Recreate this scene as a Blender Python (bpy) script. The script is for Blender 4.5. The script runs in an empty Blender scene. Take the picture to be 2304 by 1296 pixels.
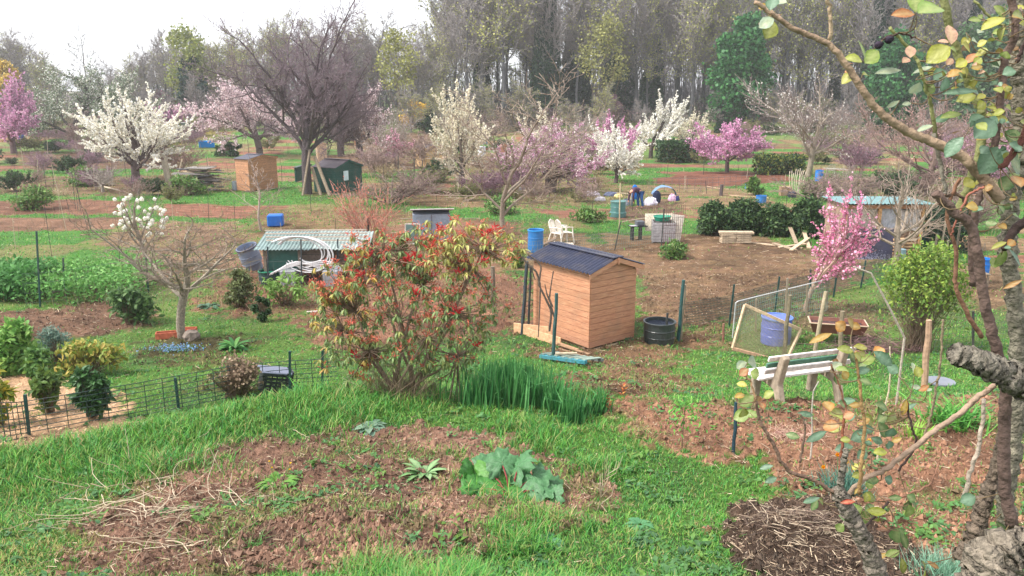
import bpy, bmesh, math, random
import numpy as np
from mathutils import Vector, Matrix, noise as mnoise
# ------------------------------------------------------------ camera, sky, sun, exposure
S = bpy.context.scene
PITCH = math.radians(13.9); FPX = 1808.0; CAMP = np.array([0.0, 0.0, 7.5])
cam = bpy.data.cameras.new("camera"); camo = bpy.data.objects.new("camera", cam)
S.collection.objects.link(camo); S.camera = camo
cam.sensor_fit = 'HORIZONTAL'; cam.sensor_width = 36; cam.lens = 36 * FPX / 2304
cam.clip_start = 0.05; cam.clip_end = 3000
camo.location = CAMP; camo.rotation_euler = (math.radians(90) - PITCH, 0, 0)
W = bpy.data.worlds.new("World"); S.world = W; W.use_nodes = True
wn = W.node_tree; bg = wn.nodes["Background"]
sky = wn.nodes.new("ShaderNodeTexSky"); sky.sky_type = 'NISHITA'; sky.sun_disc = False
SUN_EL, SUN_AZ = math.radians(52), math.radians(-105)      # azimuth measured from +Y towards +X
sky.sun_elevation = SUN_EL; sky.sun_rotation = SUN_AZ; sky.air_density = 1.0; sky.dust_density = 2.0; sky.ozone_density = 1.0
hs = wn.nodes.new("ShaderNodeHueSaturation"); hs.inputs["Saturation"].default_value = 0.3
cl = wn.nodes.new("ShaderNodeMix"); cl.data_type = 'RGBA'; cl.inputs[0].default_value = .6; cl.inputs[7].default_value = (5.2, 5.3, 5.6, 1)     # an even layer of bright cloud
wn.links.new(sky.outputs[0], hs.inputs["Color"]); wn.links.new(hs.outputs[0], cl.inputs[6]); wn.links.new(cl.outputs[2], bg.inputs[0]); bg.inputs[1].default_value = 0.085
sl = bpy.data.lights.new("sun", 'SUN'); sl.energy = 1.5; sl.angle = math.radians(11); sl.color = (1, .95, .88)
so = bpy.data.objects.new("sun", sl); S.collection.objects.link(so)
sd = Vector((math.sin(SUN_AZ) * math.cos(SUN_EL), math.cos(SUN_AZ) * math.cos(SUN_EL), math.sin(SUN_EL)))
so.rotation_euler = sd.to_track_quat('Z', 'Y').to_euler(); so.location = (0, 0, 60)
S.view_settings.view_transform = 'Standard'; S.view_settings.look = 'None'; S.view_settings.gamma = 1
S.view_settings.exposure = 1.95
S.cycles.max_bounces = 5; S.cycles.diffuse_bounces = 3; S.cycles.transmission_bounces = 3; S.cycles.transparent_max_bounces = 4
S.cycles.volume_bounces = 1; S.cycles.use_denoising = True
# ------------------------------------------------------------ helpers
RN = np.random.default_rng(7)
def rgb(r, g, b):      # sRGB 0-255 -> linear
    return np.array([((c / 255) / 12.92 if c <= 10 else ((c / 255 + .055) / 1.055) ** 2.4) for c in (r, g, b)])
FW = np.array([0, math.cos(PITCH), -math.sin(PITCH)]); UP = np.array([0, math.sin(PITCH), math.cos(PITCH)])
def ray(px, py): return FW + np.array([1., 0, 0]) * ((px - 1152) / FPX) - UP * ((py - 648) / FPX)
def hsh(ix, iy, s):
    n = (ix.astype(np.int64) * 374761393 + iy.astype(np.int64) * 668265263 + s * 1442695041) & 0xffffffff
    n = ((n ^ (n >> 13)) * 1274126177) & 0xffffffff
    return ((n ^ (n >> 16)) & 0xffffff) / float(0xffffff)
def vn(x, y, s=0):
    x = np.asarray(x, float); y = np.asarray(y, float)
    ix = np.floor(x); iy = np.floor(y); fx = x - ix; fy = y - iy
    fx = fx * fx * (3 - 2 * fx); fy = fy * fy * (3 - 2 * fy)
    a = hsh(ix, iy, s); b = hsh(ix + 1, iy, s); c = hsh(ix, iy + 1, s); d = hsh(ix + 1, iy + 1, s)
    return (a * (1 - fx) + b * fx) * (1 - fy) + (c * (1 - fx) + d * fx) * fy
def fbm(x, y, s=0, o=4):
    r = 0; a = .5; t = 0
    for i in range(o):
        r = r + a * vn(x * 2 ** i, y * 2 ** i, s + i * 17); t += a; a *= .55
    return r / t
def sst(a, b, x):
    t = np.clip((x - a) / (b - a), 0, 1); return t * t * (3 - 2 * t)
def zf(x, y):          # terrain height: bank under the camera, slope, then the flat allotments, rising to the wood
    x = np.asarray(x, float); y = np.asarray(y, float)
    z = np.interp(y, [-30, 0, 2, 3, 4, 5, 6, 8, 11.3, 14, 18.5, 25, 34, 45, 54, 80, 110, 150, 250, 600],
                  [6, 6, 5.9, 5.2, 4.5, 3.9, 3.5, 3.1, 2.93, 2.2, 1.4, 1.2, 1.1, .95, .85, .1, .1, 2.5, 6, 14])
    c = np.interp(x, [-14, -6.2, -4, -3, -1.5], [8.5, 9.6, 11.1, 12.0, 13])
    dr = np.interp(y, [9, 12, 15, 19], [.85, .75, .3, 0]) * sst(c, c + 1.3, y) * (1 - sst(-2.6, -1.2, x))
    return z - dr + (fbm(x * .35, y * .35, 5, 3) - .5) * .22 * sst(6, 9, y)
TT = np.geomspace(1.5, 900, 2600); _at = {}
def at(px, py):        # the point of the ground seen at that spot of the photograph
    if (px, py) not in _at:
        d = ray(px, py); P = CAMP + d * TT[:, None]; h = P[:, 2] - zf(P[:, 0], P[:, 1])
        i = int(np.argmax(h <= 0)) if (h <= 0).any() else len(TT) - 1
        f = h[i - 1] / (h[i - 1] - h[i] + 1e-9) if i > 0 else 0
        _at[(px, py)] = CAMP + d * (TT[i - 1] + (TT[i] - TT[i - 1]) * f)
    return _at[(px, py)].copy()
def mpp(p): return float(np.dot(np.asarray(p) - CAMP, FW)) / FPX
def pt(px, py, Y):     # the point on that sight line at distance Y
    d = ray(px, py); return CAMP + d * (Y / d[1])
def plane(px, py, z):
    d = ray(px, py); return CAMP + d * ((z - CAMP[2]) / d[2])
COLL = S.collection
class M:               # mesh collector: vertices, quads, triangles, a colour per vertex
    def __init__(s): s.v = []; s.c = []; s.q = []; s.t = []; s.n = 0
    def add(s, v, q=None, t=None, c=(.5, .5, .5)):
        v = np.asarray(v, float).reshape(-1, 3); k = len(v)
        c = np.asarray(c, float)
        if c.ndim == 1: c = np.tile(c, (k, 1))
        s.v.append(v); s.c.append(c)
        if q is not None and len(q): s.q.append(np.asarray(q, np.int64).reshape(-1, 4) + s.n)
        if t is not None and len(t): s.t.append(np.asarray(t, np.int64).reshape(-1, 3) + s.n)
        s.n += k
    def move(s, d):
        s.v = [v + np.asarray(d) for v in s.v]; return s
    def xf(s, f): s.v = [f(v) for v in s.v]; return s
    def mesh(s, name, mat, smooth=False):
        me = bpy.data.meshes.new(name)
        v = np.concatenate(s.v) if s.v else np.zeros((0, 3)); c = np.concatenate(s.c) if s.c else np.zeros((0, 3))
        q = np.concatenate(s.q) if s.q else np.zeros((0, 4), np.int64); t = np.concatenate(s.t) if s.t else np.zeros((0, 3), np.int64)
        me.vertices.add(len(v)); me.vertices.foreach_set("co", v.astype(np.float32).ravel())
        me.loops.add(q.size + t.size); me.loops.foreach_set("vertex_index", np.concatenate([q.ravel(), t.ravel()]).astype(np.int32))
        me.polygons.add(len(q) + len(t))
        me.polygons.foreach_set("loop_start", np.concatenate([np.arange(len(q)) * 4, q.size + np.arange(len(t)) * 3]).astype(np.int32))
        me.polygons.foreach_set("loop_total", np.concatenate([np.full(len(q), 4), np.full(len(t), 3)]).astype(np.int32))
        me.polygons.foreach_set("use_smooth", np.full(len(q) + len(t), bool(smooth)))
        a = me.color_attributes.new("col", 'FLOAT_COLOR', 'POINT')
        a.data.foreach_set("color", np.hstack([np.clip(c, 0, 1), np.ones((len(c), 1))]).astype(np.float32).ravel())
        me.update(calc_edges=True); me.validate(); me.materials.append(mat); return me
def link(o, parent=None):
    COLL.objects.link(o)
    if parent is not None: o.parent = parent
    return o
def part(name, m, mat, parent, label=None, smooth=False):
    o = link(bpy.data.objects.new(name, m.mesh(name, mat, smooth)), parent)
    if label: o["label"] = label
    return o
def tag(o, label, cat, group=None):
    o["label"] = label; o["category"] = cat
    if group: o["group"] = group
    return o
def thing(name, label, cat, loc=(0, 0, 0), rz=0, group=None):
    o = link(bpy.data.objects.new(name, None)); o.location = [float(a) for a in loc]; o.rotation_euler = (0, 0, rz)
    o.empty_display_size = .2
    return tag(o, label, cat, group)
def solo(name, m, mat, label, cat, loc=(0, 0, 0), rz=0, group=None, smooth=False):
    o = part(name, m, mat, None, None, smooth); o.location = [float(a) for a in loc]; o.rotation_euler = (0, 0, rz)
    return tag(o, label, cat, group)
def stuff(name, m, mat, label, cat, smooth=False):
    o = part(name, m, mat, None, None, smooth); o["kind"] = "stuff"; return tag(o, label, cat)
def dup(root, loc, rz=None, label=None, sc=None):
    r = root.copy(); COLL.objects.link(r); r.location = [float(a) for a in loc]
    if rz is not None: r.rotation_euler = (0, 0, rz)
    if sc is not None: r.scale = sc if hasattr(sc, '__len__') else (sc, sc, sc)
    if label: r["label"] = label
    for ch in list(root.children):
        c = ch.copy(); COLL.objects.link(c); c.parent = r
        for g in list(ch.children):
            d = g.copy(); COLL.objects.link(d); d.parent = c
    return r
# ---- shapes
def rotz(a): c, s = math.cos(a), math.sin(a); return np.array([[c, -s, 0], [s, c, 0], [0, 0, 1.]])
def rotx(a): c, s = math.cos(a), math.sin(a); return np.array([[1., 0, 0], [0, c, -s], [0, s, c]])
def roty(a): c, s = math.cos(a), math.sin(a); return np.array([[c, 0, s], [0, 1., 0], [-s, 0, c]])
BQ = np.array([[0, 3, 2, 1], [4, 5, 6, 7], [0, 1, 5, 4], [1, 2, 6, 5], [2, 3, 7, 6], [3, 0, 4, 7]])
def box(m, c, s, R=None, col=(.5, .5, .5), bev=0.0):
    x, y, z = np.asarray(s, float) / 2
    if bev > 0 and min(x, y, z) > bev * 1.2:
        b = bev; vs = []
        for sx in (-1, 1):
            for sy in (-1, 1):
                for sz in (-1, 1):
                    vs += [(sx * x, sy * (y - b), sz * (z - b)), (sx * (x - b), sy * y, sz * (z - b)), (sx * (x - b), sy * (y - b), sz * z)]
        bm = bmesh.new()
        for v in vs: bm.verts.new(v)
        r = bmesh.ops.convex_hull(bm, input=bm.verts)
        bm.verts.index_update()
        v = np.array([list(k.co) for k in bm.verts]); bm.faces.ensure_lookup_table()
        t = [[k.index for k in f.verts] for f in bm.faces]; bm.free()
        if R is not None: v = v @ np.asarray(R).T
        m.add(v + np.asarray(c), None, t, col); return
    v = np.array([[-x, -y, -z], [x, -y, -z], [x, y, -z], [-x, y, -z], [-x, -y, z], [x, -y, z], [x, y, z], [-x, y, z]])
    if R is not None: v = v @ np.asarray(R).T
    m.add(v + np.asarray(c), BQ, None, col)
def frame(d):
    d = np.asarray(d, float); d = d / (np.linalg.norm(d) + 1e-9)
    u = np.array([0, 0, 1.]) if abs(d[2]) < .95 else np.array([0, 1., 0])
    a = np.cross(u, d); a /= np.linalg.norm(a); b = np.cross(d, a); return d, a, b
def beam(m, p0, p1, w, h, col=(.5, .5, .5), bev=0.0):   # bar from p0 to p1, w sideways, h up
    p0 = np.asarray(p0, float); p1 = np.asarray(p1, float); d, a, b = frame(p1 - p0)
    box(m, (p0 + p1) / 2, (np.linalg.norm(p1 - p0), w, h), np.array([d, a, b]).T, col, bev)
def tube(m, pts, rad, n=6, col=(.5, .5, .5), cap=True, rough=0, seed=0):
    pts = np.asarray(pts, float); k = len(pts); rad = np.ones(k) * rad if np.isscalar(rad) else np.asarray(rad, float)
    T = np.gradient(pts, axis=0); T /= (np.linalg.norm(T, axis=1)[:, None] + 1e-9)
    a = frame(T[0])[1]; vs = []
    an = np.arange(n) * 2 * math.pi / n; rg = np.random.default_rng(seed)
    for i in range(k):
        a = a - T[i] * np.dot(a, T[i]); a /= (np.linalg.norm(a) + 1e-9); b = np.cross(T[i], a)
        r = rad[i] * (1 + (rg.random(n) - .5) * rough)
        vs.append(pts[i] + np.outer(np.cos(an) * r, a) + np.outer(np.sin(an) * r, b))
    v = np.concatenate(vs); q = []
    i0 = np.arange(n); i1 = (i0 + 1) % n
    for i in range(k - 1): q.append(np.stack([i * n + i0, i * n + i1, (i + 1) * n + i1, (i + 1) * n + i0], 1))
    q = np.concatenate(q); t = []
    if cap:
        v = np.vstack([v, pts[0], pts[-1]]); L = k * n
        t = [[L, b_, a_] for a_, b_ in zip(i0, i1)] + [[L + 1, (k - 1) * n + a_, (k - 1) * n + b_] for a_, b_ in zip(i0, i1)]
    c = np.asarray(col, float)
    if c.ndim == 2 and len(c) == k: c = np.vstack([np.repeat(c, n, 0)] + ([c[:1], c[-1:]] if cap else []))
    m.add(v, q, t, c)
def lathe(m, prof, n=24, col=(.5, .5, .5), c=(0, 0, 0), R=None, sq=(1, 1)):   # prof: (r, z) from bottom to top
    prof = np.asarray(prof, float); k = len(prof); an = np.arange(n) * 2 * math.pi / n
    v = np.stack([np.outer(prof[:, 0], np.cos(an)) * sq[0], np.outer(prof[:, 0], np.sin(an)) * sq[1], np.repeat(prof[:, 1][:, None], n, 1)], 2).reshape(-1, 3)
    i0 = np.arange(n); i1 = (i0 + 1) % n; q = []
    for i in range(k - 1): q.append(np.stack([i * n + i0, i * n + i1, (i + 1) * n + i1, (i + 1) * n + i0], 1))
    if R is not None: v = v @ np.asarray(R).T
    m.add(v + np.asarray(c), np.concatenate(q), None, col)
def segs(m, A, B, ra, rb, n=3, col=(.3, .3, .3)):        # many separate tapered sticks at once
    A = np.asarray(A, float); B = np.asarray(B, float); k = len(A)
    if k == 0: return
    d = B - A; L = np.linalg.norm(d, axis=1)[:, None] + 1e-9; d = d / L
    u = np.where(np.abs(d[:, 2:3]) < .95, np.array([[0, 0, 1.]]), np.array([[0, 1., 0]]))
    a = np.cross(u, d); a /= np.linalg.norm(a, axis=1)[:, None]; b = np.cross(d, a)
    an = np.arange(n) * 2 * math.pi / n; ra = np.ones(k) * ra; rb = np.ones(k) * rb
    ring = lambda P, r: P[:, None, :] + r[:, None, None] * (np.cos(an)[None, :, None] * a[:, None, :] + np.sin(an)[None, :, None] * b[:, None, :])
    v = np.concatenate([ring(A, ra), ring(B, rb)], 1).reshape(-1, 3)
    i0 = np.arange(n); i1 = (i0 + 1) % n; q1 = np.stack([i0, i1, n + i1, n + i0], 1)
    q = (q1[None] + (np.arange(k) * 2 * n)[:, None, None]).reshape(-1, 4)
    c = np.asarray(col, float)
    if c.ndim == 2: c = np.repeat(c, 2 * n, 0)
    m.add(v, q, None, c)
def unit(v): return v / (np.linalg.norm(v, axis=-1, keepdims=True) + 1e-9)
def rdir(k, rg=RN): return unit(rg.normal(size=(k, 3)))
def cards(m, P, size, col, rg=RN, nrm=None, asp=1.0):     # small tilted diamonds: petals, leaflets
    k = len(P)
    if k == 0: return
    a = rdir(k, rg); b = rdir(k, rg)
    if nrm is not None: a = unit(np.cross(nrm, a))
    b = unit(np.cross(a, b)) if nrm is None else unit(np.cross(nrm, a) + rdir(k, rg) * .3)
    s = np.ones(k) * size if np.isscalar(size) else size
    s = s[:, None]
    v = np.stack([P - a * s * .5, P - b * s * .5 * asp, P + a * s * .5, P + b * s * .5 * asp], 1).reshape(-1, 3)
    c = np.asarray(col, float)
    if c.ndim == 2: c = np.repeat(c, 4, 0)
    m.add(v, np.arange(k * 4).reshape(-1, 4), None, c)
def leaves(m, P, D, N, L, Wd, col, ns=4, fold=.25, curl=.3, ovate=.42, mid=None):   # folded, curled blades with a midrib
    P = np.asarray(P, float); k = len(P)
    if k == 0: return
    D = unit(np.asarray(D, float)); N = unit(N - D * np.sum(N * D, 1, keepdims=True)); Sx = np.cross(D, N)
    L = (np.ones(k) * L)[:, None]; Wd = (np.ones(k) * Wd)[:, None]; col = np.asarray(col, float)
    if col.ndim == 1: col = np.tile(col, (k, 1))
    vs = []; cs = []
    for i in range(ns + 1):
        t = i / ns
        w = math.sin(math.pi * min(1, t ** (math.log(.5) / math.log(ovate)) if t > 0 else 0)) ** .8 if 0 < t < 1 else .02
        c_ = P + D * L * (t - curl * t * t * .25) - N * L * curl * t * t * .5
        e = Wd * .5 * w
        up = N * e * fold
        vs += [c_ - Sx * e + up, c_, c_ + Sx * e + up]
        cs += [col, (col * 1.0 if mid is None else col * (1 - .35) + np.asarray(mid) * .35), col * .93]
    v = np.stack(vs, 1).reshape(-1, 3); c = np.stack(cs, 1).reshape(-1, 3); s3 = (ns + 1) * 3
    q = []
    for i in range(ns):
        a = i * 3; q += [[a, a + 1, a + 4, a + 3], [a + 1, a + 2, a + 5, a + 4]]
    q = (np.array(q)[None] + (np.arange(k) * s3)[:, None, None]).reshape(-1, 4)
    m.add(v, q, None, c)
def blades(m, P, D, L, Wd, col, bend=.5, rg=RN, tipcol=None):     # grass and strap leaves: upright direction D, drooping tips
    P = np.asarray(P, float); k = len(P)
    if k == 0: return
    D = unit(D); L = (np.ones(k) * L)[:, None]; Wd = (np.ones(k) * Wd)[:, None]; bend = (np.ones(k) * bend)[:, None]
    a = rg.random(k) * 6.283; h = np.stack([np.cos(a), np.sin(a), a * 0], 1); s = np.stack([-np.sin(a), np.cos(a), a * 0], 1)
    m1 = P + D * L * .5 + h * L * bend * .14; tp = P + D * L * (1 - bend * .3) + h * L * bend * .62
    v = np.stack([P - s * Wd * .5, P + s * Wd * .5, m1 + s * Wd * .42, m1 - s * Wd * .42, tp], 1).reshape(-1, 3)
    col = np.asarray(col, float)
    if col.ndim == 1: col = np.tile(col, (k, 1))
    tc = col if tipcol is None else tipcol
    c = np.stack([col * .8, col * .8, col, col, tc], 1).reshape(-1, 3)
    b = (np.arange(k) * 5)[:, None]
    m.add(v, b + np.array([[0, 1, 2, 3]]), b + np.array([[3, 2, 4]]), c)
def mixc(c, k, rg=RN, j=.12):         # k colours picked between the palette entries with jitter
    c = np.asarray(c, float)
    i = rg.integers(0, len(c), k); i2 = rg.integers(0, len(c), k); f = rg.random((k, 1)) * .6
    return np.clip((c[i] * (1 - f) + c[i2] * f) * (1 + (rg.random((k, 1)) - .5) * 2 * j * 1.6) , 0, 1)
# ------------------------------------------------------------ materials
def nodes(name):
    m = bpy.data.materials.new(name); m.use_nodes = True; t = m.node_tree; return m, t, t.nodes["Principled BSDF"]
def attr_mat(name, rough=.7, ns=8, amt=.3, bump=0.0, bs=30, transl=0, spec=.3, stretch=None, metal=0, dirt=0):
    m, t, p = nodes(name); L = t.links
    a = t.nodes.new("ShaderNodeAttribute"); a.attribute_name = "col"
    tc = t.nodes.new("ShaderNodeTexCoord"); mp = t.nodes.new("ShaderNodeMapping"); L.new(tc.outputs["Object"], mp.inputs[0])
    if stretch: mp.inputs["Scale"].default_value = stretch
    n = t.nodes.new("ShaderNodeTexNoise"); n.inputs["Scale"].default_value = ns; n.inputs["Detail"].default_value = 5; L.new(mp.outputs[0], n.inputs[0])
    r = t.nodes.new("ShaderNodeMapRange"); r.inputs[1].default_value = .25; r.inputs[2].default_value = .75
    r.inputs[3].default_value = 1 - amt; r.inputs[4].default_value = 1 + amt; L.new(n.outputs[0], r.inputs[0])
    mx = t.nodes.new("ShaderNodeVectorMath"); mx.operation = 'MULTIPLY'; L.new(a.outputs["Color"], mx.inputs[0]); L.new(r.outputs[0], mx.inputs[1])
    out = mx.outputs[0]
    if dirt:
        n3 = t.nodes.new("ShaderNodeTexNoise"); n3.inputs["Scale"].default_value = 2.3; n3.inputs["Detail"].default_value = 6; L.new(tc.outputs["Object"], n3.inputs[0])
        r3 = t.nodes.new("ShaderNodeMapRange"); r3.inputs[1].default_value = .5; r3.inputs[2].default_value = .75; r3.inputs[4].default_value = dirt; L.new(n3.outputs[0], r3.inputs[0])
        mm = t.nodes.new("ShaderNodeMix"); mm.data_type = 'RGBA'; L.new(r3.outputs[0], mm.inputs[0]); L.new(out, mm.inputs[6]); mm.inputs[7].default_value = (.16, .13, .1, 1); out = mm.outputs[2]
    L.new(out, p.inputs["Base Color"]); p.inputs["Roughness"].default_value = rough; p.inputs["Specular IOR Level"].default_value = spec; p.inputs["Metallic"].default_value = metal
    if bump:
        n2 = t.nodes.new("ShaderNodeTexNoise"); n2.inputs["Scale"].default_value = bs; n2.inputs["Detail"].default_value = 4; L.new(mp.outputs[0], n2.inputs[0])
        b = t.nodes.new("ShaderNodeBump"); b.inputs["Strength"].default_value = bump; b.inputs["Distance"].default_value = .02
        L.new(n2.outputs[0], b.inputs["Height"]); L.new(b.outputs[0], p.inputs["Normal"])
    if transl:
        tr = t.nodes.new("ShaderNodeBsdfTranslucent"); L.new(out, tr.inputs[0]); ms = t.nodes.new("ShaderNodeMixShader"); ms.inputs[0].default_value = transl
        L.new(p.outputs[0], ms.inputs[1]); L.new(tr.outputs[0], ms.inputs[2]); L.new(ms.outputs[0], t.nodes["Material Output"].inputs[0])
    return m
LEAF = attr_mat("leaf", .55, 40, .15, transl=.3)
GLOSS = attr_mat("glossy_leaf", .42, 60, .22, transl=.22, spec=.4, bump=.25, bs=120)
PETAL = attr_mat("blossom", .8, 5, .1, transl=.35)
BARK = attr_mat("bark", .9, 25, .4, .6, 60)
BARKN = attr_mat("lichen_bark", .92, 60, .6, 1.0, 90, dirt=.7)
TWIG = attr_mat("twig", .85, 8, .25)
WOOD = attr_mat("weathered_wood", .75, 14, .35, .25, 60, stretch=(1, 1, 1), dirt=.25)
PLAS = attr_mat("plastic", .38, 6, .12, spec=.5, dirt=.22)
METAL = attr_mat("painted_metal", .5, 9, .22, spec=.5, dirt=.35)
CONC = attr_mat("concrete", .9, 12, .3, .5, 90, dirt=.4)
CLOTH = attr_mat("cloth", .9, 20, .2, .3, 30)
def board_mat(name, cols, gw=.14):      # varnished boards: grain along the board, knots
    m, t, p = nodes(name); L = t.links
    a = t.nodes.new("ShaderNodeAttribute"); a.attribute_name = "col"
    tc = t.nodes.new("ShaderNodeTexCoord"); mp = t.nodes.new("ShaderNodeMapping"); mp.inputs["Scale"].default_value = (1.2, 1.2, 16); L.new(tc.outputs["Object"], mp.inputs[0])
    n = t.nodes.new("ShaderNodeTexNoise"); n.inputs["Scale"].default_value = 3; n.inputs["Detail"].default_value = 7; n.inputs["Distortion"].default_value = .6; L.new(mp.outputs[0], n.inputs[0])
    cr = t.nodes.new("ShaderNodeValToRGB"); cr.color_ramp.elements[0].position = .32; cr.color_ramp.elements[1].position = .68
    cr.color_ramp.elements[0].color = (*cols[0], 1); cr.color_ramp.elements[1].color = (*cols[1], 1); L.new(n.outputs[0], cr.inputs[0])
    mp2 = t.nodes.new("ShaderNodeMapping"); mp2.inputs["Scale"].default_value = (1, 1, 1.7); L.new(tc.outputs["Object"], mp2.inputs[0])
    vo = t.nodes.new("ShaderNodeTexVoronoi"); vo.inputs["Scale"].default_value = 5.2; vo.inputs["Randomness"].default_value = 1; L.new(mp2.outputs[0], vo.inputs[0])
    r = t.nodes.new("ShaderNodeMapRange"); r.inputs[1].default_value = .045; r.inputs[2].default_value = .11; r.inputs[3].default_value = 1; r.inputs[4].default_value = 0; L.new(vo.outputs[0], r.inputs[0])
    mm = t.nodes.new("ShaderNodeMix"); mm.data_type = 'RGBA'; L.new(r.outputs[0], mm.inputs[0]); L.new(cr.outputs[0], mm.inputs[6]); mm.inputs[7].default_value = (*(np.array(cols[0]) * .38), 1)
    mx = t.nodes.new("ShaderNodeVectorMath"); mx.operation = 'MULTIPLY'; L.new(a.outputs["Color"], mx.inputs[0]); L.new(mm.outputs[2], mx.inputs[1])
    n5 = t.nodes.new("ShaderNodeTexNoise"); n5.inputs["Scale"].default_value = 1.7; n5.inputs["Detail"].default_value = 7; L.new(tc.outputs["Object"], n5.inputs[0])
    r5 = t.nodes.new("ShaderNodeMapRange"); r5.inputs[1].default_value = .48; r5.inputs[2].default_value = .8; r5.inputs[4].default_value = .55; L.new(n5.outputs[0], r5.inputs[0])
    sx = t.nodes.new("ShaderNodeSeparateXYZ"); L.new(tc.outputs["Object"], sx.inputs[0]); r6 = t.nodes.new("ShaderNodeMapRange"); r6.inputs[1].default_value = .42; r6.inputs[2].default_value = .0; r6.inputs[4].default_value = .6; L.new(sx.outputs[2], r6.inputs[0])
    m6 = t.nodes.new("ShaderNodeMath"); m6.operation = 'MULTIPLY'; L.new(r6.outputs[0], m6.inputs[0]); L.new(n5.outputs[0], m6.inputs[1]); a6 = t.nodes.new("ShaderNodeMath"); a6.operation = 'MAXIMUM'; L.new(m6.outputs[0], a6.inputs[0]); L.new(r5.outputs[0], a6.inputs[1])
    gm_ = t.nodes.new("ShaderNodeMix"); gm_.data_type = 'RGBA'; L.new(a6.outputs[0], gm_.inputs[0]); L.new(mx.outputs[0], gm_.inputs[6]); gm_.inputs[7].default_value = (.22, .15, .10, 1)
    L.new(gm_.outputs[2], p.inputs["Base Color"]); p.inputs["Roughness"].default_value = .6
    b = t.nodes.new("ShaderNodeBump"); b.inputs["Strength"].default_value = .2; b.inputs["Distance"].default_value = .01; L.new(n.outputs[0], b.inputs["Height"]); L.new(b.outputs[0], p.inputs["Normal"])
    return m
PINE = board_mat("varnished_pine", (rgb(170, 114, 84), rgb(206, 154, 120)))
def ground_mat():
    m, t, p = nodes("ground"); L = t.links
    a = t.nodes.new("ShaderNodeAttribute"); a.attribute_name = "col"; g = t.nodes.new("ShaderNodeNewGeometry")
    def nz(sc, det=6, rough=.65):
        n = t.nodes.new("ShaderNodeTexNoise"); n.inputs["Scale"].default_value = sc; n.inputs["Detail"].default_value = det; n.inputs["Roughness"].default_value = rough; L.new(g.outputs["Position"], n.inputs[0]); return n
    n1 = nz(14, 9, .8); n2 = nz(1.3, 5)
    def mr(n, lo, hi, a0=.3, a1=.7):
        r = t.nodes.new("ShaderNodeMapRange"); r.inputs[1].default_value = a0; r.inputs[2].default_value = a1; r.inputs[3].default_value = lo; r.inputs[4].default_value = hi; L.new(n.outputs[0], r.inputs[0]); return r
    m1 = t.nodes.new("ShaderNodeMath"); m1.operation = 'MULTIPLY'; L.new(mr(n1, .38, 1.62).outputs[0], m1.inputs[0]); L.new(mr(n2, .75, 1.25).outputs[0], m1.inputs[1])
    mx = t.nodes.new("ShaderNodeVectorMath"); mx.operation = 'MULTIPLY'; L.new(a.outputs["Color"], mx.inputs[0]); L.new(m1.outputs[0], mx.inputs[1])
    L.new(mx.outputs[0], p.inputs["Base Color"]); p.inputs["Roughness"].default_value = .95; p.inputs["Specular IOR Level"].default_value = .15
    b = t.nodes.new("ShaderNodeBump"); b.inputs["Strength"].default_value = .9; b.inputs["Distance"].default_value = .06; L.new(n1.outputs[0], b.inputs["Height"])
    n3 = nz(45, 4, .6); b2 = t.nodes.new("ShaderNodeBump"); b2.inputs["Strength"].default_value = .6; b2.inputs["Distance"].default_value = .015; L.new(n3.outputs[0], b2.inputs["Height"]); L.new(b.outputs[0], b2.inputs["Normal"])
    L.new(b2.outputs[0], p.inputs["Normal"]); return m
GROUND = ground_mat()
# ------------------------------------------------------------ ground cover: the beds, strips and paths of the allotments
_r = rgb
def so(r, g, b): return _r(r, g, b) * np.array([.70, .66, .60])
SOIL = so(164, 130, 114); DARK = so(96, 80, 70); FIELD = so(134, 108, 88); MULCH = _r(184, 150, 118); STRAWS = so(170, 140, 116)
GR = _r(88, 122, 54) * .85; GRD = _r(76, 104, 56) * .85; ROUGH = so(146, 134, 98); REDS = so(170, 130, 108)
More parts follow.
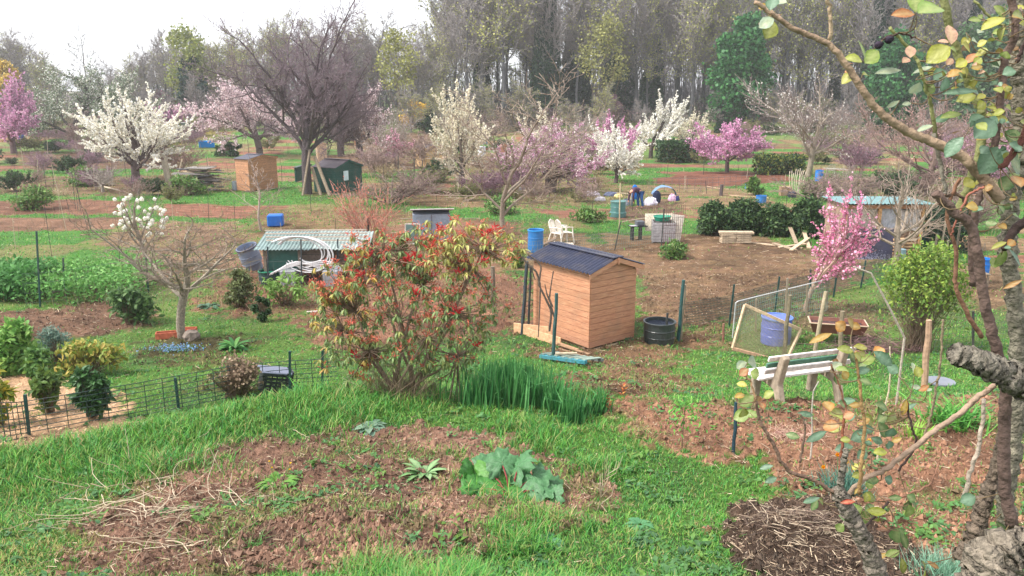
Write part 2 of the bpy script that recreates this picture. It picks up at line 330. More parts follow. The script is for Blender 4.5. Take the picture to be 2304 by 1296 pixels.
# outline corners (picked from the photograph, turned into places on the ground), colour, how much grass grows there, edge raggedness
PATCH = [
 ([(150,1296),(190,1150),(330,1075),(400,1040),(560,1000),(700,985),(830,962),(1000,966),(1130,985),(1290,1075),(1400,1085),(1390,1130),(1300,1170),(1180,1180),(1080,1230),(960,1296)], SOIL, .12, .35),
 ([(1340,925),(1420,895),(1560,925),(1700,900),(1860,905),(2304,890),(2304,1296),(1690,1296),(1640,1180),(1740,1130),(1760,1060),(1720,1000),(1620,1045),(1500,1010),(1400,960)], REDS, .08, .3),
 ([(1640,1160),(1720,1130),(1960,1170),(2120,1290),(1900,1400),(1720,1330),(1640,1240)], DARK, 0, .2),
 ([(1150,780),(1220,770),(1330,790),(1440,740),(1500,770),(1610,700),(1640,760),(1560,790),(1500,830),(1560,880),(1420,890),(1280,890),(1250,850),(1350,830),(1180,800)], so(140,112,88), .22, .6),
 ([(1225,600),(1290,560),(1440,536),(1640,528),(1800,560),(1990,575),(1980,605),(1900,640),(1800,680),(1660,715),(1560,735),(1440,735),(1440,600)], FIELD, .02, .25),
 ([(-40,705),(150,690),(250,675),(340,700),(350,730),(240,752),(120,770),(0,775)], so(132,104,88), .03, .25),
 ([(-100,850),(60,840),(170,880),(290,890),(300,930),(200,985),(-100,1010)], MULCH, .02, .3),
 ([(430,690),(520,610),(560,600),(720,590),(1100,590),(1200,640),(1200,740),(1130,760),(900,780),(720,790),(700,720),(620,700),(540,712)], so(146,110,92), .08, .5),
 ([(-120,458),(200,448),(300,452),(270,478),(-120,484)], so(140,104,88), 0, .2),
 ([(-120,492),(290,488),(270,515),(150,520),(-120,518)], so(144,112,94), 0, .2),
 ([(300,500),(560,500),(560,600),(430,640),(300,640),(330,560)], so(150,124,104), .12, .6),
 ([(540,470),(880,470),(1000,490),(1180,510),(1190,545),(820,600),(560,540)], so(140,116,90), .3, .7),
 ([(820,510),(1010,495),(1180,500),(1170,545),(1000,600),(820,560)], so(148,112,94), .04, .3),
 ([(1470,402),(1560,386),(1760,388),(1800,408),(1640,420),(1470,416)], so(134,92,78), 0, .15),
 ([(1380,478),(1470,446),(1530,452),(1520,496),(1400,505)], so(112,90,78), .05, .3),
 ([(30,352),(180,342),(430,345),(400,380),(60,384)], so(116,90,78), .08, .3),
 ([(-120,395),(160,398),(400,392),(540,402),(540,434),(300,440),(-120,432)], so(126,106,86), .15, .5),
 ([(700,350),(930,345),(960,380),(820,392),(700,385)], so(136,108,88), .1, .5),
 ([(780,300),(990,300),(1000,330),(760,345)], so(130,108,90), .25, .6),
 ([(1040,340),(1330,360),(1420,430),(1300,465),(1150,480),(1000,430)], so(134,118,92), .3, .7),
 ([(1900,400),(2304,400),(2304,450),(1900,450)], so(130,112,92), .25, .5),
 ([(2100,600),(2304,590),(2304,700),(2170,690)], so(146,122,98), .1, .4),
 ([(1800,570),(2010,575),(2000,600),(1830,600)], so(156,136,112), .05, .3),
 ([(1700,660),(2000,690),(2000,740),(1900,770),(1800,745)], so(126,112,88), .35, .6),
 ([(300,285),(500,290),(520,320),(300,330)], so(150,140,80), .4, .4),
 ([(440,315),(520,300),(540,330),(430,345)], so(122,150,84), .5, .4),
 ([(1250,430),(1480,420),(1480,445),(1360,470),(1260,460)], so(138,126,96), .4, .7),
 ([(440,800),(580,800),(600,880),(440,880)], so(110,110,70), .5, .7),
 ([(330,760),(560,760),(560,820),(360,830)], so(96,92,62), .45, .6),
]
PW = []
for poly, colr, dens, rag in PATCH:
    g = np.array([at(a, b)[:2] for a, b in poly]); PW.append((g, colr, dens, rag, mpp([0, *at(*poly[0])[1:]]) * 1))
def inpoly(X, Y, g):
    r = np.zeros(X.shape, bool); k = len(g); j = k - 1
    for i in range(k):
        xi, yi = g[i]; xj, yj = g[j]
        if yi != yj: r ^= ((yi > Y) != (yj > Y)) & (X < (xj - xi) * (Y - yi) / (yj - yi) + xi)
        j = i
    return r
def cover(X, Y):
    """colour of the ground and how much grass stands there (0..1), for places X, Y"""
    n1 = fbm(X * .5, Y * .5, 11, 4); n2 = fbm(X * 2.2, Y * 2.2, 31, 3); nh = fbm(X * 6.3, Y * 6.3, 33, 3); n4 = fbm(X * 1.5 + 3, Y * 1.5, 35, 4)
    far = sst(14, 40, Y)
    t = sst(.42, .62, n1)[:, None]
    col = GR * (1 - t) + GRD * t
    br = (sst(.47, .6, fbm(X * .3, Y * .2, 77, 5)) * (.04 + .96 * far))[:, None]          # worn brown areas in the far plots
    col = col * (1 - br * .85) + ROUGH * br * .85
    dens = 1 - br[:, 0] * .7
    f2 = sst(75, 120, Y)[:, None]; wd = sst(136, 150, Y)[:, None]
    col = col * (1 - f2 * .5) + rgb(120, 128, 80) * f2 * .5
    col = col * (1 - wd) + rgb(96, 88, 76) * wd
    # the chequer of plots: each its own mix of dug soil, green crop or rough, furrowed along its length
    wx = X + 2.2 * (fbm(X * .08, Y * .08, 3, 2) - .5) * 2 + Y * .12; wy = Y + 3 * (fbm(X * .07 + 4, Y * .07, 5, 2) - .5) + X * .05; ix = np.floor(wx / 7.3); iy = np.floor(wy / 4.6); hk = hsh(ix, iy, 9)
    fx = wx / 7.3 - ix; fy = wy / 4.6 - iy; inn = (np.minimum(np.minimum(fx, 1 - fx) * 7.3, np.minimum(fy, 1 - fy) * 4.6) + (fbm(X * 1.3, Y * 1.3, 25, 3) - .5) * .9 > .3) & (Y > 26) & (Y < 128)
    sm = inn & (hk < .42); gm = inn & (hk > .66); sc_ = np.where((hk < .2)[:, None], so(150, 108, 92), so(146, 124, 98)) * (.8 + .35 * (np.sin(wy * 9) > 0))[:, None] * (.8 + .4 * n2)[:, None]
    col = np.where(sm[:, None], sc_, col); dens = np.where(sm, .06, dens); col = np.where(gm[:, None], _r(74, 116, 52) * (.7 + .5 * n2)[:, None], col); dens = np.where(gm, 1.0, dens)
    kind = np.zeros(X.shape, int)
    for i, (g, c, d, rag, s) in enumerate(PW):
        yc = g[:, 1].mean(); am = rag * (.5 + yc * .05)
        jx = (fbm(X * 1.1 + 9, Y * 1.1, 51, 4) - .5) * 2 * am; jy = (fbm(X * 1.1, Y * 1.1 + 5, 61, 4) - .5) * 2 * am
        w = am * .55 + .05; mm_ = sum(inpoly(X + jx + a_, Y + jy + b_, g) * 1.0 for a_, b_ in ((w, 0), (-w, 0), (0, w), (0, -w))) / 4
        if not mm_.any(): continue
        msk = (mm_ + (nh - .5) * 1.3) > .5; msk &= mm_ > 0
        v = c * (1 + (n2[:, None] - .5) * .9) * (1 - .25 * (n1[:, None] > .55)) * (.8 + .4 * nh[:, None])
        if i == 4: v = v * (.62 + .7 * fbm(X * 1.2, Y * 5.5, 21, 4)[:, None]) + rgb(120, 124, 70) * (.09 * (fbm(X * 2.5, Y * 9, 23, 3) > .56))[:, None]
        isl = msk & (n4 > .60 - .1 * (mm_ < 1)) if rag >= .3 and i not in (6,) else msk & False      # weedy islands in the soil
        v = np.where(isl[:, None], v * .55 + ROUGH * .3 + GRD * .15, v)
        col = np.where(msk[:, None], v, col); dens = np.where(msk, d * sst(.35, .6, n2) * 1.6, dens); dens = np.where(isl, .55, dens); kind = np.where(msk, i + 1, kind)
    return col, np.clip(dens, 0, 1), kind
ys = [-14, -8, -4, -1, 1, 2, 2.6, 3.2]; 
y = 3.6
while y < 285: ys.append(y); y += .0062 * y + .004
ys = np.array(ys); us = np.sign(np.linspace(-1, 1, 381)) * np.abs(np.linspace(-1, 1, 381)) ** 1.12
Xg = us[None, :] * (np.maximum(ys, 0)[:, None] * .82 + 5.5); Yg = np.repeat(ys[:, None], len(us), 1)
X = Xg.ravel(); Y = Yg.ravel(); gc, gd, gk = cover(X, Y); Z = zf(X, Y)
def surf(X, Y, gk):     # height of the dug, clodded surface
    nr_ = 1 - sst(16, 40, Y); so_ = (gk > 0) * 1.0
    Z = zf(X, Y) + nr_ * (so_ * ((.5 - np.abs(fbm(X * 4.5, Y * 4.5, 3, 3) - .5) * 3) * .05 + np.maximum(fbm(X * 8, Y * 8, 13, 3) - .5, 0) * .25 + (fbm(X * 1.7, Y * 1.7, 8, 3) - .5) * .07) - (1 - so_) * .02)
    Z = Z + (gk == 5) * (fbm(X * 1.2, Y * 5, 21, 3) - .5) * .16
    for q, rx, ry, h in ((at(830, 1190), 1.1, .42, .15), (at(1040, 1150), .6, .25, .10), (at(1880, 1180), .75, .5, .2)): Z = Z + h * np.exp(-(((X - q[0]) / rx) ** 2 + ((Y - q[1]) / ry) ** 2)) * (.7 + .6 * fbm(X * 5, Y * 5, 19, 3))
    return Z
Z = surf(X, Y, gk)
m = M(); nr, nc = Xg.shape; idx = np.arange(nr * nc).reshape(nr, nc)
m.add(np.stack([X, Y, Z], 1), np.stack([idx[:-1, :-1], idx[:-1, 1:], idx[1:, 1:], idx[1:, :-1]], 2).reshape(-1, 4), None, gc)
go = part("ground", m, GROUND, None, smooth=True); go["kind"] = "structure"
go["label"] = "allotment ground of grass, dug beds and ploughed soil"
def gz(x, y): return float(zf(x, y))
# ---- scattering over the visible ground
def scatter(k, r0, r1, c0=-420, c1=2720, rg=RN):        # ground places between two distances, nearer places more often
    Yq = np.exp(rg.uniform(math.log(r0), math.log(r1), k))
    Xq = (rg.uniform(c0, c1, k) - 1152) / FPX * (.9707 * Yq + .2402 * (7.6 - zf(0 * Yq, Yq)))
    return Xq, Yq
def grass(name, k, r0, r1, label, hs, w0, rg, wk=.0008):
    X, Y = scatter(k, r0, r1, rg=rg); c, d, kd = cover(X, Y)
    keep = rg.random(k) < d * (.35 + .65 * sst(.3, .55, fbm(X * 1.6, Y * 1.6, 91, 3)) + .2); X = X[keep]; Y = Y[keep]; kd = kd[keep]
    k = len(X); t = fbm(X * .9, Y * .9, 44, 4); t2 = fbm(X * 3, Y * 3, 45, 2)
    tall = .8 + 1.5 * sst(.5, .75, t) * (Y < 13) * (X < 1.5)
    crest = np.exp(-((Y - np.interp(X, [-14, -6.2, -4, -3, -1.5], [8.2, 9.1, 10.6, 11.6, 12])) / 1.1) ** 2) * (X < -1)
    tall += crest * 1.3
    H = hs * (.45 + rg.random(k)) * tall * (1 + .012 * Y)
    pal = [rgb(86, 148, 54), rgb(66, 130, 60), rgb(112, 168, 66), rgb(78, 142, 74), rgb(140, 162, 84)]
    cc = mixc(pal, k, rg, .15); q_ = at(60, 1235); q2 = at(900, 1110); dry = (rg.random(k) < .05 + .4 * np.exp(-((X - q_[0]) ** 2 + (Y - q_[1]) ** 2) / 1.2) + .4 * np.exp(-((X - q2[0]) ** 2 + (Y - q2[1]) ** 2) / .4) + .2 * (kd > 0) + .15 * sst(.55, .7, t2))[:, None]
    cc = np.where(dry, mixc([rgb(170, 158, 104), rgb(150, 146, 84)], k, rg), cc)
    bl = sst(.35, .7, t)[:, None]; cc = cc * (1 - .3 * bl) + cc * np.array([.75, 1.0, 1.1]) * .3 * bl
    D = np.stack([rg.normal(0, .28, k), rg.normal(0, .28, k), np.ones(k)], 1)
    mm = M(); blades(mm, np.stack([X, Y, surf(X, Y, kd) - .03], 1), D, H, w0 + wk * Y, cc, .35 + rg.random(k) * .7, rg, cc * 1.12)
    return stuff(name, mm, LEAF, label, "grass")
g1 = np.random.default_rng(21)
grass("grass", 330000, 4.3, 15, "bright green grass growing on the bank and lawns near the bench and beds", .10, .0046, g1)
grass("meadow_grass", 225000, 15, 75, "green grass and weeds between the distant plots", .10, .006, g1, .0010)
# low weeds on the beds and in the lawn
def weeds():
    rg = np.random.default_rng(5); k = 6800; X, Y = scatter(k, 5, 30, rg=rg); c, d, kd = cover(X, Y)
    keep = (fbm(X * 1.3, Y * 1.3, 17, 3) > np.where(kd == 0, .54, .57)) & (kd != 5) & (kd != 3); X = X[keep]; Y = Y[keep]; k = len(X); mm = M()
    n = 9; P = np.repeat(np.stack([X, Y, surf(X, Y, kd[keep]) + .02], 1), n, 0); a = rg.random(k * n) * 6.283; el = rg.random(k * n) * .9 + .1
    D = np.stack([np.cos(a), np.sin(a), el], 1); r = np.repeat(.02 + .05 * rg.random(k), n); P[:, :2] += rg.normal(0, .05, (k * n, 2))
    cc = np.repeat(mixc([rgb(78, 122, 62), rgb(94, 138, 84), rgb(104, 140, 60), rgb(70, 108, 70)], k, rg), n, 0) * (.85 + .3 * rg.random((k * n, 1)))
    leaves(mm, P, D, np.array([[0, 0, 1.]]) + rdir(k * n, rg) * .4, r * 1.6, r * .8, cc, 2, .2, .5)
    stuff("weeds", mm, LEAF, "low leafy weeds spread over the beds and lawn", "weeds")
weeds()
def clods():
    rg = np.random.default_rng(9); X, Y = scatter(215000, 4.6, 28, rg=rg); c, d, kd = cover(X, Y)
    keep = (kd > 0) & (kd != 7); X = X[keep]; Y = Y[keep]; c = c[keep]; kd = kd[keep]; k = len(X)
    dug = np.exp(-(((X - at(830, 1220)[0]) / 1.3) ** 2 + ((Y - at(830, 1220)[1]) / .7) ** 2)); s = (.008 + .030 * rg.random(k) ** 4 + .036 * dug * rg.random(k) ** 2) * (.7 + Y * .03)
    base = np.array([[1, 0, -.4], [-.9, .2, -.4], [.1, 1, -.4], [0, -1, -.4], [.1, .1, .8]])
    tri = np.array([[0, 2, 4], [2, 1, 4], [1, 3, 4], [3, 0, 4]])
    v = base[None] * s[:, None, None] * (.6 + .8 * rg.random((k, 5, 1))) + rg.normal(0, .25, (k, 5, 3)) * s[:, None, None]
    v += np.stack([X, Y, surf(X, Y, kd) + s * .3], 1)[:, None, :]
    f = (tri[None] + (np.arange(k) * 5)[:, None, None]).reshape(-1, 3)
    st = (rg.random(k) < .03)[:, None] & (s[:, None] < .016); cc = np.where(st, rgb(196, 180, 160), c * (.6 + .75 * rg.random((k, 1))))
    mm = M(); mm.add(v.reshape(-1, 3), None, f, np.repeat(cc, 5, 0)); stuff("soil_clods", mm, CONC, "loose soil clods and pale stones on the dug beds", "soil")
clods()
def litter():
    rg = np.random.default_rng(13); k = 78000; X, Y = scatter(k, 4.6, 60, rg=rg); c, d, kd = cover(X, Y)
    want = np.select([kd == 3, kd == 7, kd == 2, kd == 5, kd == 6, kd == 1, kd == 11, kd == 4], [1, 1, .6, .7, .8, .6, .8, .6], .12)
    keep = rg.random(k) < want; X = X[keep]; Y = Y[keep]; kd = kd[keep]; k = len(X)
    P = np.stack([X, Y, surf(X, Y, kd) + .012], 1); a = rg.random(k) * 6.283
    L = (.03 + .10 * rg.random(k) ** 2) * (.7 + Y * .045); D = np.stack([np.cos(a), np.sin(a), rg.normal(0, .22, k)], 1) * L[:, None]
    cc = np.where((kd == 7)[:, None], mixc([rgb(226, 190, 150), rgb(196, 150, 110), rgb(236, 210, 176)], k, rg), mixc([rgb(166, 146, 122), rgb(136, 112, 94), rgb(110, 88, 74), rgb(190, 172, 146)], k, rg))
    w = (.0022 + .0035 * rg.random(k)) * (.6 + Y * .05)
    mm = M(); segs(mm, P - D / 2, P + D / 2, w, w * .6, 3, cc); stuff("straw_litter", mm, TWIG, "dry stalks and wood chips strewn over the beds", "litter")
litter()
# ------------------------------------------------------------ trees
def grow(rg, P):
    """branching skeleton: list of sticks (ax,ay,az,bx,by,bz,ra,rb,level)"""
    out = []
    def go(p, d, L, r, lv):
        pr = P[min(lv, len(P) - 1)]; k = pr.get('seg', 4); sl_ = L / k; w = pr.get('wob', .15); up = pr.get('up', .05)
        rend = r * pr.get('tap', .45); pts = [p]; dirs = [d]
        for i in range(k):
            d = d + Vector((rg.gauss(0, w), rg.gauss(0, w), rg.gauss(0, w) + up)); d.normalize()
            q = p + d * sl_; ra = r + (rend - r) * i / k; rb = r + (rend - r) * (i + 1) / k
            out.append((*p, *q, ra, rb, lv)); p = q; pts.append(p); dirs.append(d.copy())
        if lv >= len(P) - 1: return
        c = pr.get('kids', 4); c = max(1, int(round(c * rg.uniform(.8, 1.2)))); st = pr.get('start', .3); tw = rg.uniform(0, 6.28)
        for j in range(c):
            f = st + (1 - st) * ((j + rg.random() * .8) / c) if pr.get('even', 1) else 1.0
            f = min(f, .999); x = f * k; i = int(x); q = pts[i].lerp(pts[i + 1], x - i); dd = dirs[i + 1]
            tw += 2.4 + rg.uniform(-.4, .4); an = math.radians(pr.get('ang', 45) * rg.uniform(.7, 1.25))
            a = dd.orthogonal().normalized(); a.rotate(Matrix.Rotation(tw, 3, dd)); nd = (dd * math.cos(an) + a * math.sin(an)).normalized()
            L2 = L * pr.get('lr', .6) * rg.uniform(.7, 1.15) * (1 - pr.get('cone', .35) * (f - st) / (1.001 - st))
            go(q, nd, L2, max((r + (rend - r) * f) * pr.get('rr', .55), .002), lv + 1)
        if pr.get('lead', 1): go(p, dirs[-1], L * pr.get('lr', .6) * .8, rend, lv + 1)
    return out, go
def skeleton(seed, P, L0=1., r0=.06, lean=(0, 0), stems=1, spread=.0):
    rg = random.Random(seed); out, go = grow(rg, P)
    for s in range(stems):
        a = rg.uniform(0, 6.28); sp = spread * rg.uniform(.5, 1.2)
        go(Vector((math.cos(a) * .03 * stems ** .5, math.sin(a) * .03 * stems ** .5, 0)) if stems > 1 else Vector((0, 0, 0)), Vector((lean[0] + math.cos(a) * sp, lean[1] + math.sin(a) * sp, 1)).normalized(), L0, r0 / stems ** .5, 0)
    return np.array(out)
def fit(Sk, w, h, dx=0, rmax=None, deep=None):      # stretch a skeleton to a real width and height; dx leans the crown
    Sk = Sk.copy(); pts = np.vstack([Sk[:, 0:3], Sk[:, 3:6]]); hi = np.percentile(pts[:, 2], 99.7)
    x0, x1 = np.percentile(pts[:, 0], [.7, 99.3]); y0, y1 = np.percentile(pts[:, 1], [1, 99]); sx = w / (x1 - x0); sz = h / hi; sy = (deep or w) / (y1 - y0); cx = (x0 + x1) / 2; cy = (y0 + y1) / 2
    for o in (0, 3):
        f = sst(.12, .65, Sk[:, o + 2] / hi)
        Sk[:, o] = (Sk[:, o] - cx * f) * sx + dx * f; Sk[:, o + 1] = (Sk[:, o + 1] - cy * f) * sy; Sk[:, o + 2] *= sz
    k = sz if rmax is None else rmax / Sk[:, 6].max(); Sk[:, 6:8] *= k; return Sk
def wood(Sk, minr, col, lv0=1, colt=None):
    """trunk mesh (levels < lv0) and twig mesh"""
    a = Sk[Sk[:, 8] < lv0]; b = Sk[Sk[:, 8] >= lv0]; t = M(); c = M(); col = np.asarray(col); colt = col if colt is None else np.asarray(colt)
    segs(t, a[:, :3], a[:, 3:6], np.maximum(a[:, 6], minr), np.maximum(a[:, 7], minr), 7, col)
    big = b[:, 6] > minr * 3; B = b[big]; segs(c, B[:, :3], B[:, 3:6], B[:, 6], np.maximum(B[:, 7], minr), 5, col)
    B = b[~big]; f = np.clip(B[:, 6:7] / (minr * 3), 0, 1)
    segs(c, B[:, :3], B[:, 3:6], np.maximum(B[:, 6], minr), np.maximum(B[:, 7], minr * .7), 3, col * f + colt * (1 - f)); return t, c
def along(Sk, lv, k, rg, jit, keep=None):      # points strewn along the twigs of the given levels
    B = Sk[Sk[:, 8] >= lv]
    if keep is not None: B = B[keep(B)]
    L = np.linalg.norm(B[:, 3:6] - B[:, :3], axis=1); i = rg.choice(len(B), k, p=L / L.sum()); f = rg.random((k, 1))
    d = unit(B[i, 3:6] - B[i, :3]); return B[i, :3] * (1 - f) + B[i, 3:6] * f + rdir(k, rg) * rg.random((k, 1)) * jit, d
P_ORCH = [dict(seg=3, kids=6, start=.5, ang=58, lr=1.7, tap=.8, wob=.06, rr=.55, lead=1, cone=0),
          dict(seg=6, kids=7, start=.18, ang=42, lr=.6, up=.06, wob=.13, tap=.35), dict(seg=4, kids=6, start=.15, ang=40, lr=.6, up=.09, wob=.16), dict(seg=3, kids=4, start=.1, ang=38, lr=.62, up=.1, wob=.15), dict(seg=2, up=.08, wob=.2)]
P_SPIKE = [dict(seg=3, kids=8, start=.4, ang=60, lr=1.9, tap=.8, wob=.05, rr=.5, lead=1, cone=0),
           dict(seg=5, kids=9, start=.12, ang=38, lr=.55, up=.05, wob=.1, tap=.35), dict(seg=4, kids=5, start=.15, ang=30, lr=.55, up=.05, wob=.1), dict(seg=3, up=.05, wob=.12)]
P_BIG = [dict(seg=4, kids=7, start=.55, ang=44, lr=1.5, tap=.8, wob=.05, rr=.58, lead=1, cone=0),
         dict(seg=6, kids=7, start=.18, ang=46, lr=.58, up=.02, wob=.15, tap=.35, rr=.55), dict(seg=5, kids=6, start=.12, ang=46, lr=.58, up=.04, wob=.17), dict(seg=4, kids=5, start=.1, ang=46, lr=.56, up=.04, wob=.2), dict(seg=3, kids=4, start=.1, ang=46, lr=.58, up=.04, wob=.22), dict(seg=2, wob=.2, up=.04)]
P_TALL = [dict(seg=8, kids=13, start=.32, ang=34, lr=.34, tap=.35, wob=.035, rr=.42, cone=.45, up=.02),
          dict(seg=5, kids=6, start=.2, ang=34, lr=.55, up=.09, wob=.12, tap=.35), dict(seg=4, kids=5, start=.1, ang=36, lr=.58, up=.08, wob=.15), dict(seg=3, kids=4, start=.1, ang=36, lr=.6, up=.08, wob=.18), dict(seg=2, wob=.2, up=.05)]
P_BUSH = [dict(seg=4, kids=5, start=.2, ang=32, lr=.6, up=.02, wob=.12), dict(seg=3, kids=5, start=.15, ang=36, lr=.6, up=.05, wob=.15), dict(seg=3, kids=3, start=.1, ang=40, lr=.6, wob=.15), dict(seg=2, wob=.2)]
C_BARK = rgb(98, 84, 82); C_GREY = rgb(150, 140, 132); C_TWIG = rgb(142, 126, 120); C_PURP = rgb(128, 108, 122)
def place(name, label, cat, px, py, l, r, top, Pm, seed, barkc, twigc, rpx, bl=None, L0=1., lean=(0, 0), stems=1, spread=0, group=None, lv0=1, minpx=.5, deep=None, mat=PETAL, foliage='crown', smooth=True):
    """a tree rooted at (px,py) whose crown spans l..r and reaches row top; bl: list of (count, sizepx, palette, level, jitterpx, aspect)"""
    g = at(px, py); s = mpp(g); Sk = fit(skeleton(seed, Pm, L0, .06, lean, stems, spread), (r - l) * s, (py - top) * s, ((l + r) / 2 - px) * s, rpx * s, deep)
    t, c = wood(Sk, minpx * s, barkc, lv0, twigc); T = thing(name, label, cat, g + np.array([0, 0, -.02]), 0, group)
    part('trunk', t, BARK, T, smooth=smooth); part('crown', c, TWIG, T)
    rg = np.random.default_rng(seed)
    if bl:
        f = M()
        for (k, sz, pal, lv, jit, asp) in bl:
            k = int(k * 1.5); sz = sz * (.78 if g[1] > 25 else .85)
            Q, d = along(Sk, lv, k, rg, jit * s); cards(f, Q, sz * s * (.6 + .8 * rg.random(k)), mixc(pal, k, rg, .08), rg, asp=asp)
        part('blossom' if mat is PETAL else 'foliage', f, mat, T)
    return T, Sk, s
WHITE = [rgb(250, 246, 236), rgb(240, 236, 220), rgb(252, 250, 246)]; CREAM = [rgb(240, 232, 208), rgb(226, 216, 190), rgb(246, 242, 226)]
BLUSH = [rgb(244, 226, 226), rgb(232, 206, 212), rgb(246, 238, 236), rgb(220, 190, 200)]; PINK = [rgb(216, 150, 192), rgb(228, 172, 206), rgb(204, 132, 176), rgb(240, 200, 220)]
MAUVE = [rgb(206, 160, 184), rgb(224, 190, 204), rgb(190, 140, 170)]; GRN = [rgb(84, 116, 60), rgb(108, 140, 70), rgb(70, 98, 60)]
def orchard():
    # white blossom trees
    place('plum_tree', 'large plum tree covered in spiky white blossom left of the timber heap', 'blossom tree', 308, 412, 188, 428, 206, P_SPIKE, 3, C_BARK, C_GREY, 10,
          [(15000, 5.2, WHITE, 2, 2.6, 1), (4200, 4.5, CREAM, 1, 4, 1)], L0=.7)
    place('pear_tree', 'tall grey green tree thinly dotted with white blossom, behind the large white plum tree', 'blossom tree', 162, 330, 84, 326, 148, P_ORCH, 4, rgb(70, 62, 58), rgb(110, 108, 96), 7,
          [(3200, 4.2, WHITE, 2, 3, 1), (5200, 4.6, [rgb(104, 122, 98), rgb(128, 142, 112), rgb(150, 158, 140)], 2, 7, 1)], L0=1.1)
    place('cherry_tree', 'wide blush white cherry tree in blossom left of the propped bare tree', 'blossom tree', 585, 352, 455, 690, 186, P_ORCH, 5, C_BARK, C_TWIG, 8,
          [(9500, 4.6, BLUSH, 2, 4, 1)], L0=.8)
    place('cherry_tree', 'pale cherry tree in blossom showing right of the propped bare tree', 'blossom tree', 810, 345, 740, 874, 198, P_ORCH, 6, rgb(84, 72, 72), C_TWIG, 8,
          [(4200, 4.2, BLUSH, 2, 4, 1)], L0=1.)
    place('plum_tree', 'upright white blossom tree left of the small pale pump barrels', 'blossom tree', 1042, 430, 978, 1100, 198, P_SPIKE, 7, rgb(110, 100, 92), C_GREY, 5,
          [(7800, 4.8, CREAM, 2, 3, 1)], L0=.6)
    place('plum_tree', 'cream blossom tree behind the pink and grey blossom thicket', 'blossom tree', 1235, 392, 1172, 1310, 244, P_SPIKE, 8, C_BARK, C_GREY, 5,
          [(4200, 4.2, CREAM, 2, 3, 1)], L0=.7)
    place('apricot_tree', 'wide twiggy tree with faded mauve pink blossom, in front of the cream one', 'blossom tree', 1238, 432, 1132, 1346, 278, P_ORCH, 9, rgb(120, 104, 96), rgb(150, 132, 128), 9,
          [(7000, 4.6, MAUVE, 2, 4, 1), (3400, 4.4, [rgb(236, 226, 222)], 2, 5, 1), (1900, 4.8, PINK, 3, 3, 1)], L0=.7, stems=2, spread=.2)
    place('plum_tree', 'bright white blossom tree leaning right beside the magenta one', 'blossom tree', 1385, 412, 1330, 1446, 276, P_SPIKE, 10, C_BARK, C_GREY, 5,
          [(6500, 4.6, WHITE, 2, 2.6, 1)], L0=.55, lean=(.25, 0))
    place('peach_tree', 'magenta blossom tree directly behind the bright white one', 'blossom tree', 1372, 378, 1318, 1428, 256, P_SPIKE, 11, C_BARK, C_PURP, 4,
          [(3600, 4.6, PINK, 2, 3, 1)], L0=.7)
    place('plum_tree', 'white blossom tree with a dark trunk at the far hedge', 'blossom tree', 1464, 356, 1436, 1534, 214, P_SPIKE, 12, rgb(76, 66, 62), C_GREY, 5,
          [(5200, 4.4, WHITE, 2, 2.6, 1)], L0=1.05)
    place('plum_tree', 'low creamy white blossom tree between the far hedge and the pink tree', 'blossom tree', 1548, 352, 1506, 1592, 252, P_SPIKE, 13, C_BARK, C_GREY, 4,
          [(2600, 4.2, CREAM, 2, 2.6, 1)], L0=.8)
    place('peach_tree', 'round vivid pink peach tree in full blossom by the brown far plot', 'blossom tree', 1636, 388, 1553, 1720, 272, P_ORCH, 14, C_BARK, C_PURP, 5,
          [(6000, 4.4, PINK, 2, 4, 1)], L0=.4)
    place('peach_tree', 'mauve pink blossom tree at the left edge of the photo', 'blossom tree', 32, 345, -60, 78, 176, P_ORCH, 15, rgb(110, 90, 90), rgb(150, 120, 140), 7,
          [(5200, 5, MAUVE + PINK[:2], 2, 4, 1)], L0=.8)
    place('peach_tree', 'small magenta blossom tree behind the large white plum tree', 'blossom tree', 388, 300, 340, 428, 232, P_ORCH, 16, C_BARK, C_PURP, 3, [(1500, 4.4, PINK, 1, 4, 1)], L0=.4)
    place('peach_tree', 'dim rose coloured tree far off under the wood on the left', 'blossom tree', 372, 262, 350, 400, 206, P_ORCH, 17, C_BARK, C_PURP, 3, [(900, 4, [rgb(170, 110, 130)], 1, 4, 1)], L0=.4)
    place('peach_tree', 'thin pink blossom tree near the small orange shed', 'blossom tree', 890, 372, 848, 934, 294, P_ORCH, 18, C_BARK, C_TWIG, 3, [(1500, 4.2, [rgb(226, 160, 186), rgb(236, 190, 204)], 2, 3, 1)], L0=.5)
    place('peach_tree', 'pink blossom tree far right behind the rose leaves', 'blossom tree', 2190, 440, 2105, 2300, 300, P_ORCH, 19, rgb(120, 104, 96), rgb(150, 130, 130), 6, [(3800, 4.4, MAUVE + [PINK[1]], 2, 4, 1)], L0=.6)
    T, Sk, s = place('peach_tree', 'slender young peach tree with fresh pink blossom in front of the plank hut', 'blossom tree', 1812, 700, 1836, 1952, 412, P_ORCH[:4], 20, rgb(150, 128, 112), rgb(150, 120, 116), 6,
          [(1900, 6.4, [rgb(238, 150, 192), rgb(246, 180, 208), rgb(228, 120, 170), rgb(250, 206, 220)], 1, 7, 1)], L0=.8, lean=(.2, 0), minpx=.8)
    place('pear_tree', 'narrow young pear tree with white pompom blossom behind the grey bare tree', 'blossom tree', 332, 600, 278, 390, 430,
          [dict(seg=3, kids=7, start=.3, ang=24, lr=.95, tap=.8, wob=.05, rr=.6, cone=.2), dict(seg=4, kids=3, start=.3, ang=28, lr=.5, up=.12, wob=.06), dict(seg=3, up=.1, wob=.08)], 21, rgb(130, 118, 104), C_GREY, 5, None, L0=.8, minpx=.8)
    # pompoms
    g = at(332, 600); s = mpp(g); rg = np.random.default_rng(3); f = M()
